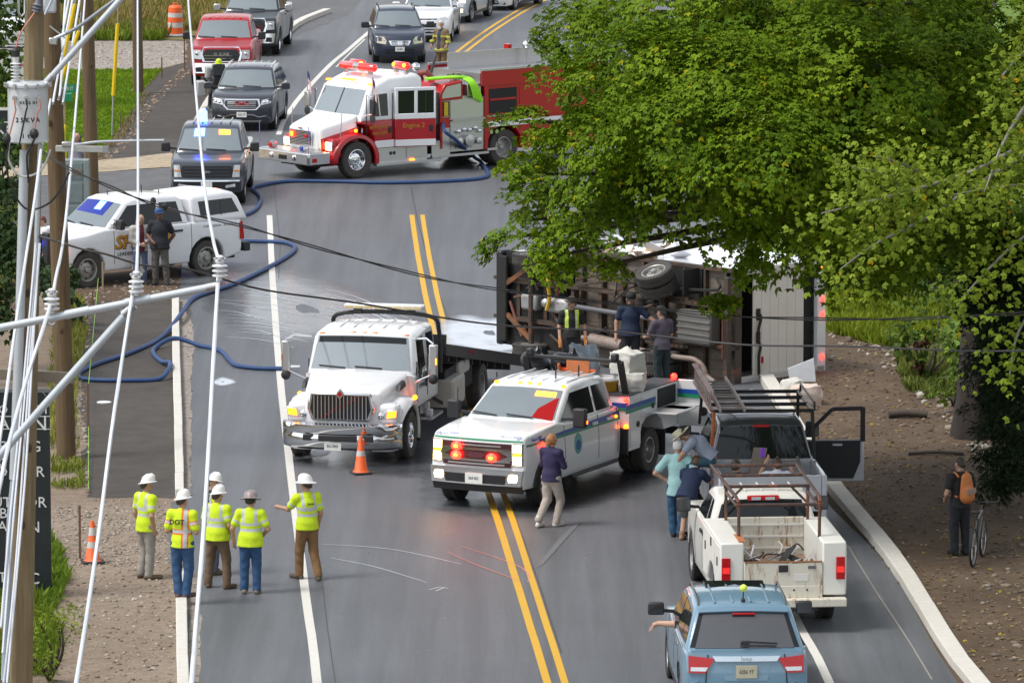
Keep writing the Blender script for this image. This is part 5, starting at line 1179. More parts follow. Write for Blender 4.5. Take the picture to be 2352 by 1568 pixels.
for k in range(12):
    x = random.uniform(.5, 5); y = random.choice((-1, 1)) * random.uniform(.5, 1.1)
    MB().tube(smooth_path([(x, y, .88), (x + random.uniform(-.4, .4), y * .8, .6), (x + random.uniform(-.9, .9), y * random.uniform(.3, .9), .55)], 3), random.uniform(.018, .035), 5).build('hanging_line', FRAME if k % 2 else DARKC, BT)
bt('battery_box', (3.4, -.95, .75), (.7, .45, .4), DIRTY, .02); bt('air_can', (2.9, .85, .75), (.5, .35, .35), DIRTY, .05)
# cab, nose pointing away to the left
CABW = mat('cab_white_grimy', (.5, .5, .5), .4, 0, .2)
cabp = [(4.95, .75), (4.95, 2.3), (5.4, 2.35), (6.0, 1.75), (6.75, 1.45), (6.85, .7)]
MB().prism([(x, z) for x, z in cabp], -1.02, 1.02).build('cab_body', CABW, BT, bev=.06)
bt('cab_floor', (5.93, 0, .72), (1.94, 2.1, .06), DARKC); bt('cab_back_grime', (4.98, 0, 1.5), (.1, 2.1, 1.5), DARKC); bt('front_bumper', (6.88, 0, .72), (.18, 2.1, .36), mat('bumper_black', (.012, .013, .016), .35), .05); bt('bumper_lip', (6.72, 0, .55), (.25, 1.9, .1), DARKC, .03)
bt('transmission', (5.0, 0, .62), (.7, .34, .3), mat('cast_aluminium', (.42, .42, .42), .45, .5, .3, 8), .08); bt('oil_pan', (5.85, 0, .58), (.5, .36, .26), mat('pale_cast_pan', (.3, .3, .3), .5, .4, .3, 9), .06)
MB().ball((5.25, .05, .42), (.12, .12, .1)).build('bell_housing', STEEL, BT)
for k in range(9):
    y = random.uniform(-.95, .95); x = random.uniform(5.1, 6.2)
    MB().tube(smooth_path([(x, y, .62), (x + random.uniform(-.5, .5), y + random.uniform(-.4, .4), .5), (x + random.uniform(-.8, .6), y + random.uniform(-.5, .5), .6)], 3), random.uniform(.02, .05), 6).build('steering_linkage', FRAME if k % 3 else RB, BT)
for sg in (1, -1):
    MB().bar((6.6, sg * .35, .55), (5.75, sg * .8, .42), .1, .06).build('control_arm', rusty('rust_arm', (.12, .06, .03), (.2, .08, .03), .45, .1), BT); MB().bar((6.75, sg * .42, .62), (5.0, sg * .42, .62), .09, .16).build('front_rail', FRAME, BT)
MB().tube(smooth_path([(5.15, .98, .7), (5.1, .6, .34), (5.1, .2, .38), (5.15, -.1, .34)], 4), .045, 6).build('tow_strap', mat('yellow_strap', (.45, .3, .02), .8), BT)
# ---------------------------------------------------------------- white pickup with a ladder rack and its right door open
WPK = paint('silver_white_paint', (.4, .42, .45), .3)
h_ = 93.6; hd = Vector((math.cos(R(h_)), math.sin(R(h_)), 0))
rearw = Vector((4.58, 106.15, 0)); o_ = rearw + hd * 3.25
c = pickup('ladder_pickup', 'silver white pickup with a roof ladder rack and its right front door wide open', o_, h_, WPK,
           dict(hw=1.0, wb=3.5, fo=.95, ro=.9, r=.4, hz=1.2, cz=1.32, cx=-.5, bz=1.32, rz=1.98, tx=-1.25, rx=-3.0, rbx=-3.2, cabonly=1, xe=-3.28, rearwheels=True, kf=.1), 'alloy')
DKP = c
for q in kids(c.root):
    if q.name.startswith('cab_roof'): q.data.materials[0] = paint('shade_grey_roof', (.05, .055, .06), .2)  # shade on the cab roof put into a darker roof colour
c.gend('rear_glass', (-3.2, 1.32), (-3.0, 1.88), GLASS, .016, uw=.96, vlo=.0, vhi=.97)
c.bx('high_brake_light', (-3.02, 0, 1.9), (.05, .3, .05), REDLENS)
def bed(c, x0, x1, hw, z0, z1, m, inner, wall=.1, tail=True, tz=None):
    for sg in (1, -1): MB().prism([(x0, z0), (x0, z1), (x1, z1), (x1, z0), (-3.5 - .5, z0), (-3.5 - .36, z0 + .28), (-3.5, z0 + .42), (-3.5 + .36, z0 + .28), (-3.5 + .5, z0)] if True else [], sg * (hw - wall), sg * hw).build('bed_side', m, c.root, bev=.03)
    MB().box(((x0 + x1) / 2, 0, z0 + .35), (x0 - x1, 2 * (hw - wall), .06)).build('bed_floor', inner, c.root)
    for k in range(6): MB().box(((x0 + x1) / 2, -.65 + .26 * k, z0 + .39), (x0 - x1 - .1, .1, .02)).build('bed_rib', inner, c.root)
    MB().box((x0 - .03, 0, (z0 + z1) / 2 + .1), (.05, 2 * (hw - wall), z1 - z0 - .2)).build('bed_header', m, c.root, bev=.01)
    if tail: MB().box((x1 + .03, 0, (z0 + z1) / 2 + .08), (.08, 2 * (hw - wall), z1 - z0 - .16)).build('tailgate', m, c.root, bev=.02)
bed(c, -3.3, -5.1, .98, .5, 1.32, WPK, mat('bed_liner_grey', (.4, .41, .42), .6, 0, .2))
# open door on the right
d = bpy.data.objects.new('front_door', None); C.objects.link(d); d.parent = c.root; d.location = (-.95, -1.0, 0); d.rotation_euler = (0, 0, R(84))
BLKI = mat('door_lining', (.014, .015, .018), .7)
MB().prism([(0, .52), (0, 1.3), (-1.15, 1.32), (-1.15, .52)], -.06, .0).build('door_skin', WPK, d, bev=.03); MB().prism([(-.04, .58), (-.04, 1.28), (-1.08, 1.3), (-1.08, .9), (-.95, .58)], .0, .03).build('door_lining', BLKI, d, bev=.02)
MB().bar((0.05, -.03, 1.28), (-.55, -.03, 1.88), .07).bar((-.55, -.03, 1.88), (-1.12, -.03, 1.9), .07).bar((-1.12, -.03, 1.92), (-1.12, -.03, 1.28), .09).build('window_frame', BLKI, d, kind='stuff')
MB().box((-.65, .035, 1.22), (.18, .03, .04)).build('door_pull', CHROME, d); MB().box((-.12, -.2, 1.48), (.14, .24, .3)).build('wing_mirror', BLACK, d, bev=.03)
# rack and ladders
RK = mat('rack_black_tube', (.02, .02, .022), .4, .3); RKS = rusty('rack_worn_tube', (.05, .03, .025), (.22, .07, .03), .5, .15)
def tubeo(name, pts, r_, m, parent): return MB().tube(pts, r_, 7).build(name, m, parent, smooth=50)
for sg in (1, -1):
    tubeo('rack_rail', [(-3.35, sg * .9, 2.22), (-.9, sg * .9, 2.22)], .03, RK, c.root); tubeo('rack_guard_rail', [(-3.3, sg * .95, 2.22), (-3.25, sg * .95, 2.36), (-1.0, sg * .95, 2.36), (-.95, sg * .95, 2.22)], .022, RK, c.root)
    tubeo('rack_post', [(-3.32, sg * .95, 1.34), (-3.36, sg * .9, 2.22)], .035, mat('orange_rust_post', (.35, .1, .03), .6) if sg > 0 else RK, c.root)
    tubeo('rack_post', [(-1.0, sg * .9, 2.2), (-.75, sg * .92, 1.6)], .03, RK, c.root)
for x in (-3.3, -2.5, -1.7, -.95): tubeo('rack_crossbar', [(x, -.92, 2.22), (x, .92, 2.22)], .035, RK, c.root)
LM = thing('ladder', 'weathered extension ladder lying on the roof rack of the silver pickup', 'ladder', o_, R(h_))
LAD = mat('ladder_aluminium', (.3, .26, .24), .5, .5, .3)
for y in (.82, .38): MB().bar((-3.75, y, 2.32), (-.2, y, 2.36), .035, .09).build('ladder_rail', LAD, LM)
for k in range(11): MB().tube([(-3.6 + .32 * k, .82, 2.325), (-3.6 + .32 * k, .38, 2.325)], .018, 6).build('rung', LAD, LM)
LM2 = thing('ladder', 'narrow dull ladder standing on edge along the left rail of the roof rack', 'ladder', o_, R(h_))
for z in (2.3, 2.62): MB().bar((-3.6, .97, z), (-.3, .97, z + .03), .09, .03).build('ladder_rail', rusty('red_ladder_rail', (.4, .3, .28), (.3, .08, .04), .5, .15), LM2)
for k in range(10): MB().tube([(-3.4 + .33 * k, .97, 2.3), (-3.4 + .33 * k, .97, 2.62)], .015, 6).build('rung', LAD, LM2)
LM3 = thing('folding_ladder', 'aluminium ladder and lumber heaped at the right front of the pickup bed', 'ladder', o_, R(h_))
for y in (-.25, -.62): MB().bar((-3.45, y, 1.36), (-5.0, y, 1.2), .035, .1).build('ladder_rail', LAD, LM3)
for k in range(5): MB().tube([(-3.6 - .3 * k, -.25, 1.35 - .03 * k), (-3.6 - .3 * k, -.62, 1.35 - .03 * k)], .02, 6).build('rung', LAD, LM3)
MB().bar((-3.4, .05, 1.55), (-4.1, .28, .95), .25, .03).build('lumber', WOODF, LM3)
# ---------------------------------------------------------------- worn white utility pickup seen from behind
h_ = 94.7; o_ = G(1600, 1330) + Vector((.88, .1, 0))
c = pickup('service_pickup', 'worn white utility pickup with rust stained tailgate and pipe rack, seen from behind', o_, h_, WHITE2,
           dict(hw=1.0, wb=3.7, fo=.98, ro=1.0, r=.42, hz=1.28, cz=1.38, cx=-.45, bz=1.32, rz=1.89, tx=-1.1, rx=-2.2, rbx=-2.4, cabonly=1, xe=-2.5, rearwheels=True, hand=BLACK), 'alloy')
UT = c
c.gend('rear_glass', (-2.4, 1.32), (-2.2, 1.79), GLASS, .012, uw=.9, vlo=.02, vhi=.8)
o = c.bx('high_brake_light', (-2.2, 0, 1.8), (.06, .55, .1), REDLENS, .02); MB().box((-2.235, .12, 1.8), (.02, .16, .05)).build('cargo_lamp', LENS, o); MB().box((-2.235, -.12, 1.8), (.02, .16, .05)).build('cargo_lamp', LENS, o)
roof_ribs(c, -1.25, -2.05, 1.91, (-.55, -.28, 0, .28, .55), WHITE2)
RT = rusty('rust_stained_white', (.6, .57, .48), (.27, .13, .04), .53, .12, .5)
UB = rusty('chipped_white', (.64, .63, .58), (.3, .2, .12), .66, .08, .45)
for sg in (1, -1):
    prof = [(-2.5, .6), (-2.5, 1.52), (-4.95, 1.52), (-4.98, .62), (-4.25, .62), (-4.15, .8), (-3.95, .94), (-3.7, .98), (-3.45, .94), (-3.25, .8), (-3.15, .6)]
    cb = MB().prism(prof, sg * .66, sg * 1.06).build('side_cabinet', UB, c.root, bev=.03)
    for x0, x1, z0, z1 in ((-2.6, -3.15, .65, 1.45), (-3.2, -4.2, 1.05, 1.45), (-4.3, -4.9, .7, 1.45)):
        MB().box(((x0 + x1) / 2, sg * 1.064, (z0 + z1) / 2), (abs(x1 - x0), .016, z1 - z0)).build('cabinet_door', UB, cb, bev=.006); MB().box(((x0 + x1) / 2 - .1, sg * 1.078, (z0 + z1) / 2 + .1), (.06, .02, .14)).build('latch', BLACK, cb)
    tl = MB().box((-4.985, sg * .96, 1.08), (.03, .15, .38)).build('tail_light', REDLENS, cb, bev=.01); MB().box((-5.003, sg * .96, 1.06), (.01, .12, .1)).build('lit_lens', mat('brake_red', (.75, .04, .03), .2, emit=.25, ecol=(1, .02, .02)), tl)
    tubeo('rack_post', [(-4.4, sg * .68, 1.5), (-4.4, sg * .68, 2.1)], .028, RKS, c.root); tubeo('rack_post', [(-2.75, sg * .7, 1.5), (-2.75, sg * .7, 2.1)], .028, RKS, c.root)
    tubeo('rack_rail', [(-4.4, sg * .68, 2.1), (-4.2, sg * .7, 2.16), (-.9, sg * .74, 2.16)], .03, RKS, c.root); tubeo('rack_lower_rail', [(-4.4, sg * .68, 2.0), (-2.7, sg * .7, 2.0)], .025, RKS, c.root)
    tubeo('rack_brace', [(-2.75, sg * .7, 1.8), (-2.75, sg * .42, 2.08)], .022, RKS, c.root)
for x, z in ((-4.4, 2.06), (-2.75, 2.1), (-2.0, 2.16), (-.95, 2.16)): tubeo('rack_crossbar', [(x, -.74, z), (x, .74, z)], .03, RKS, c.root)
MB().prism([(-4.2, 1.525), (-4.92, 1.525), (-4.92, 1.54), (-4.2, 1.54)], .62, .74).build('rust_patch', rusty('orange_rust', (.4, .15, .06), (.25, .08, .03), .5, .2), c.root)
MB().box((-3.7, 0, .86), (2.4, 1.32, .06)).build('load_floor', rusty('rusty_floor', (.2, .15, .11), (.17, .08, .04), .45, .2), c.root)
hb = MB().box((-2.53, 0, 1.2), (.05, 1.32, .66)).build('bed_header', RT, c.root, bev=.01)
for z in (1.0, 1.2, 1.4): MB().box((-2.56, 0, z), (.03, 1.3, .03)).build('header_rib', UB, hb)
tg = MB().prism([(-.66, .78), (.66, .78), (.66, 1.2), (.3, 1.19), (-.2, 1.165), (-.66, 1.2)], -4.93, -4.98, 'x').build('tailgate', RT, c.root, bev=.012)
MB().box((-4.955, 0, 1.19), (.06, 1.3, .02)).build('rust_edge', rusty('edge_rust', (.25, .11, .04), (.12, .05, .02), .5, .2), tg); MB().box((-4.985, 0, 1.08), (.02, .16, .12)).build('tailgate_latch', BLACK, tg, bev=.02); MB().box((-4.985, -.48, 1.1), (.012, .13, .05)).build('maker_badge', mat('badge_grey', (.12, .12, .12), .5), tg); MB().box((-4.983, -.3, .93), (.008, .24, .12)).build('dent_panel', UB, tg)
sk_ = MB().box((-4.965, 0, .69), (.05, 1.32, .2)).build('rear_skirt', RT, c.root, bev=.01)
for y in (.15, -.18, -.4): MB().ball((-4.99, y, .72), (.01, .02, .02), 6, 4).build('bolt', BLACK, sk_)
MB().box((-4.995, .2, .67), (.02, .07, .08)).build('socket', BLACK, sk_); MB().box((-4.99, .46, .78), (.03, .08, .07)).build('plate_lamp', BLACK, sk_)
bp = MB().box((-5.05, 0, .52), (.2, 2.1, .14)).build('rear_bumper', RT, c.root, bev=.02); MB().box((-4.9, 0, .42), (.1, 1.2, .12)).build('hitch', BLACK, c.root)
c.plate(-4.998, .68, 'AT1 RF1', True, .48, w_=.34, h_=.18, col=mat('old_plate', (.5, .48, .42), .6))
text('READING', 'cabinet_badge', .05, BLACK, c.root, frame((-5.0, .87, .7), (0, -1, 0), (0, 0, 1)))
MB().tube(smooth_path([(-4.99, .98, .86), (-5.0, .85, .8), (-5.0, .72, .72), (-5.0, .68, .66)], 3), .01, 5).build('loose_cable', BLACK, c.root)
MB().box((-2.05, .0, .75), (.6, 1.9, .3)).box((-3.7, 0, .55), (2.4, .9, .2)).build('chassis_frame', DARK, c.root)
UM = Matrix.Translation(o_) @ Matrix.Rotation(R(h_), 4, 'Z')
sc_ = thing('scrap_pile', 'tangle of scrap metal strips in the bed of the rusty utility pickup', 'scrap metal', UM @ Vector((-3.9, 0, .9)), R(h_))
for k in range(13):
    a = Vector((random.uniform(-.8, .6), random.uniform(-.5, .5), random.uniform(.03, .2))); b = a + Vector((random.uniform(-.8, .8), random.uniform(-.5, .5), random.uniform(0, .25)))
    MB().tube(smooth_path([a, (a + b) / 2 + Vector((0, random.uniform(-.2, .2), random.uniform(.02, .2))), b], 4), .014, 5).build('bent_rod', mat('scrap_white', (.55, .55, .55), .4, .3) if k % 3 else BLACK, sc_)
for k in range(6):
    a = Vector((random.uniform(-.6, .5), random.uniform(-.45, .45), random.uniform(.05, .25))); MB().bar(a, a + Vector((random.uniform(-.7, .7), random.uniform(-.4, .4), random.uniform(-.05, .2))), random.uniform(.08, .22), .015, 0, (random.uniform(-.5, .5), .3, 1)).build('scrap_strip', BLACK if k % 2 else STEEL, sc_)
# ---------------------------------------------------------------- light blue sport utility car seen from behind
JB = paint('ice_blue_paint', (.13, .235, .32), .1)
h_ = 92.4; rc_ = G(1714, 1668); hd = Vector((math.cos(R(h_)), math.sin(R(h_)), 0)); o_ = rc_ + hd * 3.93
JP = dict(hw=.98, wb=2.92, fo=.88, ro=1.0, r=.38, hz=1.06, cz=1.16, cx=-.4, bz=1.14, rz=1.76, tx=-1.15, rx=-3.25, rbx=-3.62, mir=BLACK, hand=CHROME, rail=mat('rail_dark', (.05, .055, .06), .3))
c = suv('sport_utility_car', 'light blue sport utility car with a yellow antenna ball, nearest to the viewer', o_, h_, JB, JP, 'alloy5')
xe = -3.92
c.gend('rear_glass', (-3.62, 1.14), (-3.25, 1.67), mat('rear_tint', (.05, .052, .056), .06, 0, .2, 2, spec=.8, ior=1.7), .014, uw=.84, vlo=.04, vhi=.9)
o = c.gend('rear_spoiler', (-3.62, 1.14), (-3.25, 1.67), JB, .07, uw=.9, vlo=.92, vhi=1.04); c.bx('high_brake_light', (-3.34, 0, 1.655), (.04, .36, .03), REDLENS)
wp_ = MB().bar((-3.64, -.05, 1.27), (-3.62, -.5, 1.24), .03, .025).build('rear_wiper', BLACK, c.root); MB().box((-3.64, .0, 1.26), (.05, .14, .06)).build('wiper_boss', BLACK, wp_, bev=.01)
for o in c.fpanel('tail_light', [(.52, 1.06), (.95, 1.1), (.93, .84), (.66, .84)], REDLENS, .03, True, rear=True):
    sg = 1 if o.data.vertices[0].co.y > 0 else -1; mpanel('reverse_lamp', [(sg * .62, .93), (sg * .9, .93), (sg * .9, .87), (sg * .66, .87)], .036, lambda u, v, wv: c.Rp(u, v, wv), LENS, o, (.4, .6, .8, -.4, -.6, -.8))
c.fpanel('chrome_strip', [(-.5, 1.02), (.5, 1.02), (.56, 1.1), (-.56, 1.1)], mat('satin_chrome', (.55, .62, .68), .25, .8), .03, rear=True)
text('Jeep', 'tailgate_letters', .1, CHROME, c.root, frame(c.Rp(0, 1.06, .035), (0, -1, 0), (0, 0, 1)))
c.fpanel('plate_recess', [(-.34, .72), (.34, .72), (.4, 1.0), (-.4, 1.0)], JB, .006, rear=True)
c.plate(-3.935, .86, '6356 YT', True, w_=.33, h_=.2, col=mat('tan_plate', (.45, .42, .3), .6))
c.fpanel('tailgate_seam', [(-.66, .62), (.66, .62), (.66, .635), (-.66, .635)], DARK, .006, rear=True)
for sg in (1, -1): c.fpanel('tailgate_seam', [(sg * .655, .63), (sg * .67, .63), (sg * .64, 1.12), (sg * .625, 1.12)], DARK, .02, rear=True)
c.fpanel('rear_bumper', [(-.96, .4), (.96, .4), (.97, .66), (.78, .72), (.7, .58), (-.7, .58), (-.78, .72), (-.97, .66)], JB, .06, rear=True); c.fpanel('tow_cover', [(-.1, .6), (.1, .6), (.1, .63), (-.1, .63)], BLACK, .02, rear=True)
c.spanel('chrome_sill', [(-1.2, 1.12), (-3.3, 1.12), (-3.3, 1.145), (-1.2, 1.145)], CHROME, .012)
roof_ribs(c, -1.5, -3.0, 1.775, (-.42, -.14, .14, .42), JB); MB().box((-1.45, 0, 1.775), (.55, .95, .015)).build('sunroof', GLASS, c.root, bev=.01)
MB().box((-2.95, -.02, 1.8), (.1, .07, .04)).build('antenna_base', BLACK, c.root, bev=.015); MB().tube([(-2.95, -.02, 1.8), (-3.02, -.02, 1.98)], .01, 5).build('antenna', BLACK, c.root)
JM = Matrix.Translation(o_) @ Matrix.Rotation(R(h_), 4, 'Z')
tag(MB().ball((0, 0, 0), .06, 12, 8).build('antenna_ball', mat('yellow_ball', (.62, .75, .1), .6), None, loc=JM @ Vector((-3.03, -.02, 2.0))), 'yellow ball stuck on the antenna of the light blue car', 'ball')
# ---------------------------------------------------------------- people: continuous bodies from smooth distance fields
def snets(F, o, h):
    s = F < 0; nx, ny, nz = F.shape
    acc = np.zeros((nx - 1, ny - 1, nz - 1, 3), np.float32); cnt = np.zeros((nx - 1, ny - 1, nz - 1), np.float32)
    cor = [(i, j, k) for i in (0, 1) for j in (0, 1) for k in (0, 1)]
    sl_ = lambda A, c: A[c[0]:nx - 1 + c[0], c[1]:ny - 1 + c[1], c[2]:nz - 1 + c[2]]
    for a in cor:
        for ax in range(3):
            if a[ax]: continue
            b = list(a); b[ax] = 1; fa = sl_(F, a); fb = sl_(F, b); m = (fa < 0) != (fb < 0)
            if not m.any(): continue
            t = np.where(m, fa / (fa - fb + 1e-12), 0)
            for q in range(3): acc[..., q] += np.where(m, (t if q == ax else a[q]), 0)
            cnt += m
    idx = np.argwhere(cnt > 0); vid = -np.ones(cnt.shape, np.int64); vid[tuple(idx.T)] = np.arange(len(idx))
    V = (idx + acc[tuple(idx.T)] / cnt[tuple(idx.T)][:, None]) * h + o
    Q = []
    for ax in range(3):
        b, c = [(1, 2), (2, 0), (0, 1)][ax]; sh = [nx, ny, nz]; A = [slice(None)] * 3; B = [slice(None)] * 3
        A[ax] = slice(0, sh[ax] - 1); B[ax] = slice(1, sh[ax]); sa = s[tuple(A)]; m = sa != s[tuple(B)]
        e = np.argwhere(m); e = e[(e[:, b] > 0) & (e[:, c] > 0) & (e[:, b] < sh[b] - 1) & (e[:, c] < sh[c] - 1)]
        q = []
        for db, dc in ((-1, -1), (0, -1), (0, 0), (-1, 0)):
            f = e.copy(); f[:, b] += db; f[:, c] += dc; q.append(vid[tuple(f.T)])
        q = np.stack(q, 1); fl = ~sa[tuple(e.T)]; q[fl] = q[fl][:, ::-1]; Q.append(q)
    return V, np.concatenate(Q)
def field(prims, h, k=.025, cut=None):
    P_ = []
    for a, b, ra, rb, fl in prims:
        r_ = max(ra, rb) + .04; P_.append((np.minimum(a, b) - r_, np.maximum(a, b) + r_))
    lo = np.min([p[0] for p in P_], 0) - h; hi = np.max([p[1] for p in P_], 0) + h
    n = np.ceil((hi - lo) / h).astype(int) + 1; F = np.full(n, .2, np.float32)
    for (a, b, ra, rb, fl), (l, u) in zip(prims, P_):
        i0 = np.maximum(0, ((l - lo) / h).astype(int)); i1 = np.minimum(n, ((u - lo) / h).astype(int) + 2)
        g = [np.arange(i0[q], i1[q]) * h + lo[q] for q in range(3)]; X, Y, Z = np.meshgrid(*g, indexing='ij')
        d = b - a; L = max(float(d @ d), 1e-9); px, py, pz = X - a[0], Y - a[1], Z - a[2]
        t = np.clip((px * d[0] + py * d[1] + pz * d[2]) / L, 0, 1); qx = px - t * d[0]; qy = (py - t * d[1]) / fl; qz = pz - t * d[2]
        D = np.sqrt(qx * qx + qy * qy + qz * qz) - (ra + t * (rb - ra))
        if fl < 1: D *= fl
        sub = F[i0[0]:i1[0], i0[1]:i1[1], i0[2]:i1[2]]; hh = np.clip(.5 + .5 * (sub - D) / k, 0, 1)
        F[i0[0]:i1[0], i0[1]:i1[1], i0[2]:i1[2]] = sub * (1 - hh) + D * hh - k * hh * (1 - hh)
    if cut is not None:
        g = [np.arange(n[q]) * h + lo[q] for q in range(3)]; X, Y, Z = np.meshgrid(*g, indexing='ij')
        for (p, nn) in cut: F = np.maximum(F, -((X - p[0]) * nn[0] + (Y - p[1]) * nn[1] + (Z - p[2]) * nn[2]))
    return snets(F, lo, h)
CLOTH = mat('cloth', (1, 1, 1), .85, 0, .18, 18, attr='Col', bump=.25); SKINM = mat('skin', (1, 1, 1), .55, 0, .08, 14, attr='Col'); HELM = mat('hard_hat_white', (.74, .73, .7), .3, 0, .06, coat=.4)
HAIRM = mat('hair', (1, 1, 1), .6, 0, .35, 40, attr='Col')
YL = np.array((.55, .72, .015)); SILV = np.array((.5, .52, .52)); ORG = np.array((.8, .18, .02))
def person(label, at, yaw, H=1.75, J=None, shirt=(.5, .5, .5), sleeve=.62, pants=(.1, .1, .12), shoes=(.03, .025, .02), skin=(.42, .24, .16), hair=(.05, .03, .02), hat=None, hatcol=None, hem=-.1, build=1.0, hvis=0, legs=1.0, group=None, curl=.5, M=None, hairlen=0, sitting=False):
    s = H / 1.75; base = dict(pel=(0, 0, .96), chest=(0, .01, 1.28), neck=(0, -.01, 1.47), head=(0, .035, 1.63), hd=(0, 1, 0),
        shL=(-.185, 0, 1.41), shR=(.185, 0, 1.41), elL=(-.25, -.03, 1.13), elR=(.25, -.03, 1.13), wrL=(-.25, .07, .88), wrR=(.25, .07, .88),
        hiL=(-.09, 0, .92), hiR=(.09, 0, .92), knL=(-.105, .015, .5), knR=(.105, .015, .5), anL=(-.11, -.03, .09), anR=(.11, -.03, .09), ftL=(-.13, .15, .04), ftR=(.13, .15, .04))
    base.update(J or {}); j = {k: np.array(v, float) * (1 if k == 'hd' else s) for k, v in base.items()}
    root = thing('person', label, 'person', at, R(yaw), group, M)
    h = .0165; bw = build
    sp = j['neck'] - j['pel']; sp /= np.linalg.norm(sp); lat = j['shR'] - j['shL']; lat /= np.linalg.norm(lat)
    hd = j['hd'] / np.linalg.norm(j['hd']); hup = (j['head'] - j['neck']); hup /= np.linalg.norm(hup)
    def torso(e): return [(j['pel'], j['chest'], .148 * s * bw + e, .16 * s * (.4 + .6 * bw) + e, .74), (j['chest'], (j['shL'] + j['shR']) / 2 - sp * .05 * s, .16 * s * (.4 + .6 * bw) + e, .13 * s + e, .7), (j['shL'], j['shR'], .066 * s + e, .066 * s + e, 1)]
    def arm(S, e, t=2.0):
        a, b, c_ = j['sh' + S], j['el' + S], j['wr' + S]; o = []
        if t <= 1: o.append((a, a + (b - a) * t, .06 * s + e * 1.3, .052 * s + e * 1.6, 1))
        else:
            o.append((a, b, .057 * s + e, .043 * s + e, 1)); q = b + (c_ - b) * min(1, t - 1) ; o.append((b, q, .043 * s + e, .031 * s + e, 1))
        return o
    def leg(S, e, t=2.0):
        a, b, c_ = j['hi' + S], j['kn' + S], j['an' + S]; o = []
        if t <= 1: o.append((a, a + (b - a) * t, .092 * s + e, .07 * s + e * 1.5, 1))
        else: o += [(a, b, .09 * s + e, .06 * s + e, 1), (b, b + (c_ - b) * (t - 1), .058 * s + e, (.044 if t >= 1.9 else .05) * s + e * 1.3, 1)]
        return o
    hc = j['head']
    pr = torso(-.012) + [(j['neck'] - sp * .04 * s, hc - hup * .05 * s, .056 * s, .054 * s, 1), (hc + hup * .03 * s - hd * .012 * s, hc - hup * .035 * s + hd * .012 * s, .088 * s, .068 * s, .98), (hc - hup * .07 * s + hd * .04 * s, hc - hup * .075 * s + hd * .055 * s, .045 * s, .035 * s, 1), (hc - hup * .005 * s + hd * .09 * s, hc - hup * .03 * s + hd * .108 * s, .012, .018, 1)]
    for q in (1, -1): pr.append((hc + np.cross(hd, hup) * q * .08 * s - hup * .03 * s, hc + np.cross(hd, hup) * q * .083 * s + hup * .015 * s, .018, .02, 1))
    for S in 'LR':
        pr += arm(S, 0) + leg(S, 0); a = j['wr' + S]; d = a - j['el' + S]; d /= np.linalg.norm(d); pr.append((a, a + d * .075 * s, .033 * s, .036 * s, 1))
    V, Q = field(pr, h); col = np.tile(np.array((*skin, 1.0)), (len(V), 1))
    for q in (1, -1):   # eyes, brows, mouth
        e = hc + hd * .092 * s + np.cross(hd, hup) * q * .033 * s + hup * .012 * s; col[np.linalg.norm(V - e, axis=1) < .016] = (.03, .02, .015, 1)
        col[np.linalg.norm(V - e - hup * .022, axis=1) < .012, :3] = np.array(hair) * .8 + np.array(skin) * .2
    col[np.linalg.norm((V - (hc + hd * .095 * s - hup * .058 * s)) * (1, 1, 2), axis=1) < .024, :3] = np.array(skin) * (.75, .45, .45)
    # fingers
    fv = []; ff = []
    for S in 'LR':
        a = j['wr' + S]; d = a - j['el' + S]; d /= np.linalg.norm(d); sd_ = np.array((0, 1, 0)) - d * d[1]
        if np.linalg.norm(sd_) < .2: sd_ = np.array((1, 0, 0)) - d * d[0]
        sd_ /= np.linalg.norm(sd_); nrm = np.cross(d, sd_) * (1 if S == 'L' else -1)
        mb = MB()
        for q, (off, ln) in enumerate(((.028, .075), (.01, .085), (-.009, .08), (-.027, .062))):
            p0 = a + (d * .07 + sd_ * off) * s; p1 = p0 + (d * .55 + nrm * .25 * curl) * ln * s; p2 = p1 + (d * (.5 - .4 * curl) + nrm * .55 * curl) * ln * s
            mb.tube([p0, p1, p2], [.0105 * s, .0095 * s, .008 * s], 5)
        p0 = a + (d * .02 + sd_ * .03) * s; p1 = p0 + (d * .035 + sd_ * .03) * s; p2 = p1 + (d * .035 + nrm * .012) * s; mb.tube([p0, p1, p2], [.013 * s, .012 * s, .009 * s], 5)
        o_ = len(V) + len(fv)
        for f in mb.f:
            if len(f) == 4: ff.append(tuple(o_ + i for i in f))
        fv += mb.v
    V = np.concatenate([V, np.array(fv)]); Q = np.concatenate([Q, np.array(ff)]); col = np.concatenate([col, np.tile(np.array((*skin, 1.0)), (len(fv), 1))])
    npmesh('body', V, Q, SKINM, root, col=col, smooth=True)
    # shirt
    hp = j['pel'] + sp * hem * s; pr = torso(.014) + [(j['neck'] - sp * .07 * s, j['neck'] + sp * .0, .075 * s, .062 * s, 1)]
    if hem < -.02: pr.append((j['pel'] + sp * hem * s * 1.6, j['pel'], .2 * s * bw + .014, .175 * s * bw + .014, .82))
    if sleeve:
        for S in 'LR': pr += arm(S, .013, sleeve)
    V, Q = field(pr, h, .03, [(hp, sp)])
    jit = np.array([noise.noise(Vector(v) * 9) for v in V[::1]]) if len(V) < 6000 else np.zeros(len(V))
    V = V + (np.array((0, 1, 0)) * (jit * .006)[:, None])
    u = (V - j['chest']) @ lat; z = (V - j['pel']) @ sp / s; fr = (V - j['chest'])[:, 1]
    col = np.ones((len(V), 4)); col[:, :3] = shirt(u, z, fr) if callable(shirt) else np.array(shirt)
    ta = np.full(len(V), -1.0)
    for S in 'LR':
        a, b = j['sh' + S], j['el' + S]; d = b - a; t = ((V - a) @ d) / (d @ d); ds = np.linalg.norm(V - a - np.clip(t, 0, 1)[:, None] * d, axis=1); k = (ds < .085 * s) & (t > .12); ta[k] = t[k]
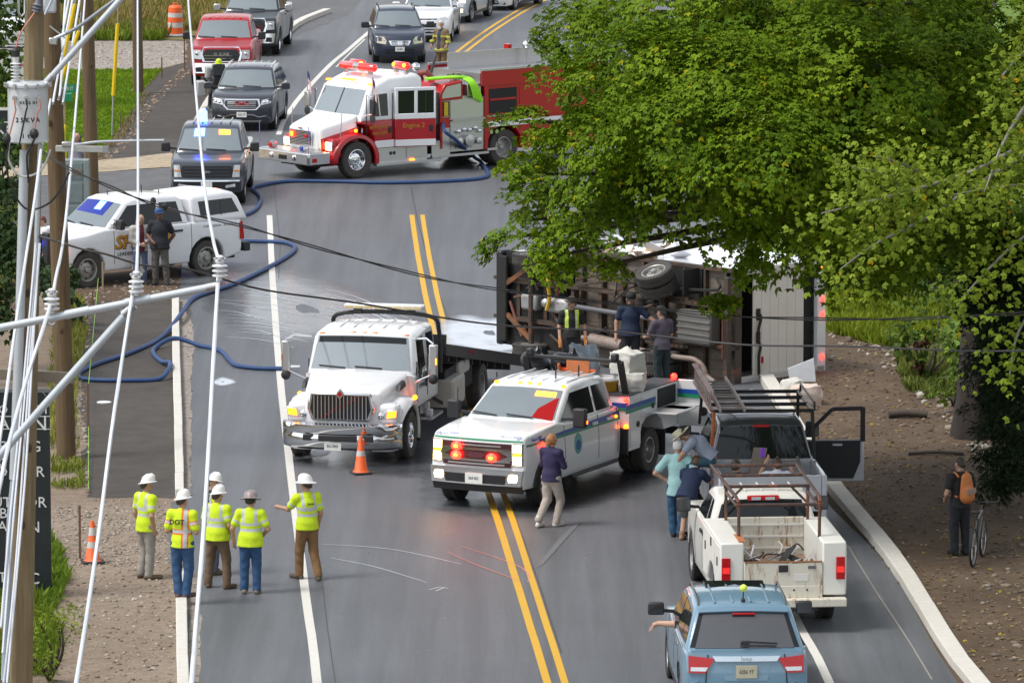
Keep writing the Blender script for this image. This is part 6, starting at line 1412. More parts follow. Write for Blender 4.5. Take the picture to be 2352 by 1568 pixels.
    if hvis:
        tor = ta < 0; au = np.abs(u); b1 = tor & ((np.abs(z - .17) < .026) | ((np.abs(z - .27) < .026) if hvis != 2 else (z > 9)))
        b2 = tor & (au > .085) & (au < .135) & (z > .27 if hvis != 2 else z > -.2)
        if hvis == 2: b2 = tor & (u > .055) & (u < .115) & (z > -.2)
        b3 = (ta > .42) & (ta < .56) if sleeve else tor & False
        if hvis in (2, 3):
            e1 = tor & (np.abs(np.abs(z - .17) - .035) < .012); e2 = tor & ((np.abs(u - .04) < .014) | (np.abs(u - .13) < .014)); e3 = ((ta > .36) & (ta < .42)) | ((ta > .56) & (ta < .6)); col[e1 | e2 | e3, :3] = ORG * .9
            if hvis == 3: col[tor & (au < .1), :3] = (.02, .02, .02); col[tor & (au > .1) & (au < .125), :3] = ORG
        col[b1 | b2 | b3, :3] = SILV
    npmesh('shirt', V, Q, CLOTH, root, col=col, smooth=True)
    # trousers
    pr = [(j['pel'] + sp * .05 * s, (j['hiL'] + j['hiR']) / 2, .14 * s * bw, .148 * s * bw, .78)]
    for S in 'LR': pr += leg(S, .022, 1 + legs if legs > .5 else .62 + legs)
    V, Q = field(pr, h, .03); 
    jit = np.array([noise.noise(Vector(v) * Vector((11, 11, 16)).x * .9) for v in V]); V = V * 1.0; V[:, 1] += jit * .014; V[:, 0] += jit * .008
    col = np.ones((len(V), 4)); col[:, :3] = np.array(pants)
    npmesh('trousers', V, Q, CLOTH, root, col=col, smooth=True)
    for S in 'LR':
        a = j['an' + S]; f = j['ft' + S]; d = f - a; heel = a - d * .25; pr = [(a + (0, 0, .04), a - (0, 0, .03), .053 * s, .052 * s, 1), (np.array((heel[0], heel[1], f[2] + .005)), f, .045 * s, .042 * s, 1)]
        V, Q = field(pr, .0165, .03); col = np.ones((len(V), 4)); col[:, :3] = np.array(shoes); npmesh('shoe', V, Q, CLOTH, root, col=col, smooth=True)
    # hair, hats
    fr_ = Matrix((Vector(np.cross(hd, hup)), Vector(hd), Vector(hup))).transposed().to_4x4(); fr_.translation = Vector(hc)
    if hair is not None:
        pr = [(hc + hup * .035 * s - hd * .02 * s, hc - hup * .01 * s - hd * .03 * s, .096 * s, .09 * s, 1)]
        if hairlen: pr.append((hc - hd * .06 * s, hc - hd * .07 * s - hup * hairlen, .085 * s, .05 * s, 1)); pr.append((hc - hd * .05 * s + lat * .05, hc - hd * .0 * s + lat * .08 - hup * hairlen, .05, .035, 1)); pr.append((hc - hd * .05 * s - lat * .05, hc - hd * .0 * s - lat * .08 - hup * hairlen, .05, .035, 1))
        nn = (hup * .75 - hd * .65); nn /= np.linalg.norm(nn); V, Q = field(pr, .0165, .02, None if hairlen > .3 else [(hc - hd * .02 * s + hd * .02, nn if not hairlen else -hd)])
        if len(Q): 
            col = np.ones((len(V), 4)); col[:, :3] = np.array(hair); npmesh('hair', V, Q, HAIRM, root, col=col, smooth=True)
    S_ = Matrix.Diagonal((s, s, s, 1))
    if hat == 'hard':
        m = hatcol or HELM; o = MB().lathe([(.165, .0), (.168, .008), (.128, .022), (.124, .06), (.112, .105), (.085, .14), (.045, .157), (.001, .162)], 22, 0, fr_ @ Matrix.Translation((0, .0, .035)) @ Matrix.Diagonal((.84, 1.0, 1, 1)) @ S_).build('hard_hat', m, root, smooth=60)
        MB().tube([fr_ @ Vector((0, .1, .15)), fr_ @ Vector((0, .05, .19)), fr_ @ Vector((0, -.05, .19)), fr_ @ Vector((0, -.11, .14))], .014, 6).build('hat_ridge', m, o)
        if hatcol is None: MB().box(fr_ @ Vector((-.03, -.108, .1)), (.05, .012, .03), 0, fr_.to_3x3()).build('hat_sticker', mat('sticker_dark', (.1, .06, .08), .6), o)
    elif hat == 'rim':
        m = hatcol or HELM; MB().lathe([(.19, -.006), (.192, .004), (.13, .022), (.126, .06), (.113, .105), (.085, .14), (.045, .157), (.001, .162)], 22, 0, fr_ @ Matrix.Translation((0, 0, .035)) @ S_).build('hard_hat', m, root, smooth=60)
    elif hat == 'cap':
        MB().lathe([(.102, .0), (.106, .04), (.095, .085), (.06, .115), (.001, .122)], 18, 0, fr_ @ Matrix.Translation((0, -.01, .035)) @ S_).build('cap', hatcol, root, smooth=60); MB().box(fr_ @ Vector((0, .135, .05)), (.15, .11, .012), 0, fr_.to_3x3()).build('cap_visor', hatcol, root, bev=.03)
    elif hat == 'straw':
        MB().lathe([(.21, .03), (.205, .02), (.13, .0), (.105, .02), (.1, .1), (.085, .13), (.001, .115)], 24, 0, fr_ @ Matrix.Translation((0, 0, .05)) @ S_).build('straw_hat', hatcol, root, smooth=50)
    return root
JEAN = (.025, .07, .16); TANP = (.2, .11, .045); BRN = (.13, .085, .05); GREYP = (.27, .25, .22); BOOT = (.12, .085, .055)
def hv(u, z, f): return np.tile(YL, (len(u), 1))
person('hard hat worker with long grey trousers standing on the gravel, leftmost of the hi-vis crew', G(336, 1328), -48, 1.78, dict(hd=(.5, 1, .1), wrR=(.2, .02, .86), elR=(.24, -.06, 1.12), knL=(-.1, .06, .5), ftR=(.2, .16, .04)), hv, .62, GREYP, BOOT, hvis=1, hat='hard', hem=-.12)
p = person('worker in a DOT lettered vest and slim jeans standing on the kerb', G(420, 1388) + Vector((0, 0, .12)), -14, 1.8, dict(hd=(.55, 1, .05), wrR=(.17, .2, 1.08), elR=(.25, -.02, 1.12), wrL=(-.1, .24, 1.1), anL=(-.06, -.05, .09), anR=(.07, -.02, .09), ftL=(-.07, .14, .04), ftR=(.16, .14, .04)), hv, .75, JEAN, (.1, .06, .045), hvis=2, hat='hard', hem=-.1)
text('DOT', 'vest_lettering', .12, DKL, p, frame((-.05, -.15, 1.33), (1, 0, 0), (0, .05, 1)), extrude=.004, bold=.004)
person('worker with an open orange edged vest over black, half hidden behind the brown trousered one', G(489, 1318), -65, 1.74, dict(hd=(1, .5, 0)), lambda u, z, f: np.tile(YL, (len(u), 1)), .3, (.1, .1, .14), BOOT, hvis=3, hat='hard', hem=-.08)
person('stout hard hat worker in yellow shirt and brown trousers on the asphalt edge', G(500, 1350), -22, 1.74, dict(hd=(.5, 1, 0), knL=(-.15, .03, .5), knR=(.16, .03, .5), anL=(-.17, -.02, .09), anR=(.19, -.02, .09), ftL=(-.22, .14, .04), ftR=(.27, .13, .04), wrR=(.24, .12, .9)), hv, .62, BRN, BOOT, hvis=1, hat='hard', hem=-.1, build=1.16)
person('worker in a dark stickered hard hat and blue jeans seen from behind', G(576, 1362), -4, 1.74, dict(hd=(.1, 1, -.25), elL=(-.31, -.02, 1.14), wrL=(-.3, .05, .9), elR=(.31, -.02, 1.14), wrR=(.2, .2, 1.0), head=(0, .05, 1.62)), hv, .66, JEAN, (.2, .16, .11), hvis=1, hat='rim', hatcol=mat('stickered_dark_hat', (.1, .09, .09), .4, 0, .9, 25, col2=(.5, .42, .4)), hem=-.12, build=1.18, hair=(.02, .015, .01))
p = person('worker in tan trousers on the white edge line pointing left with one arm', G(706, 1330), 32, 1.8, dict(hd=(-.3, 1, -.05), shL=(-.17, .05, 1.41), elL=(-.24, .22, 1.2), wrL=(-.26, .5, 1.2), anL=(-.1, .1, .09), ftL=(-.14, .3, .04), anR=(.1, -.2, .1), ftR=(.16, -.05, .03), knR=(.1, -.04, .5), knL=(-.1, .09, .5)), hv, .66, TANP, (.09, .075, .06), hvis=1, hat='rim', hem=-.09, build=1.05, curl=.15)
text('Sevee', 'shirt_lettering', .06, DKL, p, frame((.0, -.135, 1.36), (1, 0, 0), (0, .05, 1)), extrude=.003)
person('woman in a navy jacket and pale trousers walking past the striped utility truck', G(1266, 1208), -38, 1.72, dict(hd=(.3, 1, 0), wrR=(.02, .25, 1.2), elR=(.24, .08, 1.15), wrL=(.02, .26, 1.15), elL=(-.24, .06, 1.14), knR=(.1, .16, .5), anR=(.1, .02, .09), ftR=(.12, .2, .04), anL=(-.08, -.28, .16), ftL=(-.1, -.12, .05), knL=(-.09, .0, .5)), (.022, .016, .06), 2, (.36, .31, .27), (.6, .55, .5), hair=(.3, .12, .04), hairlen=.06, hem=-.1, curl=.7)
def cardi(u, z, f):
    c_ = np.tile(np.array((.5, .47, .45)), (len(u), 1)); c_[(np.abs(u) < .075) & (f > 0)] = (.1, .015, .025); return c_
p = person('blonde woman in a long pale cardigan beside the sheriff pickup', G(322, 654), -158, 1.7, dict(hd=(.35, 1, 0), wrL=(-.04, .22, 1.05), wrR=(.05, .23, 1.03), elL=(-.24, .02, 1.12), elR=(.24, .02, 1.12)), cardi, 2, (.1, .13, .22), (.03, .03, .03), skin=(.5, .3, .22), hair=(.4, .24, .09), hairlen=.26, hem=-.12)
V, Q = field([(np.array((-.02, -.03, .95)), np.array((-.02, -.05, .42)), .17, .2, .75)], .0165, .02, [(np.array((0, .06, 0)), np.array((-.1, -1, 0)))]); npmesh('cardigan_tail', V, Q, CLOTH, p, col=np.tile(np.array((.5, .47, .45, 1)), (len(V), 1)), smooth=True)
person('man in a black polo and blue cap with a dark beard by the sheriff pickup', G(368, 656), 172, 1.86, dict(hd=(-.4, 1, 0), wrL=(-.2, -.12, 1.0), elL=(-.3, -.1, 1.15), wrR=(.12, .2, 1.02), elR=(.28, .0, 1.14), knL=(-.13, .03, .5), anL=(-.16, 0, .09), ftL=(-.2, .17, .04)), (.012, .014, .02), .62, (.09, .085, .075), (.015, .015, .015), skin=(.14, .07, .05), hair=(.01, .01, .01), hat='cap', hatcol=mat('blue_cap', (.03, .09, .22), .8), build=1.16, hem=-.12)
BG = G(1312, 872)
def vest(u, z, f):
    c_ = np.tile(np.array((.014, .013, .014)), (len(u), 1)); m = (np.abs(u) > .075) & (np.abs(u) < .15); c_[m & (z > .12)] = YL * .9; c_[(np.abs(u) < .11) & (np.abs(u) > .09) & (z > .12)] = SILV; return c_
p = person('man in a yellow safety vest over black with orange gloves before the tipped truck', BG, -172, 1.78, dict(hd=(.8, .6, .05), wrL=(-.3, .08, .86), elL=(-.28, -.02, 1.13)), vest, .62, (.03, .03, .035), skin=(.45, .26, .18), hair=(.08, .05, .03), hat='cap', hatcol=mat('brown_cap', (.06, .045, .035), .8), hem=-.06)
GLV = mat('orange_glove', (.55, .2, .03), .8)
for sx in (-1, 1): MB().tube([(sx * .28 if sx < 0 else .25, .08, .92), (sx * .3 if sx < 0 else .25, .09, .84), (sx * .3 if sx < 0 else .25, .11, .72)], [.04, .048, .035], 8).build('glove', GLV, p, smooth=60)
p = person('bearded man in a navy shirt reaching one arm out by the tipped truck', G(1448, 866), -178, 1.84, dict(hd=(.1, 1, -.4), head=(0, .06, 1.62), elL=(-.42, .05, 1.2), wrL=(-.62, .12, 1.12), wrR=(.3, .05, .86), elR=(.29, -.02, 1.13)), (.012, .022, .055), .62, (.02, .02, .025), skin=(.42, .24, .17), hair=(.03, .02, .015), hat='cap', hatcol=mat('black_cap', (.012, .012, .014), .8), build=1.12)
person('man in a dull purple shirt with his back turned beside the navy shirted one', G(1520, 894), 32, 1.76, dict(hd=(-.5, 1, -.1), elL=(-.27, .1, 1.16), wrL=(-.22, .3, 1.1), wrR=(.1, .3, 1.1), elR=(.26, .06, 1.14)), (.075, .06, .085), .66, (.014, .025, .028), skin=(.42, .24, .17), hair=(.02, .02, .02), hat='cap', hatcol=mat('black_cap', (.012, .012, .014), .8))
# around the two right hand pickups
hd = Vector((math.cos(R(93.6)), math.sin(R(93.6)), 0)); DM = Matrix.Translation(Vector((4.58, 106.15, 0)) + hd * 3.25) @ Matrix.Rotation(R(93.6), 4, 'Z')
SEAT = dict(hiL=(-.09, .02, .92), hiR=(.09, .02, .92), knL=(-.13, .42, .93), knR=(.13, .42, .93), anL=(-.14, .47, .5), anR=(.14, .47, .5), ftL=(-.15, .64, .45), ftR=(.15, .64, .45))
person('man in a straw hat sitting bent over on the side of the silver pickup bed', DM @ Vector((-3.85, 1.0, 1.36 - .86)), 82, 1.74, dict(SEAT, chest=(0, .2, 1.2), neck=(0, .38, 1.31), head=(0, .5, 1.36), hd=(.1, 1, -.9), shL=(-.18, .33, 1.27), shR=(.18, .33, 1.27), elL=(-.22, .5, 1.05), wrL=(-.15, .62, .84), elR=(.22, .48, 1.04), wrR=(.13, .62, .85), knL=(-.14, .36, .86), knR=(.14, .3, .82), anL=(-.13, .36, .44), anR=(.13, .3, .38), ftL=(-.14, .52, .38), ftR=(.14, .46, .32)), (.22, .25, .32), .62, (.02, .06, .09), hat='straw', hatcol=mat('straw', (.5, .47, .33), .8, 0, .2, 30), hem=-.03, skin=(.38, .21, .14))
person('grey haired man in a pale turquoise shirt and jeans with hands on hips', G(1556, 1232), -18, 1.78, dict(hd=(.1, 1, -.15), elL=(-.4, -.06, 1.14), wrL=(-.2, .02, 1.0), elR=(.38, -.04, 1.14), wrR=(.2, .04, 1.0), anL=(-.07, -.02, .09), anR=(.07, -.02, .09)), (.3, .5, .5), .7, (.02, .07, .14), (.02, .02, .025), hair=(.5, .5, .48), hem=-.2)
person('man in a navy tee and grey shorts leaning by the service pickup mirror', G(1580, 1240), -24, 1.7, dict(pel=(0, -.05, .86), chest=(.02, .14, 1.14), neck=(.03, .26, 1.3), head=(.03, .34, 1.43), hd=(.1, 1, -.2), shL=(-.17, .21, 1.24), shR=(.2, .21, 1.24), elL=(-.26, .24, .98), wrL=(-.2, .34, .74), elR=(.3, .38, 1.06), wrR=(.3, .6, 1.1), hiL=(-.09, -.05, .83), hiR=(.09, -.05, .83), knL=(-.12, .12, .46), knR=(.12, .12, .46)), (.012, .022, .06), .6, (.12, .12, .125), (.25, .15, .1), hair=(.09, .045, .02), legs=.28, build=1.1)
p = person('man in a white tee sitting in the pickup bed holding up a purple phone', DM @ Vector((-4.62, -.12, .86 - .86)), 3, 1.74, dict(SEAT, pel=(0, 0, .95), chest=(0, -.05, 1.14), neck=(0, -.04, 1.32), head=(0, 0, 1.46), shL=(-.18, -.04, 1.26), shR=(.18, -.04, 1.26), elL=(-.32, .12, 1.2), wrL=(-.16, .32, 1.46), elR=(.34, .1, 1.18), wrR=(.3, .3, 1.3), hd=(-.15, 1, .1)), (.55, .58, .66), .62, (.05, .06, .08), hair=(.05, .03, .02), hem=-.03, skin=(.42, .24, .16))
tag(MB().box((0, 0, 0), (.085, .02, .17)).build('phone', mat('purple_phone', (.2, .06, .5), .3), None, bev=.012, mw=DM @ Matrix.Translation((-4.22, .1, 1.6)) @ Matrix.Rotation(R(-86), 4, 'Z')), 'purple phone raised by the man in the white tee', 'phone')
person('dark haired man in brown sitting at the left of the silver pickup bed', DM @ Vector((-4.68, .62, -.02)), 10, 1.72, dict(SEAT, pel=(0, 0, .95), chest=(0, -.02, 1.14), neck=(0, 0, 1.33), head=(0, .03, 1.47), shL=(-.18, 0, 1.27), shR=(.18, 0, 1.27), elL=(-.24, .1, 1.06), wrL=(-.1, .3, 1.0), elR=(.24, .1, 1.06), wrR=(.1, .3, 1.0), hd=(.6, 1, 0)), (.06, .045, .04), .7, (.05, .05, .06), hair=(.035, .022, .015), hem=-.03)
# firefighter, backpack man with bicycle, onlookers
def coat(u, z, f):
    c_ = np.tile(np.array((.17, .115, .06)), (len(u), 1)); c_[(np.abs(z - .3) < .03) | (np.abs(z + .1) < .035)] = (.5, .52, .06); c_[(np.abs(u) < .07) & (f > 0) & (z > -.1)] = (.03, .04, .07); return c_
p = person('white bearded firefighter in a tan turnout coat with yellow bands beside the blue crossover', G(1014, 176), 148, 1.84, dict(hd=(-.1, 1, 0), wrL=(-.3, .18, .98), wrR=(.28, .14, .96), elR=(.3, -.02, 1.14), elL=(-.3, .02, 1.14)), coat, 1.9, (.16, .105, .05), (.03, .025, .02), hair=(.5, .48, .45), hem=-.2, build=1.14, skin=(.48, .27, .2))
MB().ball((-.0, .1, 1.6), (.06, .05, .07), 10, 7).build('beard', mat('white_beard', (.5, .47, .43), .8), p)
def band(p, name, c_, r_, m): return MB().lathe([(r_, -.03), (r_ * 1.03, 0), (r_, .03)], 12, 0, Matrix.Translation(c_)).build(name, m, p, smooth=50)
for x in (-.3, .29): band(p, 'sleeve_band', (x * 1.04, .08, 1.16), .085, mat('lime_band', (.5, .55, .05), .6))
bp_ = G(2204, 1274)
person('man in a black tee with dark trousers standing beside a bicycle on the dirt', bp_, 22, 1.76, dict(hd=(-.45, 1, -.1), wrL=(-.2, .18, .98), elL=(-.28, -.02, 1.12), wrR=(.2, .2, .96)), (.012, .012, .014), .55, (.014, .017, .022), (.012, .012, .012), hair=(.025, .017, .012), skin=(.36, .2, .14))
B = thing('backpack', 'orange backpack worn by the man beside the bicycle', 'backpack', bp_, R(22))
OB = mat('orange_nylon', (.42, .14, .035), .7, 0, .25, 12)
V, Q = field([(np.array((.02, -.2, 1.42)), np.array((.03, -.22, 1.1)), .1, .145, .72), (np.array((.03, -.3, 1.2)), np.array((.03, -.3, 1.08)), .08, .085, .6)], .0165, .03); o = npmesh('pack_body', V, Q, OB, B, smooth=True)
for sx in (-1, 1): MB().tube(smooth_path([(sx * .11, -.15, 1.44), (sx * .12, .0, 1.5), (sx * .12, .12, 1.38), (sx * .14, .02, 1.12), (sx * .12, -.14, 1.08)], 4), .02, 6).build('shoulder_strap', OB, B)
MB().box((.03, -.345, 1.2), (.12, .02, .1)).build('pack_patch', mat('pack_grey', (.25, .2, .18), .7), B, bev=.005); MB().tube([(.03, -.14, 1.5), (.03, -.16, 1.54), (.03, -.19, 1.5)], .012, 6).build('grab_loop', OB, B)
k = thing('bicycle', 'dark bicycle held by the man with the orange backpack', 'bicycle', G(2246, 1288), R(76))
for x in (-.52, .53):
    w_ = MB().tube([(x + .33 * math.cos(a), 0, .34 + .33 * math.sin(a)) for a in np.linspace(0, 2 * math.pi, 25)[:-1]], .024, 7, 0, True).build('wheel', TYRE, k, smooth=60); MB().tube([(x + .3 * math.cos(a), 0, .34 + .3 * math.sin(a)) for a in np.linspace(0, 2 * math.pi, 25)[:-1]], .012, 5, 0, True).build('rim', STEEL, w_)
    mb = MB()
    for q in range(12): a = math.pi * q / 6; mb.tube([(x, .02, .34), (x + .3 * math.cos(a), 0, .34 + .3 * math.sin(a))], .003, 3)
    mb.build('spokes', STEEL, w_, kind='stuff')
BF = mat('bike_frame', (.04, .045, .05), .35)
fr_ = MB().tube([(-.05, 0, .33), (-.17, 0, .85)], .018, 6).tube([(-.05, 0, .33), (.38, 0, .75)], .02, 6).tube([(-.15, 0, .78), (.38, 0, .85)], .018, 6).tube([(-.05, 0, .33), (-.52, 0, .34)], .012, 6).tube([(-.52, 0, .34), (-.15, 0, .78)], .012, 6).build('bike_frame', BF, k)
MB().tube([(.36, 0, .95), (.42, .05, .7), (.53, .05, .34)], .016, 6).build('fork', CHROME, k); MB().tube([(.36, -.3, 1.02), (.38, 0, 1.0), (.36, .3, 1.02)], .014, 6).build('handlebar', BLACK, k); MB().box((-.19, 0, .93), (.26, .14, .05)).build('saddle', BLACK, k, bev=.02); MB().tube([(-.05, .08, .33), (.06, .1, .2)], .012, 5).build('crank', STEEL, k)
person('onlooker with brown hair standing behind the grey stone monument', G(180, 452), 150, 1.74, None, (.2, .19, .24), 1.7, (.08, .1, .16), hair=(.09, .055, .045), hairlen=.12)
person('onlooker in a white top behind the poles at the front of the sheriff pickup', G(101, 662), 120, 1.74, None, (.6, .6, .62), .6, (.05, .05, .08), hair=(.12, .03, .02))
tag(MB().build('x', BLACK) if False else MB().tube([(0, 0, 0), (-.12, .05, -.01), (-.26, .16, -.02)], [.055, .05, .04], 10).tube([(-.26, .16, -.02), (-.34, .2, -.06)], [.04, .04], 8).tube([(-.33, .21, -.05), (-.38, .26, -.1), (-.39, .27, -.15)], .011, 5).tube([(-.34, .19, -.05), (-.4, .22, -.11), (-.41, .22, -.16)], .011, 5).tube([(-.34, .17, -.05), (-.39, .18, -.12), (-.4, .18, -.16)], .011, 5).tube([(-.33, .15, -.05), (-.37, .14, -.11), (-.38, .14, -.14)], .01, 5).tube([(-.3, .22, -.04), (-.33, .26, -.06), (-.36, .28, -.07)], .012, 5).build('driver_arm', mat('arm_skin', (.45, .27, .19), .55), None, loc=JM @ Vector((-1.55, .93, 1.16)), smooth=60), 'bare forearm and hand resting out of the window of the light blue car', 'person')
# ---------------------------------------------------------------- utility poles and what hangs on them
def wood(name, c1, c2):
    m = mat(name, c1, .85, 0, .3, 2)
    t = m.node_tree; b = t.nodes['Principled BSDF']; tc = [n for n in t.nodes if n.type == 'TEX_COORD'][0]
    mp = t.nodes.new('ShaderNodeMapping'); mp.inputs['Scale'].default_value = (22, 22, .9); t.links.new(tc.outputs['Object'], mp.inputs[0])
    nz = nd(t, 'ShaderNodeTexNoise', Scale=1.0, Detail=7.0, Roughness=.65); t.links.new(mp.outputs[0], nz.inputs['Vector'])
    n2 = nd(t, 'ShaderNodeTexNoise', Scale=.7, Detail=4.0); t.links.new(tc.outputs['Object'], n2.inputs['Vector'])
    a = t.nodes.new('ShaderNodeMix'); a.data_type = 'RGBA'; a.inputs[6].default_value = (*c1, 1); a.inputs[7].default_value = (*c2, 1)
    ad = t.nodes.new('ShaderNodeMath'); ad.operation = 'MULTIPLY_ADD'; ad.inputs[1].default_value = .55; ad.inputs[2].default_value = -.02; t.links.new(n2.outputs['Fac'], ad.inputs[0])
    rp = t.nodes.new('ShaderNodeMapRange'); rp.inputs[1].default_value = .35; rp.inputs[2].default_value = .7; t.links.new(nz.outputs['Fac'], rp.inputs[0])
    mm = t.nodes.new('ShaderNodeMath'); mm.operation = 'MULTIPLY'; t.links.new(rp.outputs[0], mm.inputs[0]); mm.inputs[1].default_value = .75
    su = t.nodes.new('ShaderNodeMath'); su.use_clamp = True; t.links.new(mm.outputs[0], su.inputs[0]); t.links.new(ad.outputs[0], su.inputs[1])
    t.links.new(su.outputs[0], a.inputs[0]); t.links.new(a.outputs[2], b.inputs['Base Color'])
    bp = nd(t, 'ShaderNodeBump', Strength=.5, Distance=.02); t.links.new(nz.outputs['Fac'], bp.inputs['Height']); t.links.new(bp.outputs[0], b.inputs['Normal'])
    return m
W1 = wood('treated_pole_wood', (.25, .2, .11), (.13, .085, .04)); W2_ = wood('brown_pole_wood', (.17, .115, .055), (.08, .05, .025))
def pole(label, base, top, r0, r1, m, knots=0):
    base = Vector(base); top = Vector(top); root = thing('utility_pole', label, 'utility pole', base, group='utility poles along the left verge')
    L = top - base; pts = [L * (i / 12) - Vector((0, 0, .3 if i == 0 else 0)) for i in range(13)]
    MB().tube(pts, [r0 + (r1 - r0) * i / 12 for i in range(13)], 18).build('pole_shaft', m, root, smooth=60)
    for k in range(knots):
        t = .25 + .6 * k / max(knots, 1) ; p = L * t; MB().ball(p + Vector((math.sin(k * 2.1) * .6 * r1, -r0 * .93, 0)), (.035, .02, .07), 8, 6).build('knot', mat('wood_knot', (.07, .04, .02), .9), root)
    return root
Y1 = G(46, 1640).y
p1 = pole('nearest wooden pole carrying the grey transformer can', G(46, 1640), AT(83, -140, Y1), .185, .145, W1, 6)
b2 = G(153, 1052); p2 = pole('brown pole just behind the transformer pole, footed beside the dark sidewalk strip', b2, AT(112, -140, b2.y), .19, .165, W2_, 3)
b3 = G(213, 500); p3 = pole('dark pole behind the grey stone monument', b3, AT(196, -140, b3.y), .185, .165, W2_, 2)
b4 = G(318, 216); pole('most distant pole at the lawn corner near the orange barrel', b4, AT(312, -140, b4.y), .17, .15, W2_, 1)
# transformer can
GAL = mat('galvanised_pipe', (.5, .54, .57), .4, .35, .1); TCAN = paint('transformer_grey', (.5, .53, .54), .12)
tb_ = AT(65, 326, Y1 - .42); th = AT(65, 190, Y1 - .42).z - tb_.z
T = thing('transformer', 'pale grey pole transformer can marked 25 KVA', 'transformer', tb_)
MB().lathe([(.001, 0), (.3, 0), (.315, .02), (.31, .05), (.31, th - .06), (.335, th - .05), (.335, th - .015), (.3, th + .015), (.001, th + .035)], 36).build('can_body', TCAN, T, smooth=40)
for k in range(12): a = 2 * math.pi * k / 12; MB().box((.345 * math.cos(a), .345 * math.sin(a), th - .03), (.04, .04, .07), 0, Matrix.Rotation(a, 3, 'Z')).build('lid_clamp', STEEL, T)
def wraptext(s, r_, z, size, a0, name):
    n = len(s)
    for i, ch in enumerate(s):
        if ch == ' ': continue
        a = -math.pi / 2 + a0 + (i - (n - 1) / 2) * size * .82 / r_
        text(ch, name, size, DKL, T, frame((r_ * math.cos(a), r_ * math.sin(a), z), (-math.sin(a), math.cos(a), 0), (0, 0, 1)), extrude=.001, bold=.003)
wraptext('25KVA', .312, .36, .1, .05, 'rating_letters'); wraptext('itb', .312, .12, .1, .1, 'maker_letters'); wraptext('X3', .312, th - .28, .055, -.2, 'terminal_letters'); wraptext('X2', .312, th - .28, .055, .1, 'terminal_letters'); wraptext('X1', .312, th - .28, .055, .45, 'terminal_letters')
bu = MB(); prof = [(.045, 0)]
for k in range(6): prof += [(.04, .03 + .05 * k), (.085, .045 + .05 * k), (.04, .06 + .05 * k)]
prof += [(.05, .36), (.055, .42), (.001, .44)]
MB().lathe(prof, 16, 0, Matrix.Translation((-.17, -.05, th))).build('bushing', mat('porcelain_white', (.62, .63, .63), .25), T, smooth=60); MB().lathe([(.06, .4), (.065, .5), (.03, .54), (.001, .55)], 12, 0, Matrix.Translation((-.17, -.05, th))).build('bushing_cap', BLACK, T)
SALM = mat('salmon_lead', (.5, .2, .15), .5); CB = mat('black_cable', (.018, .018, .02), .6)
def lead(pts, r_, m, name='lead', par=T): return MB().tube(smooth_path(pts, 5), r_, 6).build(name, m, par, smooth=60)
for x, m, e in ((-.18, SALM, (-.27, -.3, .1)), (.0, CB, (-.12, -.34, -.05)), (.2, SALM, (.12, -.34, .2))):
    MB().tube([(x, -.27, th - .2), (x, -.37, th - .2)], .03, 8).build('terminal', STEEL, T); lead([(x, -.36, th - .2), (x + .02, -.37, th - .35), (x * .9, -.36, .5), Vector(e)], .013, m)
lead([(.12, -.34, .2), (.13, -.37, .1), (.06, -.33, -.05), (.0, -.3, -.2), (.02, -.25, -.6)], .018, CB); lead([(-.17, -.05, th + .5), (-.1, .0, th + .75), (.2, .1, th + 1.2), (.32, .2, th + 1.6), (.28, .25, th + 2.2)], .014, SALM); lead([(-.25, -.3, .1), (-.28, -.25, -.25), (-.1, -.22, -.5), (.2, -.2, -.42), (.35, -.15, -.1)], .018, mat('pale_cable', (.5, .5, .48), .5)); lead([(-.28, -.3, 0), (-.3, -.2, -.5), (-.05, -.15, -1.0), (.35, -.1, -.9), (.6, .3, -.5)], .016, CB)
MB().ball((.12, -.34, .16), (.07, .06, .08)).build('connector_boot', BLACK, T); MB().ball((-.3, -.3, .08), (.06, .06, .09)).build('connector_boot', BLACK, T)
MB().box((0, .28, th * .5), (.1, .12, th * .8)).build('pole_hanger', STEEL, T)
# conduits on the near pole
def vthing(name, label, cat, px, Y, r_, m, n=8, group=None):
    pts = [AT(x, y, Y if not isinstance(Y, (list, tuple)) else Y[i]) for i, (x, y) in enumerate(px)]
    return tag(MB().tube(pts, r_, n).build(name, m, None, smooth=60), label, cat, group)
vthing('conduit', 'grey conduit pipe running up the left edge of the nearest pole', 'pipe', [(10, 1560), (24, 1180), (32, 1100)], Y1 - .25, .055, mat('weathered_conduit', (.3, .35, .4), .5), 10)
vthing('conduit', 'pale upper conduit pipe at the left of the nearest pole under the transformer', 'pipe', [(32, 1100), (46, 725), (56, 345)], Y1 - .25, .075, GAL, 10)
vthing('riser_pipe', 'thin pale riser pipe on the right side of the nearest pole', 'pipe', [(82, 620), (88, 420), (93, 330)], Y1 - .3, .04, GAL)
# standoff brackets with their pipes and insulators
YB = 74.0
def apipe(parent, name, a, b, r_, m, o): return MB().tube([a - o, b - o], r_, 12).build(name, m, parent, smooth=60)
o = AT(495, 658, YB); K = thing('insulator_bracket', 'long pale standoff pipe with brace carrying three white insulators', 'bracket', o)
apipe(K, 'arm_pipe', AT(-60, 764, YB), AT(490, 658, YB), .05, GAL, o); apipe(K, 'arm_sleeve', AT(150, 723, YB), AT(205, 712, YB), .058, GAL, o); apipe(K, 'arm_sleeve', AT(288, 696, YB), AT(345, 685, YB), .058, GAL, o); apipe(K, 'arm_cap', AT(474, 661, YB), AT(500, 656, YB), .056, STEEL, o)
apipe(K, 'brace_pipe', AT(-60, 1112, YB), AT(296, 712, YB), .05, GAL, o); apipe(K, 'brace_clamp', AT(283, 722, YB), AT(308, 700, YB), .062, STEEL, o)
PORC = mat('porcelain_white', (.62, .63, .63), .25)
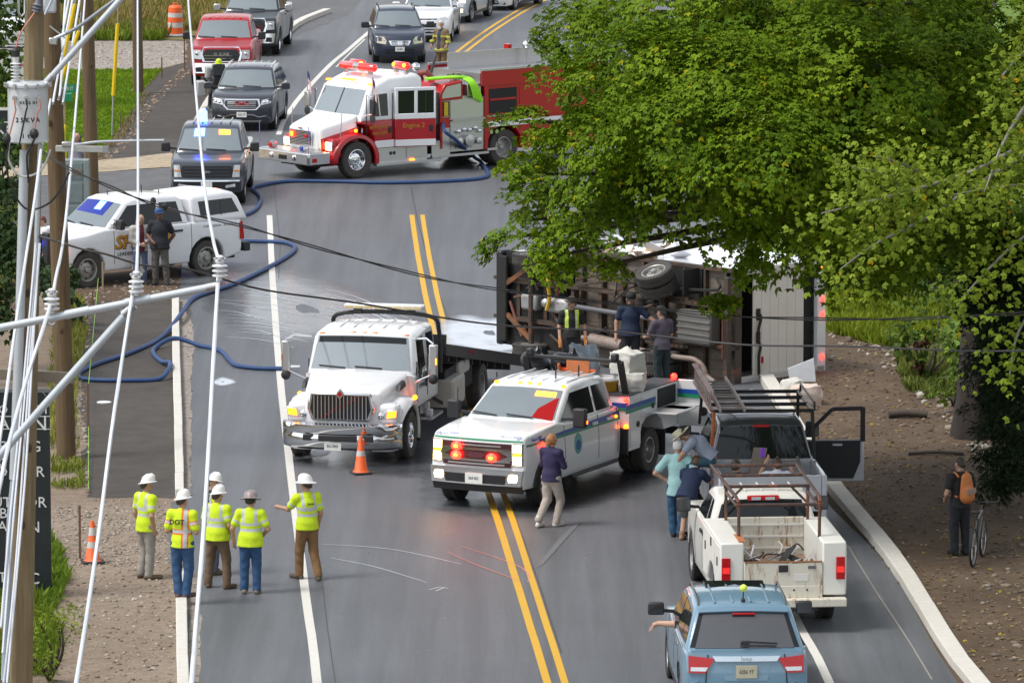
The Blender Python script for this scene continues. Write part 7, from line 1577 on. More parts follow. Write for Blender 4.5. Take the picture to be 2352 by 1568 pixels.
def insulator(par, pos):
    pr = [(.03, -.12)]
    for k in range(3): pr += [(.03, -.08 + .062 * k), (.098, -.07 + .062 * k), (.1, -.055 + .062 * k), (.035, -.03 + .062 * k)]
    pr += [(.06, .11), (.062, .14), (.035, .15), (.05, .18), (.03, .2), (.001, .2)]
    i_ = MB().lathe(pr, 20, 0, Matrix.Translation(pos)).build('insulator', PORC, par, smooth=50)
    for k in range(4): a = k * 1.57; MB().ball(pos + Vector((.06 * math.cos(a), .06 * math.sin(a), .15)), .025, 6, 5).build('clamp_top', STEEL, i_)
    return i_
for x, y in ((119, 698), (313, 658), (505, 622)): insulator(K, AT(x, y, YB) - o)
MB().tube([AT(118, 735, YB) - o + Vector((.045 * math.cos(a), 0, .045 * math.sin(a) - .02)) for a in np.linspace(0, 6.283, 13)[:-1]], .015, 6, 0, True).build('eye_bolt', STEEL, K)
o = AT(275, 0, Y1 - .3); K2 = thing('bracket_brace', 'pale diagonal brace pipe rising right from the transformer lid', 'bracket', o)
apipe(K2, 'brace_pipe', AT(112, 183, Y1 - .3), AT(330, -60, Y1 - .3), .048, GAL, o); apipe(K2, 'brace_clamp', AT(106, 189, Y1 - .3), AT(120, 174, Y1 - .3), .06, STEEL, o)
o = AT(234, 0, b2.y - .3); K3 = thing('steel_bracket', 'thin grey bracket arm on the second pole above the transformer', 'bracket', o)
apipe(K3, 'arm_pipe', AT(118, 92, b2.y - .3), AT(150, 78, b2.y - .3), .035, GAL, o); MB().tube([p - o for p in smooth_path([AT(146, 80, b2.y - .3), AT(180, 62, b2.y - .3), AT(240, 18, b2.y - .3), AT(300, -25, b2.y - .3)], 5)], .035, 8).build('arm_pipe', mat('dull_grey_pipe', (.25, .27, .3), .5), K3, smooth=60)
MB().box(AT(122, 95, b2.y - .35) - o, (.16, .1, .14)).build('pole_band', STEEL, K3, bev=.02); MB().bar(AT(114, 60, b2.y - .3) - o, AT(150, 88, b2.y - .3) - o, .03).build('strut', STEEL, K3)
i0 = AT(96, 18, Y1 - .3); K4 = thing('cutout_fuse', 'dark and grey fuse cutout hanging at the top of the nearest pole', 'fuse', i0)
MB().lathe([(.03, -.12), (.08, -.1), (.05, -.07), (.085, -.05), (.05, -.02), (.085, 0), (.05, .03), (.06, .12), (.001, .13)], 14, 0, Matrix.Translation((-.06, 0, .04)) @ Matrix.Rotation(R(12), 4, 'Y')).build('fuse_body', mat('grey_rubber', (.12, .13, .16), .5), K4, smooth=60); MB().box((.12, 0, .05), (.2, .12, .26)).build('fuse_hinge', GAL, K4, bev=.03); MB().tube([(.05, -.05, -.1), (.22, -.05, .25)], .02, 6).build('fuse_tube', GAL, K4)
MB().tube([AT(50, y, Y1 - .2) - i0 + Vector((x_, 0, 0)) for x_, y in ((-.05, -5), (-.05, 30), (0, 38), (.05, 30), (.05, -5))], .022, 6).build('hook_link', STEEL, K4)
# cross arm and street light arm on the second pole
o = AT(132, 342, b2.y - .25); K5 = thing('crossarm', 'short pale fibreglass crossarm with a curved light pipe on the second pole', 'crossarm', o)
MB().bar(AT(128, 341, b2.y - .25) - o, AT(237, 343, b2.y - .25) - o, .11, .12).build('arm_beam', mat('fibreglass_arm', (.42, .43, .4), .6), K5, bev=.01); MB().bar(AT(236, 343, b2.y - .25) - o, AT(249, 343.5, b2.y - .25) - o, .115, .125).build('arm_end_cap', mat('arm_cap', (.3, .31, .3), .6), K5)
MB().tube([p - o for p in smooth_path([AT(150, 336, b2.y - .25), AT(185, 331, b2.y - .25), AT(225, 326, b2.y - .25), AT(290, 324, b2.y - .25), AT(377, 322.5, b2.y - .25)], 5)], .026, 8).build('light_pipe', GAL, K5, smooth=60); MB().box(AT(155, 331, b2.y - .28) - o, (.22, .12, .1)).build('pipe_clamp', STEEL, K5, bev=.02)
o = AT(100, 862, Y1 + .3); K6 = thing('crossbar', 'weathered timber crossbar low on the nearest pole', 'crossbar', o); MB().bar(AT(-40, 856, Y1 + .3) - o, AT(172, 868, Y1 + .3) - o, .1, .17).build('timber', mat('weathered_grey_wood', (.2, .17, .13), .85, 0, .3, 5), K6, bev=.01)
MB().tube([AT(120, 880, Y1 + .2) - o, AT(118, 895, Y1 + .2) - o, AT(108, 912, Y1 + .2) - o, AT(98, 900, Y1 + .2) - o], .01, 5).build('ring', STEEL, K6)
# conductors
WIRE = mat('pale_conductor', (.6, .63, .67), .4); SPANS = 'pale power conductors running overhead along the left'
def wire(label, px, Ys, r_, m=None, group=SPANS, name='power_line'):
    pts = smooth_path([AT(x, y, Y) for (x, y), Y in zip(px, Ys)], 6); return tag(MB().tube(pts, r_, 6).build(name, m or WIRE, None, smooth=60), label, 'wire', group)
wire('leftmost pale power conductor, tied to the insulator beside the nearest pole', [(199, -60), (195, 0), (156, 457), (128, 640), (121, 672), (114, 705), (100, 750), (55, 890), (20, 1020), (0, 1112), (-30, 1250)], [160, 152, 100, 80, 75, 73.8, 71, 66, 62, 59, 55], .024)
wire('middle pale power conductor, tied to the insulator at mid arm', [(316, -60), (316, 0), (317, 457), (314, 620), (312, 632), (302, 690), (262, 950), (222, 1260), (175, 1568), (160, 1650)], [160, 152, 100, 80, 75, 73.8, 68, 62, 57, 55], .024)
wire('rightmost pale power conductor, tied to the insulator at the arm tip', [(430, -60), (432, 0), (465, 380), (486, 530), (500, 590), (504, 606), (500, 660), (490, 830), (472, 1160), (450, 1440), (440, 1568), (436, 1650)], [160, 152, 105, 88, 78, 75, 73.8, 70, 64, 59, 57, 55], .026)
wire('thin pale wire falling left from under the transformer', [(94, 345), (80, 457), (40, 720), (4, 980), (-30, 1200)], [88.8, 86, 78, 70, 65], .022)
for k, (a, b, c_, d) in enumerate((((82, 560), (52, 900), (22, 1200), (2, 1440)), ((86, 570), (58, 900), (30, 1200), (6, 1500)), ((92, 560), (66, 880), (36, 1300), (8, 1568)), ((90, 560), (72, 860), (56, 1120), (16, 1568)))):
    wire(('leftmost strand', 'second strand from the left', 'third strand from the left', 'rightmost strand')[k] + ' of the thin bundle down the front of the nearest pole', [a, b, c_, d], [88.7, 84, 80, 76], .016, mat('strand_grey', (.5, .52, .56), .4), 'thin strands on the nearest pole')
for k, (a, b) in enumerate((((158, 0), (95, 345)), ((170, -20), (128, 200)), ((186, -20), (150, 200)), ((148, 30), (140, 190)))):
    wire(('guy strand ending at the transformer', 'second guy strand right of the second pole', 'rightmost pale guy strand beside the yellow guards', 'short pale guy strand between the yellow guards and second pole')[k], [(a[0] + 4, a[1] - 40), a, b, (b[0] - 6, b[1] + 40)], [122, 118, 112.5, 112], .022, None, 'pale guy strands by the second pole', 'guy_wire')
CBL = mat('weathered_black_cable', (.03, .03, .033), .45)
def cable(label, px, Ys, r_, strands=2):
    root = thing('telephone_cable', label, 'cable', AT(*px[0], Ys[0])); base = AT(*px[0], Ys[0])
    pts = smooth_path([AT(x, y, Y) for (x, y), Y in zip(px, Ys)], 10)
    for k in range(strands):
        MB().tube([p - base + Vector((0, math.sin(i * .33 + k * 3.14) * r_ * 1.7, math.cos(i * .33 + k * 3.14) * r_ * 1.7)) for i, p in enumerate(pts)], r_, 6).build('cable_strand', CBL, root, smooth=60)
    return root
c1 = cable('upper twisted black cable crossing the whole road from the second pole', [(98, 350), (160, 388), (260, 432), (380, 478), (560, 520), (760, 578), (1000, 640), (1200, 672), (1450, 702), (1700, 727), (2000, 733), (2200, 727), (2480, 712)], [89, 95, 98, 100, 103, 105, 106, 106, 106, 105, 103, 101, 98], .012)
cable('lower black cable crossing the whole road below the twisted one', [(90, 548), (190, 568), (250, 590), (340, 607), (440, 624), (640, 668), (900, 712), (1200, 748), (1500, 772), (1800, 793), (2100, 802), (2480, 800)], [89, 93, 95, 97, 98, 100, 102, 103, 103, 102, 100, 97], .018, 1)
for x, y in ((352, 462), (379, 475)): MB().ball(AT(x, y, 100) - AT(98, 350, 89), (.05, .04, .07), 8, 6).build('cable_tag', BLACK, c1)
# guy guards
YG = mat('yellow_guy_guard', (.75, .5, .0), .45)
for lab, top, gt, gb, bot, Y in (('yellow guy guard standing alone on the lawn right of the dark pole', (272, -40), (270, 55), (260, 220), (257, 250), 173), ('left one of the two leaning yellow guy guards behind the transformer brace', (176, -60), (172, 10), (134, 190), (128, 225), 168), ('right one of the two leaning yellow guy guards behind the transformer brace', (196, -60), (181, 72), (139, 188), (130, 230), 170)):
    base = AT(*bot, Y); g = thing('guy_guard', lab, 'guy guard', base, group='yellow guy guards on the lawn')
    MB().tube([AT(*gt, Y) - base, AT(*gb, Y) - base], .055, 8).build('guard_tube', YG, g, smooth=60); MB().tube([AT(*top, Y) - base, AT(*gt, Y) - base], .014, 5).build('guy_strand', STEEL, g); MB().tube([AT(*gb, Y) - base, Vector((0, 0, min(0, -base.z + .0)))], .03, 6).build('anchor_rod', STEEL, g)
# ---------------------------------------------------------------- signs
b = G(58, 1372); S = thing('banner_sign', 'tall black hanging sign with white capital letters behind the nearest pole', 'sign', b)
BSM = mat('black_sign_board', (.012, .018, .02), .35, 0, .5, 2)
zt = AT(58, 892, b.y).z; x0 = AT(-40, 1300, b.y).x - b.x; x1 = AT(116, 1100, b.y).x - b.x
MB().box(((x0 + x1) / 2, 0, (zt) / 2 + .05), (x1 - x0, .08, zt - .1)).build('board', BSM, S, bev=.01); MB().box(((x0 + x1) / 2, -.045, zt - .03), (x1 - x0 + .04, .02, .06)).build('board_rim', mat('sign_rim', (.12, .13, .13), .5), S)
LW = mat('sign_letter_white', (.6, .62, .6), .6)
for s_, px, py, sz in (('O', 8, 940, .2), ('RT', 97, 940, .22), ('A', 8, 972, .32), ('N', 91, 972, .36), ('E', 6, 1025, .25), ('G', 82, 1025, .27), ('C', 6, 1062, .22), ('.', 88, 1066, .25), ('D', 6, 1083, .25), ('ER', 84, 1083, .26), ('UT', 5, 1153, .25), ('OR', 83, 1153, .26), ('B', 8, 1178, .25), ('A', 6, 1208, .25), ('N', 79, 1210, .27), ('T', 6, 1325, .25), ('C', 79, 1328, .28)):
    q = AT(px, py, b.y) - b; text(s_, 'sign_letters', sz, LW, S, frame((q.x, -.045, q.z), (1, 0, 0), (0, 0, 1)), extrude=.004)
for py in (955, 984): 
    for px in (10, 92): q = AT(px, py, b.y) - b; MB().box((q.x, -.044, q.z), (.34, .008, .012)).build('underline', LW, S)
MB().tube([AT(100, 895, b.y) - b + Vector((.2 * math.cos(a) - .1, -.06, .25 * math.sin(a) + .1)) for a in np.linspace(1.2, 4.6, 10)], .006, 4).build('hanging_wire', STEEL, S)
b = G(-8, 372); S = thing('dark_sign', 'black sign edge with a white letter N left of the transformer', 'sign', b)
q0 = AT(-60, 250, b.y) - b; q1 = AT(19, 325, b.y) - b
MB().box(((q0.x + q1.x) / 2, 0, (q0.z + q1.z) / 2), (q1.x - q0.x, .1, q0.z - q1.z)).build('board', BSM, S, bev=.01); MB().box(((q0.x + q1.x) / 2, -.06, q0.z), (q1.x - q0.x + .05, .03, .08)).build('board_rim', LW, S); MB().box((q1.x - .1, 0, q1.z / 2), (.1, .1, q1.z)).build('post', BLACK, S)
q = AT(6, 306, b.y) - b; text('N', 'sign_letter', .55, LW, S, frame((q.x, -.055, q.z), (1, 0, 0), (0, 0, 1)), extrude=.004); MB().box((q.x - .1, -.055, q.z + .32), (.8, .01, .03)).build('underline', LW, S)
b = G(172, 540); S = thing('stone_monument', 'grey panelled stone monument sign with carved capitals beside the sheriff pickup', 'monument sign', b)
GS = mat('monument_grey_stone', (.2, .24, .24), .8, 0, .25, 5, bump=.3); GS2 = mat('monument_panel', (.16, .2, .2), .8, 0, .25, 5, bump=.3)
q0 = AT(128, 366, b.y) - b; q1 = AT(205, 366, b.y) - b; MB().box(((q0.x + q1.x) / 2, 0, q0.z / 2), (q1.x - q0.x, .4, q0.z)).build('slab', GS, S, bev=.015)
for sx in (q0.x + .06, q1.x - .06): MB().box((sx, -.21, q0.z / 2), (.12, .06, q0.z)).build('side_moulding', GS, S, bev=.01)
for z0, z1 in ((.75, .96), (.44, .7), (.1, .4)): MB().box(((q0.x + q1.x) / 2, -.205, q0.z * (z0 + z1) / 2), (q1.x - q0.x - .32, .03, q0.z * (z1 - z0))).build('panel', GS2, S, bev=.01)
text('EFORT', 'carved_letters', .26, mat('tan_letters', (.23, .17, .11), .7), S, frame(((q0.x + q1.x) / 2, -.225, q0.z * .83), (1, 0, 0), (0, 0, 1)), extrude=.01, sx=1.0)
b = G(146, 392); S = thing('street_sign', 'green street name blades reading SUMMER ST on a thin post', 'street sign', b); GRN = mat('street_sign_green', (.0, .2, .08), .4)
zb = AT(150, 204, b.y).z; MB().tube([(0, 0, 0), (.06, 0, zb - .05)], .035, 6).build('post', mat('sign_post_tan', (.35, .27, .15), .7), S); o = MB().box((.06, -.02, zb), (.62, .02, .24)).build('name_blade', GRN, S); text('SUMMER ST', 'blade_letters', .15, LW, S, frame((.06, -.034, zb), (1, 0, 0), (0, 0, 1)), extrude=.002, sx=.62)
MB().box((.07, -.0, zb - .24), (.36, .34, .2)).build('cross_blade', GRN, S); MB().tube([(.02, -.05, .1), (.06, -.06, .6), (.02, -.06, 1.0), (.07, -.05, 1.3)], .05, 6).build('yellow_rope', mat('yellow_rope', (.6, .48, .02), .8), S)
b = G(20, 212); S = thing('roadside_sign', 'white roadside sign boards with red, orange and black lettering at upper left', 'sign', b); WB = mat('white_sign_board', (.66, .66, .64), .5)
def board(y0, y1, xa=-60, xb=67):
    a = AT(xa, y0, b.y) - b; c_ = AT(xb, y1, b.y) - b; MB().box(((a.x + c_.x) / 2, 0, (a.z + c_.z) / 2), (c_.x - a.x, .12, a.z - c_.z)).build('sign_board', WB, S, bev=.01)
board(73, 97); board(116, 195); MB().box((0, 0, AT(20, 205, b.y).z - 0.0), (2.2, .1, .1)).build('sign_rail', STEEL, S)
for sx in (-1.0, .55): MB().box((sx, .1, 1.0), (.1, .1, 2.0)).build('post', mat('sign_post_grey', (.25, .2, .15), .8), S)
RDL = mat('sign_red', (.45, .05, .08), .6); ORL_ = mat('sign_orange', (.6, .22, .02), .6)
for s_, px, py, sz, m, al in (('117', 13, 84, .26, DKL, 'CENTER'), ('E. Main', 44, 81, .12, mat('faint_grey', (.35, .35, .35), .6), 'CENTER'), ('Street', 44, 90, .1, mat('faint_grey', (.35, .35, .35), .6), 'CENTER'), ('976.3', 34, 137, .17, RDL, 'LEFT'), ('RMO', 34, 150, .17, RDL, 'LEFT'), ('REI', 24, 176, .26, ORL_, 'LEFT'), ('YNE', 4, 201, .3, DKL, 'LEFT')):
    q = AT(px, py - (4 if py > 190 else 0), b.y) - b; text(s_, 'sign_letters', sz, m, S, frame((q.x, -.065, q.z), (1, 0, 0), (0, 0, 1)), extrude=.003, align=al, bold=.004)
suv('parked_van', 'pale vehicle mostly hidden behind the white roadside sign', G(30, 128), -84, wp, dict(hw=.95, wb=2.9, fo=.9, ro=1.0, r=.35, hz=1.1, cz=1.25, cx=-.3, bz=1.2, rz=1.95, tx=-.95, rx=-3.3, rbx=-3.6, mir=BLACK), cat='van')
flag(G(124, 205) + Vector((0, 0, .2)), .9, 'small striped flag planted by the gravel drive behind the poles')
# ---------------------------------------------------------------- motorcycle behind the charcoal crossover
b = G(498, 262); K = thing('motorcycle', 'touring motorcycle with boxy aluminium cases behind the charcoal crossover', 'motorcycle', b, R(-80))
for x in (-.75, .75): w_ = MB().tube([(x + .27 * math.cos(a), 0, .33 + .27 * math.sin(a)) for a in np.linspace(0, 6.283, 21)[:-1]], .06, 8, 0, True).build('wheel', TYRE, K, smooth=60); MB().lathe([(.001, .03), (.1, .03), (.1, -.03), (.001, -.03)], 12, 0, Matrix.Translation((x, 0, .33)) @ Matrix.Rotation(R(90), 4, 'X')).build('hub', STEEL, w_)
MB().box((.05, 0, .58), (.7, .35, .4)).build('engine', BLACK, K, bev=.06); MB().box((.15, 0, .95), (.55, .3, .25)).build('tank', mat('bike_grey', (.2, .21, .23), .3), K, bev=.08); MB().box((-.35, 0, .9), (.7, .3, .1)).build('seat', BLACK, K, bev=.04)
MB().box((.55, 0, 1.05), (.25, .45, .4)).build('fairing', BLACK, K, bev=.08); MB().box((.6, 0, 1.4), (.06, .4, .4), 0, Matrix.Rotation(R(-25), 3, 'Y')).build('screen', GLASS, K, bev=.03); MB().tube([(.75, .08, .33), (.5, .08, 1.05)], .035, 6).build('fork', STEEL, K); MB().tube([(.4, -.42, 1.15), (.45, 0, 1.12), (.4, .42, 1.15)], .02, 6).build('handlebar', BLACK, K)
CASE = mat('pannier_grey', (.42, .43, .42), .4, .2)
for y in (.42, -.42): MB().box((-.55, y, .75), (.48, .26, .45)).build('pannier', CASE, K, bev=.03)
MB().box((-.75, 0, 1.2), (.42, .5, .4)).build('top_case', CASE, K, bev=.03)
person('rider in a bright yellow helmet on the motorcycle behind the charcoal crossover', b + Vector((.05, .25, -.12)), 190, 1.74, dict(SEAT, pel=(0, .05, .96), elL=(-.3, .2, 1.15), wrL=(-.38, .45, 1.1), elR=(.3, .2, 1.15), wrR=(.38, .45, 1.1), knL=(-.28, .38, .8), knR=(.28, .38, .8), anL=(-.3, .2, .4), anR=(.3, .2, .4), ftL=(-.3, .36, .36), ftR=(.3, .36, .36)), (.03, .03, .035), 1.9, (.03, .03, .035), hat='hard', hatcol=mat('neon_helmet', (.6, .75, .02), .35), hem=-.03)
# ---------------------------------------------------------------- cones, barrel, stakes, hose, bags
CO = mat('cone_orange', (.8, .12, .02), .5, 0, .12, 6); CW = mat('cone_white_collar', (.55, .53, .5), .6, 0, .2, 8); CBK = mat('cone_base_rubber', (.035, .032, .03), .8)
def cone(label, at, h, bands, basecol, rz=.3, M=None, bs=.36):
    k = thing('traffic_cone', label, 'traffic cone', at, rz, 'orange traffic cones', M=M)
    MB().box((0, 0, .025), (bs, bs, .05)).build('cone_base', basecol, k, bev=.015)
    r = lambda z: .135 - (.135 - .032) * z / h
    MB().lathe([(r(0) + .03, .05), (r(.05), .08), (r(h * .97), h * .97), (r(h) - .004, h), (.02, h)], 24).build('cone_body', CO, k, smooth=50)
    for z0, z1 in bands: MB().lathe([(r(z0) + .004, z0), (r(z1) + .004, z1)], 24).build('reflective_collar', CW, k, smooth=50)
    return k
cone('orange cone with one worn white collar standing in front of the white tow truck', G(829, 1088), .74, [(.36, .46)], CBK, .35)
cone('tall orange cone with two white collars on the gravel beside the leftmost worker', G(213, 1292), .76, [(.28, .39), (.5, .64)], CBK, .2, bs=.4)
CB2 = mat('cone_base_orange', (.7, .22, .08), .7, 0, .3, 8)
b = G(403, 84); K = thing('construction_barrel', 'orange and white striped construction barrel at the meadow edge', 'traffic barrel', b)
MB().lathe([(.001, 0), (.42, 0), (.44, .05), (.4, .09), (.3, .1), (.001, .1)], 24).build('rubber_base', mat('barrel_base_grey', (.3, .31, .32), .8), K)
zs = [.1, .32, .5, .68, .84, 1.02]
for i in range(5):
    r_ = lambda z: .29 - .05 * z; MB().lathe([(r_(zs[i]), zs[i]), (r_(zs[i + 1]), zs[i + 1] - .004), (r_(zs[i + 1]) - .012, zs[i + 1])], 24).build('barrel_band', CO if i % 2 == 0 else CW, K, smooth=50)
MB().lathe([(.23, 1.02), (.2, 1.08), (.1, 1.1), (.001, 1.1)], 24).build('barrel_top', CO, K, smooth=60); MB().tube([(-.08, 0, 1.1), (-.07, 0, 1.17), (.07, 0, 1.17), (.08, 0, 1.1)], .02, 6).build('barrel_handle', CO, K)
ST = mat('rusty_stake', (.16, .085, .045), .8); STW = mat('wood_stake', (.34, .25, .15), .8)
for x, y0, y1, m, lab in ((184, 1160, 1282, ST, 'rusty steel stake on the gravel left of the tall cone'), (236, 602, 668, STW, 'pale wooden stake beside the sheriff pickup front wheel'), (203, 880, 1000, ST, 'dull stake at the left edge of the dark sidewalk strip'), (213, 668, 700, ST, 'short stake in the dirt in front of the sheriff pickup'), (372, 132, 180, ST, 'thin stake at the end of the lawn strip'), (424, 62, 160, ST, 'thin tall stake beside the red pickup'), (277, 262, 300, ST, 'stake at the mulch edge below the lone guy guard')):
    b = G(x, y1); h = AT(x, y0, b.y).z; tag(MB().box((0, 0, h / 2 - .05), (.04, .04, h + .1)).build('stake', m, None, loc=b), lab, 'stake')
STR = mat('neon_string', (.25, .6, .05), .6); tag(MB().tube([G(226, 668) + Vector((0, 0, .3)), G(204, 905) + Vector((0, 0, .25)), G(203, 1135) + Vector((0, 0, .1))], .006, 5).build('string_line', STR, None), 'neon green string line stretched along the dark sidewalk strip', 'string')
tag(MB().lathe([(.001, .0), (.15, 0), (.155, .02), (.13, .028), (.001, .024)], 24).build('bucket_lid', mat('lid_white', (.7, .7, .68), .4), None, loc=G(239, 926) + Vector((0, 0, .01)), smooth=40), 'white bucket lid lying on the dark sidewalk strip', 'lid')
HB = mat('blue_hose', (.022, .06, .17), .6, 0, .25, 14, bump=.3)
gp_ = [(1104, 376), (1120, 400), (1112, 412), (1050, 419), (900, 424), (760, 421), (660, 421), (600, 430), (579, 437), (590, 447), (599, 462), (590, 482), (568, 496), (525, 509), (470, 520), (440, 535), (470, 552), (530, 558), (600, 559), (655, 562), (678, 573), (662, 592), (610, 622), (540, 656), (480, 676), (445, 690), (428, 708), (420, 735), (370, 780), (300, 815), (220, 842), (184, 860), (182, 872), (215, 878), (300, 879), (365, 876), (388, 868), (390, 853), (372, 836), (353, 818), (358, 803), (400, 797), (460, 799), (505, 810), (528, 833), (545, 845), (600, 851), (655, 852)]
hp = [Mw @ Vector((-3.02, 1.22, 1.32)), G(1022, 302, 1.2), G(1048, 322, .9), G(1072, 345, .5), G(1090, 362, .2)]
kz = lambda x, y: .2 if (395 < x < 425 and 700 < y < 800) or (385 < x < 412 and 790 < y < 880) else .055
hose = tag(MB().tube(smooth_path(hp + [G(x, y) + Vector((0, 0, kz(x, y))) for x, y in gp_], 6), .05, 8).build('fire_hose', HB, None, smooth=60), 'long blue fire hose snaking from the engine pump to the tow truck', 'hose')
tag(MB().tube([G(650, 852) + Vector((0, 0, .08)), G(690, 853) + Vector((0, 0, .1))], [.05, .035], 10).tube([G(660, 853) + Vector((0, -.05, .1)), G(660, 862) + Vector((0, -.1, .06))], .025, 6).build('hose_nozzle', mat('nozzle_white', (.6, .62, .65), .4), None), 'pale hose nozzle lying on the road beside the tow truck wheel', 'nozzle')
# bags
def bag(name, label, M_, blobs, m, cat='bag', seed=0, amp=.05, h=.03):
    V, Q = field([(np.array(a, float), np.array(b, float), ra, rb, 1) for a, b, ra, rb in blobs], h, .06)
    N = np.array([noise.noise(Vector(v) * 4 + Vector((seed, 0, 0))) + .35 * abs(noise.noise(Vector(v) * 9)) for v in V]); c_ = V.mean(0); d = V - c_; d /= np.linalg.norm(d, axis=1)[:, None]; V = V + d * (N * amp)[:, None]
    o = npmesh(name, V, Q, m, None, smooth=True); o.matrix_world = M_; return tag(o, label, cat)
WBAG = mat('white_woven_bag', (.6, .59, .54), .6, 0, .2, 5, bump=.2); BBAG = mat('black_bin_bag', (.015, .016, .02), .28, 0, .4, 5, bump=.3); GBAG = mat('grey_tarp', (.06, .08, .1), .45, 0, .4, 4, bump=.3)
bm_ = DEPM @ Matrix.Translation((-4.2, .95, 1.64))
def boxbag(name, label, M_, d, m, cat='bag', seed=0, rnd=.35, amp=.06, neck=0):
    bm = bmesh.new(); bmesh.ops.create_cube(bm, size=2); bmesh.ops.subdivide_edges(bm, edges=bm.edges[:], cuts=9, use_grid_fill=True)
    for v in bm.verts:
        p = v.co.copy(); q = p.lerp(p.normalized() * 1.2, rnd); n_ = Vector((seed * 3.1, seed, 0)); q += Vector((abs(noise.noise(p * 1.7 + n_)), abs(noise.noise(p * 1.9 - n_)), noise.noise(p * 1.5 + n_ * 2))) * amp * 3 + p.normalized() * abs(noise.noise(p * 3.7 + n_)) * amp * 2
        r_ = p.xy.length
        if neck and p.z > .9: q.z += neck * max(0, 1 - r_ / .55)
        v.co = Vector((q.x * d[0] / 2, q.y * d[1] / 2, (q.z + .9) * d[2] / 2))
    me = bpy.data.meshes.new(name); bm.to_mesh(me); bm.free(); o = finish(me, name, m, None, smooth=50, recalc=False); o.matrix_world = M_; return tag(o, label, cat)
RZ = lambda a: Matrix.Rotation(R(a), 4, 'Z')
boxbag('sack', 'lower bulging white sack on the utility truck side cabinet', DEPM @ Matrix.Translation((-4.15, .86, 1.63)) @ RZ(20), (.52, .5, .36), WBAG, seed=3)
boxbag('sack', 'upper boxy white sack with a tied neck stacked on top of the lower one', DEPM @ Matrix.Translation((-4.28, .72, 1.95)) @ RZ(-12), (.52, .5, .42), WBAG, seed=7, rnd=.25, neck=.5)
boxbag('sack', 'limp white sack sagging at the back of the stacked pair', DEPM @ Matrix.Translation((-4.62, .72, 1.63)) @ RZ(30), (.32, .4, .5), WBAG, seed=5, rnd=.5)
bag('rubbish_bag', 'black bin bag on the load behind the utility truck cab', DEPM @ Matrix.Translation((-3.8, -.5, 1.68)), [((0, .3, .4), (.1, .05, .45), .24, .2), ((0, .3, .62), (0, .3, .72), .1, .05)], BBAG, seed=1)
bag('rubbish_bag', 'dark bag with a knotted neck leaning at the left of the load', DEPM @ Matrix.Translation((-3.75, -.95, 1.64)), [((0, 0, .35), (.05, -.1, .5), .26, .2), ((0, 0, .7), (0, 0, .78), .07, .03)], BBAG, seed=9)
boxbag('tarp_bundle', 'grey blue tarp bundle rising over the utility truck load', DEPM @ Matrix.Translation((-4.4, -.3, 1.72)) @ RZ(25) @ Matrix.Rotation(R(28), 4, 'Y'), (1.15, .55, .5), GBAG, 'tarp', seed=4, rnd=.3, amp=.12)
K = thing('drum', 'yellow drum behind the utility truck cab', 'drum', DEPM @ Vector((-3.85, .35, .8)), R(h_)); YD = mat('yellow_drum', (.55, .3, .02), .5, 0, .2, 4)
MB().lathe([(.3, 0), (.33, .45), (.34, .46), (.34, .5), (.33, .52), (.345, .98), (.36, 1.0), (.36, 1.04), (.33, 1.04), (.32, .9)], 28).build('drum_wall', YD, K, smooth=45); MB().lathe([(.34, 1.02), (.37, 1.05), (.34, 1.09), (.33, 1.04)], 28).build('drum_rim', mat('pale_rim', (.5, .5, .5), .5), K, smooth=45); MB().lathe([(.001, .98), (.32, .98)], 24).build('drum_contents', BLACK, K)
tag(MB().lathe([(.28, 0), (.3, .5), (.31, .52), (.3, .54), (.31, .95), (.001, .96)], 24).build('drum', YD, None, loc=DEPM @ Vector((-4.3, .0, .8)), smooth=45), 'second yellow drum half hidden behind the first one', 'drum')
M_ = DEPM @ Matrix.Translation((-3.62, -.42, 1.98)) @ Matrix.Rotation(R(100), 4, 'Z') @ Matrix.Rotation(R(88), 4, 'Y'); cone('toppled cone with white collars lying on the utility truck load', None, .72, [(.3, .4), (.5, .6)], CB2, 0, M_)
M_ = DEPM @ Matrix.Translation((-3.6, -.02, 2.02)) @ Matrix.Rotation(R(20), 4, 'Z') @ Matrix.Rotation(R(-98), 4, 'Y'); cone('cone on its side with its square orange base towards the road', None, .6, [(.3, .4)], CB2, 0, M_, bs=.45)
for k in range(3): tag(MB().box((0, 0, 0), (.3, .45, .2)).build('crate', mat('crate_grey', (.12, .13, .15), .6), None, bev=.02, mw=DEPM @ Matrix.Translation((-5.3 + .1 * k, .2 - .4 * k, .9 + .02 * k))), ('grey crate at the near rear of the utility truck bed', 'grey crate in the middle of the utility truck bed', 'grey crate at the far side of the utility truck bed')[k], 'crate')
boxbag('sack', 'white sack of rubbish with a pinkish side lying on the dirt by the kerb', Matrix.Translation(G(1850, 928)) @ RZ(15), (.58, .5, .42), mat('pinkish_sack', (.62, .5, .43), .7, 0, .2, 5), seed=11)
boxbag('sack', 'translucent white sack slumped behind the pinkish one on the dirt', Matrix.Translation(G(1818, 912)) @ RZ(-20), (.42, .45, .4), WBAG, seed=13, rnd=.45)
tag(MB().prism([(0, 0), (.55, .0), (.5, .5), (-.05, .28)], -.02, .02, 'y').build('foam_board', mat('foam_board_white', (.72, .74, .78), .6), None, loc=G(1832, 900) + Vector((-.15, .3, .18))), 'white foam board standing behind the sacks by the kerb', 'board')
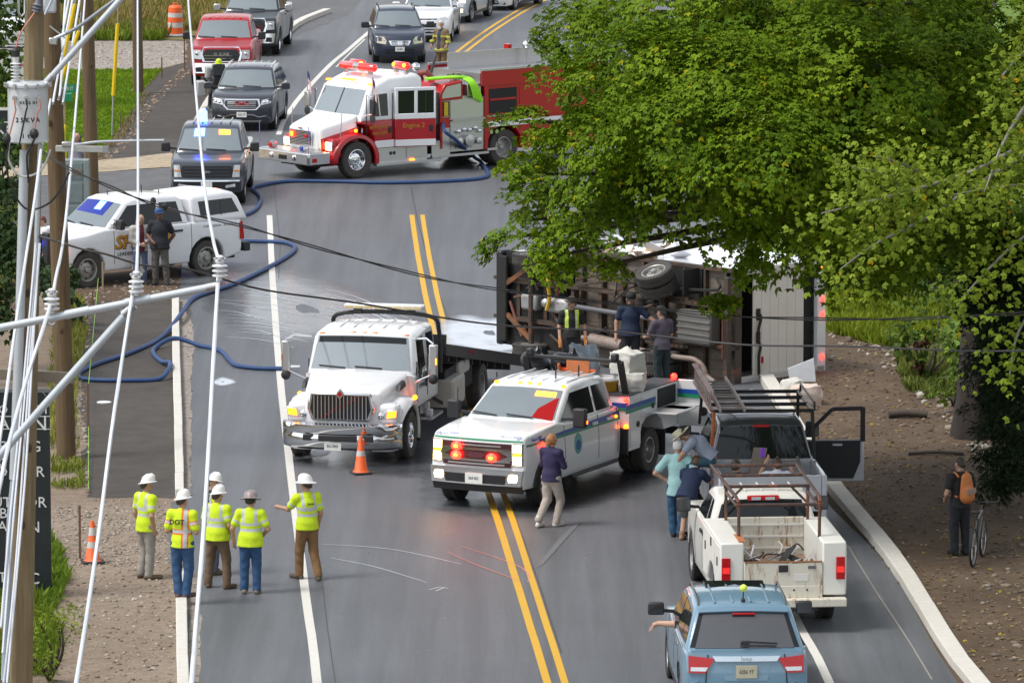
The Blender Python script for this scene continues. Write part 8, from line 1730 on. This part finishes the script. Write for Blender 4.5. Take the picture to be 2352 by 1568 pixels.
for k, (x, y, s_) in enumerate(((1606, 911, .22), (1668, 905, .1), (1700, 918, .12), (1755, 908, .08), (1640, 930, .1), (1590, 925, .07), (1720, 898, .1), (1690, 935, .14))):
    tag(MB().prism([(0, 0), (s_, .02), (s_ * .8, s_ * .5), (.05, s_ * .6)], 0, .02, 'z').build('scrap_fragment', (PORC, SPL, WBAG)[k % 3], None, loc=G(x, y) + Vector((0, 0, .012))), ('white scrap of board on the road behind the open cabinet door' if k == 0 else 'small scrap fragment scattered on the road by the tipped truck'), 'scrap', None if k == 0 else 'scraps scattered by the tipped truck')
# ---------------------------------------------------------------- foliage
LEAF = mat('leaf', (1, 1, 1), .6, 0, .1, 3, attr='Col', trans=.2, spec=.12)
NEED = mat('needle_leaf', (1, 1, 1), .7, 0, .1, 3, attr='Col', trans=.15, spec=.2)
GRASS = mat('grass_blade', (1, 1, 1), .6, 0, .12, 2, attr='Col', trans=.25, spec=.25)
def unit(v): return v / np.maximum(np.linalg.norm(v, axis=-1, keepdims=True), 1e-9)
SHAPES = {  # each leaf is three or two kites fanned out from the stalk: (tip direction angle, length, half width)
    'maple': [(0, 1.0, .3), (.95, .82, .25), (-.95, .82, .25)], 'round': [(.42, .95, .36), (-.42, .95, .36)], 'needle': [(0, 1.0, .14), (.7, .7, .1), (-.7, .7, .1)], 'blade': [(0, 1.0, .12)]}
def leaves(name, Pt, N, T, size, col, m, parent=None, shape='maple', kind='stuff', fold=.25):
    """one mesh of leaves: Pt points, N leaf normals, T tip directions, size per leaf"""
    N = unit(N); T = unit(T - N * (T * N).sum(1, keepdims=True)); B = np.cross(N, T); V = []; Cc = []
    for ang, ln, hw in SHAPES[shape]:
        d = T * math.cos(ang) + B * math.sin(ang); p = -T * math.sin(ang) + B * math.cos(ang); s = size[:, None]
        mid = Pt + d * s * ln * .5; tip = Pt + d * s * ln - N * s * ln * fold
        V.append(np.stack([Pt, mid + p * s * hw * ln + N * s * .06, tip, mid - p * s * hw * ln - N * s * .03], 1))
    V = np.stack(V, 1).reshape(-1, 3); k = len(SHAPES[shape]); F = np.arange(len(V)).reshape(-1, 4)
    cc = np.repeat(np.concatenate([col, np.ones((len(col), 1))], 1), 4 * k, 0)
    return npmesh(name, V, F, m, parent, kind=kind, col=cc)
def crown_pts(lobes, per, seed, spray=34, flat=.5, shell=.45, up=.85, jit=.3, rad=.42):
    rng = np.random.default_rng(seed); P_ = []; N_ = []; T_ = []; K_ = []
    for c_, r in lobes:
        c_ = np.array(c_); r = np.array(r); ns = max(3, int(per * (r[0] * r[2]) / spray * 1.0))
        d = unit(rng.normal(size=(ns, 3))); d[:, 1] -= .25; d = unit(d); rr = shell + (1 - shell) * rng.random((ns, 1)) ** .6
        sc = c_ + d * r * rr; out = unit(d / r); n = unit(np.array((0, 0, 1.0)) * up + out * .55 + rng.normal(size=(ns, 3)) * .18)
        hx = unit(out * (1, 1, .1) + rng.normal(size=(ns, 3)) * .35); hx = unit(hx - n * (hx * n).sum(1, keepdims=True)); hy = np.cross(n, hx); tone = rng.normal(size=ns)
        for i in range(ns):
            k = int(spray * rng.uniform(.6, 1.4)); R_ = rad * rng.uniform(.65, 1.35) * min(1, .4 + .6 * r[0]); a = rng.random(k) * 2 * np.pi; q = np.sqrt(rng.random(k)); u = q * np.cos(a) * R_ * 1.25; v = q * np.sin(a) * R_
            p = sc[i] + hx[i] * u[:, None] + hy[i] * v[:, None] + n[i] * ((rng.random(k) - .5) * .16 - .35 * q * q * R_)[:, None]
            P_.append(p); nn = unit(n[i] + rng.normal(size=(k, 3)) * jit); N_.append(nn); T_.append(unit(hx[i] * (u / R_)[:, None] + hy[i] * (v / R_)[:, None] + hx[i] * .35 + np.array((0, 0, -.45)) + rng.normal(size=(k, 3)) * .35)); K_.append(np.full(k, tone[i]) + rng.normal(size=k) * .3)
    return np.concatenate(P_), np.concatenate(N_), np.concatenate(T_), np.concatenate(K_), rng
def tint(K, lo, hi, rng, odd=None, fr=0.0):
    t = np.clip(.5 + K * .22, 0, 1)[:, None]; c_ = np.array(lo) * (1 - t) + np.array(hi) * t
    if odd is not None: m = rng.random(len(K)) < fr; c_[m] = odd
    return c_ * rng.uniform(.92, 1.08, (len(K), 1))
BARK = wood('dark_ridged_bark', (.05, .037, .03), (.015, .012, .01)); TWIG = mat('pale_branch_bark', (.26, .24, .21), .8, 0, .25, 8); DTWIG = mat('brown_branch_bark', (.07, .055, .042), .85, 0, .25, 8)
def limb(parent, base, pts, r0, r1, m, name='branch', n=8):
    pts = smooth_path([Vector(p) for p in pts], 5); k = len(pts)
    return MB().tube([p - base + Vector((noise.noise(p * 1.1), noise.noise(p * 1.1 + Vector((5, 0, 0))), 0)) * min(.12, r0 * .5) for p in pts], [r0 + (r1 - r0) * i / (k - 1) for i in range(k)], n).build(name, m, parent, smooth=60)
# ---- maple over the road
tb0 = Vector((9.35, 117.0, 0)); TR = thing('maple_tree', 'big bright green maple overhanging the road from the dark ridged trunk on the right', 'tree', tb0)
V = []; nseg = 22; nr = 26
for i in range(nr):
    z = -.2 + 12.4 * i / (nr - 1); r_ = .36 * (1 - .35 * z / 12) + .16 * math.exp(-max(z, 0) * 1.6)
    for k in range(nseg):
        a = 2 * math.pi * k / nseg; rr = r_ * (1 + .1 * math.sin(a * 7 + z * .7) + .12 * noise.noise(Vector((math.cos(a) * 2, math.sin(a) * 2, z * .8)))); V.append((rr * math.cos(a) + .06 * math.sin(z * .5), rr * math.sin(a), z))
F_ = [(i * nseg + k, i * nseg + (k + 1) % nseg, (i + 1) * nseg + (k + 1) % nseg, (i + 1) * nseg + k) for i in range(nr - 1) for k in range(nseg)]
npmesh('trunk', V, F_, BARK, TR, smooth=True)
LB = [(1400, 30, 109, 1.15), (1590, 20, 107, 1.8), (1830, 10, 107, 2.0), (2070, 10, 109, 2.0), (2290, 20, 111, 1.9), (1320, 180, 108, .8), (1470, 160, 105, 1.5), (1690, 180, 104, 1.8), (1910, 160, 105, 1.9), (2130, 180, 107, 1.9),
      (1195, 280, 107, .5), (1255, 330, 106.5, .75), (1390, 315, 104.5, 1.25), (1560, 290, 103, 1.4), (1760, 320, 102.5, 1.5), (1980, 330, 105, 1.6), (1250, 400, 106, .65), (1400, 430, 104, 1.05), (1690, 445, 103.5, 1.15), (1880, 450, 104, 1.4), (2080, 480, 107, 1.5),
      (1150, 548, 106, .28), (1215, 505, 106, .5), (1300, 535, 105, .75), (1420, 505, 104, .62), (1260, 590, 105, .36), (1370, 615, 104.5, .38), (1545, 430, 104.5, .4), (1700, 525, 104.5, .5), (1810, 530, 105, .7), (1885, 585, 105.5, .55), (1720, 600, 105, .3), (1655, 690, 105.3, .12), (1245, 95, 109, .38), (2250, 330, 110, 1.7), (2220, 500, 111, 1.5), (1990, 555, 109, 1.1)]
lob = []
for x, y, Y, r in LB: lob.append((tuple(AT(x, y, Y)), (r, r * .95, r * .6)))
P_, N_, T_, K_, rng = crown_pts(lob, 2150, 5, spray=110, rad=.54, shell=.5, jit=.19)
P_ = P_[:]; sz = rng.uniform(.06, .13, len(P_))
Dist = np.clip((P_[:, 0] - 5.5) / 5, 0, 1)[:, None]
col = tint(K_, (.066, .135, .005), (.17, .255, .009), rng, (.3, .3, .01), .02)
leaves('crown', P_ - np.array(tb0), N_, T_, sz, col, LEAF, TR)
inner = [(tuple(AT(x, y, Y)), r) for x, y, Y, r in ((1560, 170, 111, (2.6, 2.4, 1.9)), (1900, 200, 112, (3.4, 3, 2.6)), (2200, 250, 114, (3.2, 3, 2.8)), (1420, 380, 108, (1.5, 1.4, 1.2)), (1750, 420, 108, (2.0, 2, 1.1)), (2000, 500, 111, (1.8, 1.6, 1.3)), (1300, 480, 107.5, (.9, .8, .6)))]
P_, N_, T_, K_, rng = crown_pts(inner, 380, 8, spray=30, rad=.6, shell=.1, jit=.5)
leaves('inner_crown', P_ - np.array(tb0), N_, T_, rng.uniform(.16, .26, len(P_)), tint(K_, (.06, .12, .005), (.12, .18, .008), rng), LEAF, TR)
for i, (c_, r) in enumerate(lob[:31]):
    c_ = Vector(c_); a = tb0 + Vector((0, 0, min(11.5, max(4.2, c_.z - .5 - (tb0 - c_).to_2d().length * .12)))); limb(TR, tb0, [a, a.lerp(c_, .4) + Vector((0, 0, .5)), a.lerp(c_, .75) + Vector((0, 0, .25)), c_], .13, .025, DTWIG)
# ---- paler tree at the right edge
t0 = Vector((11.6, 101, 0)); T2 = thing('basswood_tree', 'paler round leaved tree reaching in from the right edge on grey branches', 'tree', t0)
MB().tube([(0, 0, -.2), (.1, 0, 4), (.0, 0, 8), (-.2, 0, 12)], [.28, .22, .16, .08], 12).build('trunk', TWIG, T2, smooth=60)
BR = [[(2420, 300), (2330, 345), (2230, 395), (2100, 435), (1990, 465), (1885, 490)], [(2420, 320), (2250, 420), (2120, 505), (2010, 560), (1930, 620)], [(2420, 180), (2352, 250), (2300, 340), (2260, 440)], [(2420, 60), (2340, 130), (2290, 190)], [(2420, 500), (2330, 560), (2250, 640), (2200, 700)], [(2420, 640), (2340, 760), (2320, 860)], [(2420, 420), (2290, 430), (2180, 450)], [(2150, 420), (2080, 380), (2010, 360)], [(2080, 440), (2030, 400), (1960, 385)]]
P_ = []; N_ = []; T_ = []; rng = np.random.default_rng(21)
for bi, br in enumerate(BR):
    pts = [AT(x, y, 100.5 - .9 * i / len(br) * 3) for i, (x, y) in enumerate(br)]; limb(T2, t0, pts, .05 if bi < 3 else .03, .012, TWIG)
    sp_ = smooth_path(pts, 8)
    for p in sp_:
        k = 15 if bi != 0 else 13; o_ = rng.normal(size=(k, 3)) * (.34, .4, .3) + np.array((0, 0, -.08)); P_.append(np.array(p) + o_); N_.append(unit(np.array((0, -.5, .8)) + rng.normal(size=(k, 3)) * .45)); T_.append(unit(rng.normal(size=(k, 3)) * (1, .6, .4) + np.array((-.4, 0, -.7))))
P_, N_, T_ = map(np.concatenate, (P_, N_, T_)); K_ = rng.normal(size=len(P_))
leaves('crown', P_ - np.array(t0), N_, T_, rng.uniform(.085, .14, len(P_)), tint(K_, (.1, .165, .012), (.25, .32, .03), rng, (.45, .3, .01), .015), LEAF, T2, 'round')
up_lob = [((x - t0.x, y - t0.y, z), (r, r, r * .6)) for x, y, z, r in ((9, 100, 13.2, 3.0), (5.5, 105, 13.5, 3), (11, 93, 12.8, 3), (13, 104, 12, 3.4), (7.5, 93.5, 13.4, 2.6), (14, 96, 9, 2.6), (13.5, 88, 11, 3), (14.5, 101, 6.5, 2.2), (9.5, 86, 13.5, 2.4), (14, 112, 9, 3))]
P_, N_, T_, K_, rng = crown_pts(up_lob, 260, 22, spray=30, rad=.7, shell=.25, jit=.5)
leaves('upper_crown', P_, N_, T_, rng.uniform(.2, .32, len(P_)), tint(K_, (.15, .22, .02), (.33, .4, .06), rng), LEAF, T2, 'round')
# ---- dark hemlock boughs on the right, undergrowth and the far green mass
def bush(name, label, base, blobs, per, size, lo, hi, seed, shape='round', m=LEAF, cat='shrub', group=None, spray=22, rad=.3, stem=None, up=.7, jit=.5, odd=None, fr=0):
    b = thing(name, label, cat, base, group=group); P_, N_, T_, K_, rng = crown_pts([(tuple(Vector(c_) - Vector(base)), r) for c_, r in blobs], per, seed, spray, rad=rad, shell=.25, up=up, jit=jit)
    leaves('foliage', P_, N_, T_, rng.uniform(size[0], size[1], len(P_)), tint(K_, lo, hi, rng, odd, fr), m, b, shape)
    for c_, r in blobs[:6]: limb(b, Vector(base), [Vector(base), Vector(base).lerp(Vector(c_), .5) + Vector((.1, 0, 0)), Vector(c_)], .04 if not stem else stem, .012, DTWIG, 'stem')
    return b
DG0, DG1 = (.008, .02, .006), (.022, .042, .012)
hb = Vector((10.6, 112, 0)); H_ = thing('hemlock_tree', 'dark hemlock with drooping boughs at the right edge behind the trunk', 'tree', hb)
MB().tube([(0, 0, -.2), (0, 0, 6), (0, 0, 12)], [.25, .18, .08], 12).build('trunk', BARK, H_, smooth=60)
lb2 = [(tuple(AT(x, y, Y) - hb), (r, r, r * .5)) for x, y, Y, r in ((2330, 720, 112, .9), (2300, 800, 111, .8), (2345, 900, 110, .7), (2320, 980, 109.5, .6), (2300, 1060, 108.5, .5), (2340, 1090, 108, .5), (2300, 640, 113, 1.0), (2260, 700, 114, .7), (2345, 1010, 108.5, .6), (2270, 1115, 108, .28), (2330, 850, 113, 1.0), (2345, 560, 113, 1.0), (2300, 930, 112, .6))]
P_, N_, T_, K_, rng = crown_pts(lb2, 5200, 31, spray=80, rad=.4, shell=.1, up=.6, jit=.4); leaves('crown', P_, N_, T_, rng.uniform(.08, .16, len(P_)), tint(K_, DG0, DG1, rng), NEED, H_, 'needle')
for c_, r in lb2: limb(H_, hb, [hb + Vector((0, 0, c_[2] + .6)), hb + Vector(c_)], .03, .01, DTWIG)
def pbush(name, label, px, Y, blobs, **k):
    base = G(*px); return bush(name, label, base, [(AT(x, y, Y + dy), (r, r * .9, r * q)) for x, y, dy, r, q in blobs], **k)
pbush('undergrowth_thicket', 'tall dark green thicket behind the right end of the tipped truck', (2060, 690), 138, [(1920, 610, 0, 1.3, .8), (2060, 600, 1, 1.6, .8), (2200, 600, 0, 1.7, .9), (2330, 600, -2, 1.5, 1), (1980, 520, 4, 1.8, .9), (2150, 520, 4, 1.8, .9), (2310, 520, 3, 1.8, .9)], per=420, size=(.12, .22), lo=(.025, .055, .008), hi=(.07, .12, .015), seed=41, cat='thicket', rad=.5)
pbush('leafy_shrub', 'broad leafed shrub by the dirt edge left of the big trunk', (2120, 880), 124.5, [(2080, 760, 0, .7, .6), (2150, 800, -.5, .6, .7), (2200, 760, 0, .8, .6), (2160, 690, 1, .9, .6), (2210, 850, -2, .4, .9)], per=420, size=(.1, .18), lo=(.04, .08, .01), hi=(.12, .18, .03), seed=43)
pbush('dead_shrub', 'brown withered stem of leaves hanging at the dirt edge', (2110, 868), 124, [(2110, 790, 0, .16, 2.0), (2115, 840, 0, .13, 1.5)], per=1500, size=(.08, .13), lo=(.05, .025, .015), hi=(.13, .07, .035), seed=44, rad=.15)
pbush('low_weed', 'low green weeds at the foot of the big dark trunk', (2190, 930), 120, [(2150, 900, 0, .35, .6), (2200, 940, -1, .3, .6), (2180, 870, 0, .3, .6)], per=800, size=(.06, .12), lo=(.06, .11, .01), hi=(.17, .22, .03), seed=45, cat='weeds', rad=.2)
pbush('evergreen_shrub', 'dark broad leaved shrub along the left edge beside the nearest pole', (16, 720), 128, [(5, 420, 0, .8, 1), (-20, 520, -2, .9, 1), (18, 600, -3, .75, 1), (-10, 700, -4, .8, 1), (0, 340, 2, .8, .8)], per=900, size=(.1, .17), lo=(.015, .035, .01), hi=(.05, .085, .025), seed=51, rad=.35)
pbush('evergreen_shrub', 'dark round leaved shrub in front of the sheriff pickup bumper', (140, 715), 133, [(130, 660, 0, .45, 1), (160, 690, -1, .35, .9), (110, 640, 1, .4, 1.1), (150, 630, 0, .3, 1)], per=1100, size=(.1, .17), lo=(.02, .045, .015), hi=(.06, .1, .04), seed=52, rad=.25, odd=(.45, .4, .03), fr=.02)
pbush('ferny_bush', 'bright ferny bush at the foot of the nearest pole in the lower left', (115, 1560), 91, [(90, 1430, 0, .5, .6), (140, 1440, 0, .35, .5), (60, 1500, 0, .5, .7), (130, 1400, .5, .35, .5), (20, 1480, -.3, .5, .8), (100, 1510, -.4, .35, .5)], per=1500, size=(.05, .1), lo=(.08, .15, .01), hi=(.24, .31, .03), seed=53, shape='needle', rad=.3)
pbush('goldenrod_clump', 'yellowish tuft at the left frame edge beside the nearest pole', (8, 1480), 92, [(2, 1420, 0, .25, 1.2)], per=1200, size=(.05, .09), lo=(.2, .17, .02), hi=(.4, .3, .03), seed=54, rad=.15, shape='needle')
pbush('roadside_tree', 'dark tree crown at the upper left corner behind the sign', (-40, 240), 178, [(-10, 15, 4, 2.2, .8), (20, 150, 2, .6, 1.2), (-20, 190, 0, .9, .8)], per=300, size=(.16, .26), lo=(.03, .06, .01), hi=(.08, .12, .02), seed=55, cat='tree', rad=.5)
# ---- grass, meadow and weeds
def inpoly(P_, poly):
    x, y = P_[:, 0], P_[:, 1]; c_ = np.zeros(len(P_), bool); j = len(poly) - 1
    for i in range(len(poly)):
        xi, yi = poly[i]; xj, yj = poly[j]; m = ((yi > y) != (yj > y)) & (x < (xj - xi) * (y - yi) / (yj - yi + 1e-12) + xi); c_ ^= m; j = i
    return c_
def grass(name, poly, n, hgt, wd, lo, hi, seed, clump=1.3, gap=-.25, z=0.0, odd=None, fr=0):
    rng = np.random.default_rng(seed); poly = [tuple(p)[:2] for p in poly]; a = np.array(poly); mn, mx = a.min(0), a.max(0); Q = rng.uniform(mn, mx, (int(n * 2.2), 2)); Q = Q[inpoly(Q, poly)][:n]
    nv = np.array([noise.noise(Vector((q[0] / clump, q[1] / clump, seed))) for q in Q]); k = nv > gap + rng.normal(size=len(Q)) * .12; Q = Q[k]; nv = nv[k]
    P_ = np.c_[Q, np.full(len(Q), z)]; s = hgt * rng.uniform(.5, 1.25, len(Q)) * (1 + .5 * nv); T_ = unit(np.c_[rng.normal(size=(len(Q), 2)) * .32, np.ones(len(Q))]); N_ = unit(np.c_[rng.normal(size=(len(Q), 2)), rng.normal(size=len(Q)) * .2])
    SHAPES['blade'] = [(0, 1.0, wd / hgt)]; return leaves(name, P_, N_, T_, s, tint(nv * 2.2 + rng.normal(size=len(Q)) * .7, lo, hi, rng, odd, fr), GRASS, None, 'blade', fold=.15)
LG0, LG1 = (.11, .2, .008), (.24, .36, .02)
grass('lawn_grass', P((-240, 372), (-240, 164), (372, 162), (330, 208), (300, 262), (262, 318), (225, 350), (190, 372)), 64000, .1, .03, LG0, LG1, 61, 1.6, -.6)
grass('meadow_grass', P((-300, 92), (-300, -60), (560, -60), (655, 22), (520, 70), (430, 72), (375, 90)), 60000, .5, .035, (.14, .17, .02), (.34, .25, .09), 62, 2.4, -.5)
grass('meadow_fringe', P((100, 95), (100, 60), (380, 60), (374, 95)), 9000, .32, .03, (.1, .18, .01), (.22, .29, .03), 63, 1.2, -.2)
grass('verge_grass', P((1905, 765), (1900, 690), (2060, 660), (2200, 690), (2150, 790), (2030, 800)), 9000, .28, .03, (.1, .16, .008), (.27, .32, .02), 64, 1.2, -.3)
grass('verge_grass', P((2080, 900), (2060, 830), (2120, 800), (2200, 850), (2200, 920)), 3500, .25, .02, (.08, .14, .02), (.24, .26, .06), 65, .8, -.2)
grass('weed_grass', P((115, 1060), (112, 850), (130, 700), (190, 690), (200, 760), (176, 900), (172, 1040)), 7000, .24, .016, (.13, .17, .02), (.32, .3, .07), 66, .8, -.15)
grass('verge_grass', P((-420, 1400), (-420, 430), (60, 430), (40, 640), (-70, 900), (-80, 1400)), 16000, .3, .03, (.09, .15, .012), (.25, .27, .04), 72, 1.5, -.35)
grass('weed_grass', P((98, 1400), (100, 1230), (140, 1270), (158, 1330), (130, 1400)), 3600, .2, .014, (.08, .16, .008), (.2, .3, .03), 67, .8, -.3)
grass('weed_grass', P((-20, 1568), (-20, 1380), (90, 1380), (140, 1450), (110, 1568)), 5000, .25, .014, (.07, .13, .008), (.19, .26, .02), 68, .8, -.3)
grass('weed_grass', P((120, 1140), (115, 1060), (190, 1060), (196, 1120)), 1100, .16, .014, (.1, .17, .01), (.26, .28, .05), 69, .7, 0)
grass('weed_grass', P((610, 30), (612, 12), (640, 10), (648, 26)), 260, .35, .03, (.12, .2, .01), (.2, .3, .02), 70, .8, -.5)
grass('litter_grass', P((190, 372), (262, 318), (330, 215), (345, 215), (285, 318), (215, 375)), 2500, .12, .02, (.2, .16, .08), (.34, .28, .16), 71, .6, -.1)
# ---- stones and fallen leaves on the dirt
SM = mat('loose_stone', (1, 1, 1), .85, 0, .2, 14, attr='Col'); ico = [(0, 0, 1), (.89, 0, .45), (.28, .85, .45), (-.72, .53, .45), (-.72, -.53, .45), (.28, -.85, .45), (.72, .53, -.45), (-.28, .85, -.45), (-.89, 0, -.45), (-.28, -.85, -.45), (.72, -.53, -.45), (0, 0, -1)]
icf = [(0, 1, 2), (0, 2, 3), (0, 3, 4), (0, 4, 5), (0, 5, 1), (1, 6, 2), (2, 7, 3), (3, 8, 4), (4, 9, 5), (5, 10, 1), (6, 7, 2), (7, 8, 3), (8, 9, 4), (9, 10, 5), (10, 6, 1), (11, 7, 6), (11, 8, 7), (11, 9, 8), (11, 10, 9), (11, 6, 10)]
def stones(name, poly, n, s0, s1, seed, cols, flat=.55, power=3.0):
    rng = np.random.default_rng(seed); poly = [tuple(p)[:2] for p in poly]; a = np.array(poly); Q = rng.uniform(a.min(0), a.max(0), (int(n * 2.5), 2)); Q = Q[inpoly(Q, poly)][:n]; n = len(Q)
    s = s0 + (s1 - s0) * rng.random(n) ** power; I = np.array(ico); V = I[None] * (1 + rng.normal(size=(n, 12, 1)) * .16) * s[:, None, None] * np.stack([rng.uniform(.7, 1.4, n), rng.uniform(.6, 1.1, n), np.full(n, flat)], 1)[:, None]
    th = rng.random(n) * 6.28; c_, q = np.cos(th)[:, None], np.sin(th)[:, None]; V = np.stack([V[..., 0] * c_ - V[..., 1] * q, V[..., 0] * q + V[..., 1] * c_, V[..., 2] + s[:, None] * flat * .35], -1); V[..., :2] += Q[:, None]
    F = (np.array(icf)[None] + 12 * np.arange(n)[:, None, None]).reshape(-1, 3); cc = np.array(cols)[rng.integers(0, len(cols), n)] * rng.uniform(.7, 1.25, (n, 1)); return npmesh(name, V.reshape(-1, 3), F, SM, kind='stuff', col=np.repeat(np.c_[cc, np.ones(n)], 12, 0))
SC = [(.2, .16, .12), (.3, .26, .21), (.4, .37, .32), (.15, .11, .08), (.24, .2, .15)]
RV = P((1900, 1125), (1810, 930), (1905, 800), (2060, 800), (2250, 1000), (2400, 1130), (2400, 1568), (2240, 1568))
SD = [(.16, .125, .09), (.2, .16, .12), (.12, .09, .065), (.28, .24, .19)]
stones('loose_stones', RV, 1500, .008, .07, 81, SD, power=7); stones('rubble_stones', P((1905, 790), (1905, 745), (2060, 770), (2200, 900), (2360, 1060), (2400, 1180), (2330, 1130), (2200, 1010), (2060, 870), (1960, 800)), 800, .02, .13, 82, SC, power=3.5)
stones('rubble_stones', P((2270, 1568), (2250, 1340), (2290, 1240), (2400, 1180), (2400, 1568)), 170, .012, .09, 83, SD)
LV = P((112, 1568), (130, 1450), (165, 1340), (120, 1150), (200, 1145), (390, 1150), (400, 1320), (412, 1568)); stones('loose_stones', LV, 3000, .008, .045, 84, SC, power=4); stones('gravel_stones', P((118, 1300), (120, 1160), (390, 1160), (390, 1300)), 2200, .008, .04, 85, [(.3, .25, .2), (.22, .18, .14), (.36, .32, .27)], power=3)
stones('loose_stones', P((174, 1140), (178, 900), (190, 700), (212, 700), (202, 900), (206, 1140)), 900, .012, .07, 86, SC); stones('mulch_chips', P((200, 375), (285, 318), (335, 240), (425, 150), (445, 160), (350, 250), (300, 330), (250, 372)), 1300, .015, .08, 87, [(.26, .17, .1), (.16, .11, .08), (.36, .28, .2)], .4)
stones('gravel_stones', P((-80, 162), (-80, 95), (430, 100), (424, 142), (372, 156)), 3200, .015, .06, 88, [(.4, .35, .31), (.3, .26, .22), (.44, .41, .37)], .5); stones('loose_stones', P((130, 700), (180, 650), (420, 640), (402, 692)), 700, .01, .06, 89, SC); stones('kerb_grit', P((418, 700), (440, 700), (446, 800), (440, 930), (438, 1140), (418, 1140)), 900, .008, .04, 90, SC)
stones('kerb_grit', P((434, 1330), (460, 1320), (458, 1568), (436, 1568)), 500, .008, .035, 91, SC)
stones('asphalt_crumbs', P((470, 1560), (700, 700), (1200, 520), (1500, 1100), (1850, 1560)), 420, .006, .022, 93, SC, .4)
rng = np.random.default_rng(99); poly = [tuple(p)[:2] for p in RV]; a = np.array(poly); Q = rng.uniform(a.min(0), a.max(0), (2600, 2)); Q = Q[inpoly(Q, poly)]; n = len(Q)
leaves('fallen_leaves', np.c_[Q, np.full(n, .02)], np.c_[rng.normal(size=(n, 2)) * .25, np.ones(n)], np.c_[rng.normal(size=(n, 2)), np.zeros(n)], rng.uniform(.05, .1, n), tint(rng.normal(size=n) * 1.5, (.16, .1, .05), (.34, .26, .14), rng, (.42, .34, .04), .06), GRASS, None, 'round')
for lab, px, a_, L, r_ in (('short dark log on the dirt near the big trunk', (2085, 960), .1, .8, .08), ('thin broken stick lying on the dirt left of the big trunk', (2150, 1045), .2, 1.1, .035)): tag(MB().tube(smooth_path([Vector((-L / 2, 0, r_)), Vector((0, .05, r_ + .02)), Vector((L / 2, .0, r_))], 4), [r_] * 9, 8).build('log', DTWIG, None, loc=G(*px), smooth=60), lab, 'log')
# ---------------------------------------------------------------- lettering becomes mesh
dg = bpy.context.evaluated_depsgraph_get()
for o in [q for q in scene.objects if q.type == 'FONT']:
    me = bpy.data.meshes.new_from_object(o.evaluated_get(dg)); n = bpy.data.objects.new(o.name, me); mb_ = o.matrix_local.copy(); nm = o.name
    C.objects.link(n); n.parent = o.parent; n.matrix_local = mb_
    for k in o.keys(): n[k] = o[k]
    bpy.data.objects.remove(o); n.name = nm
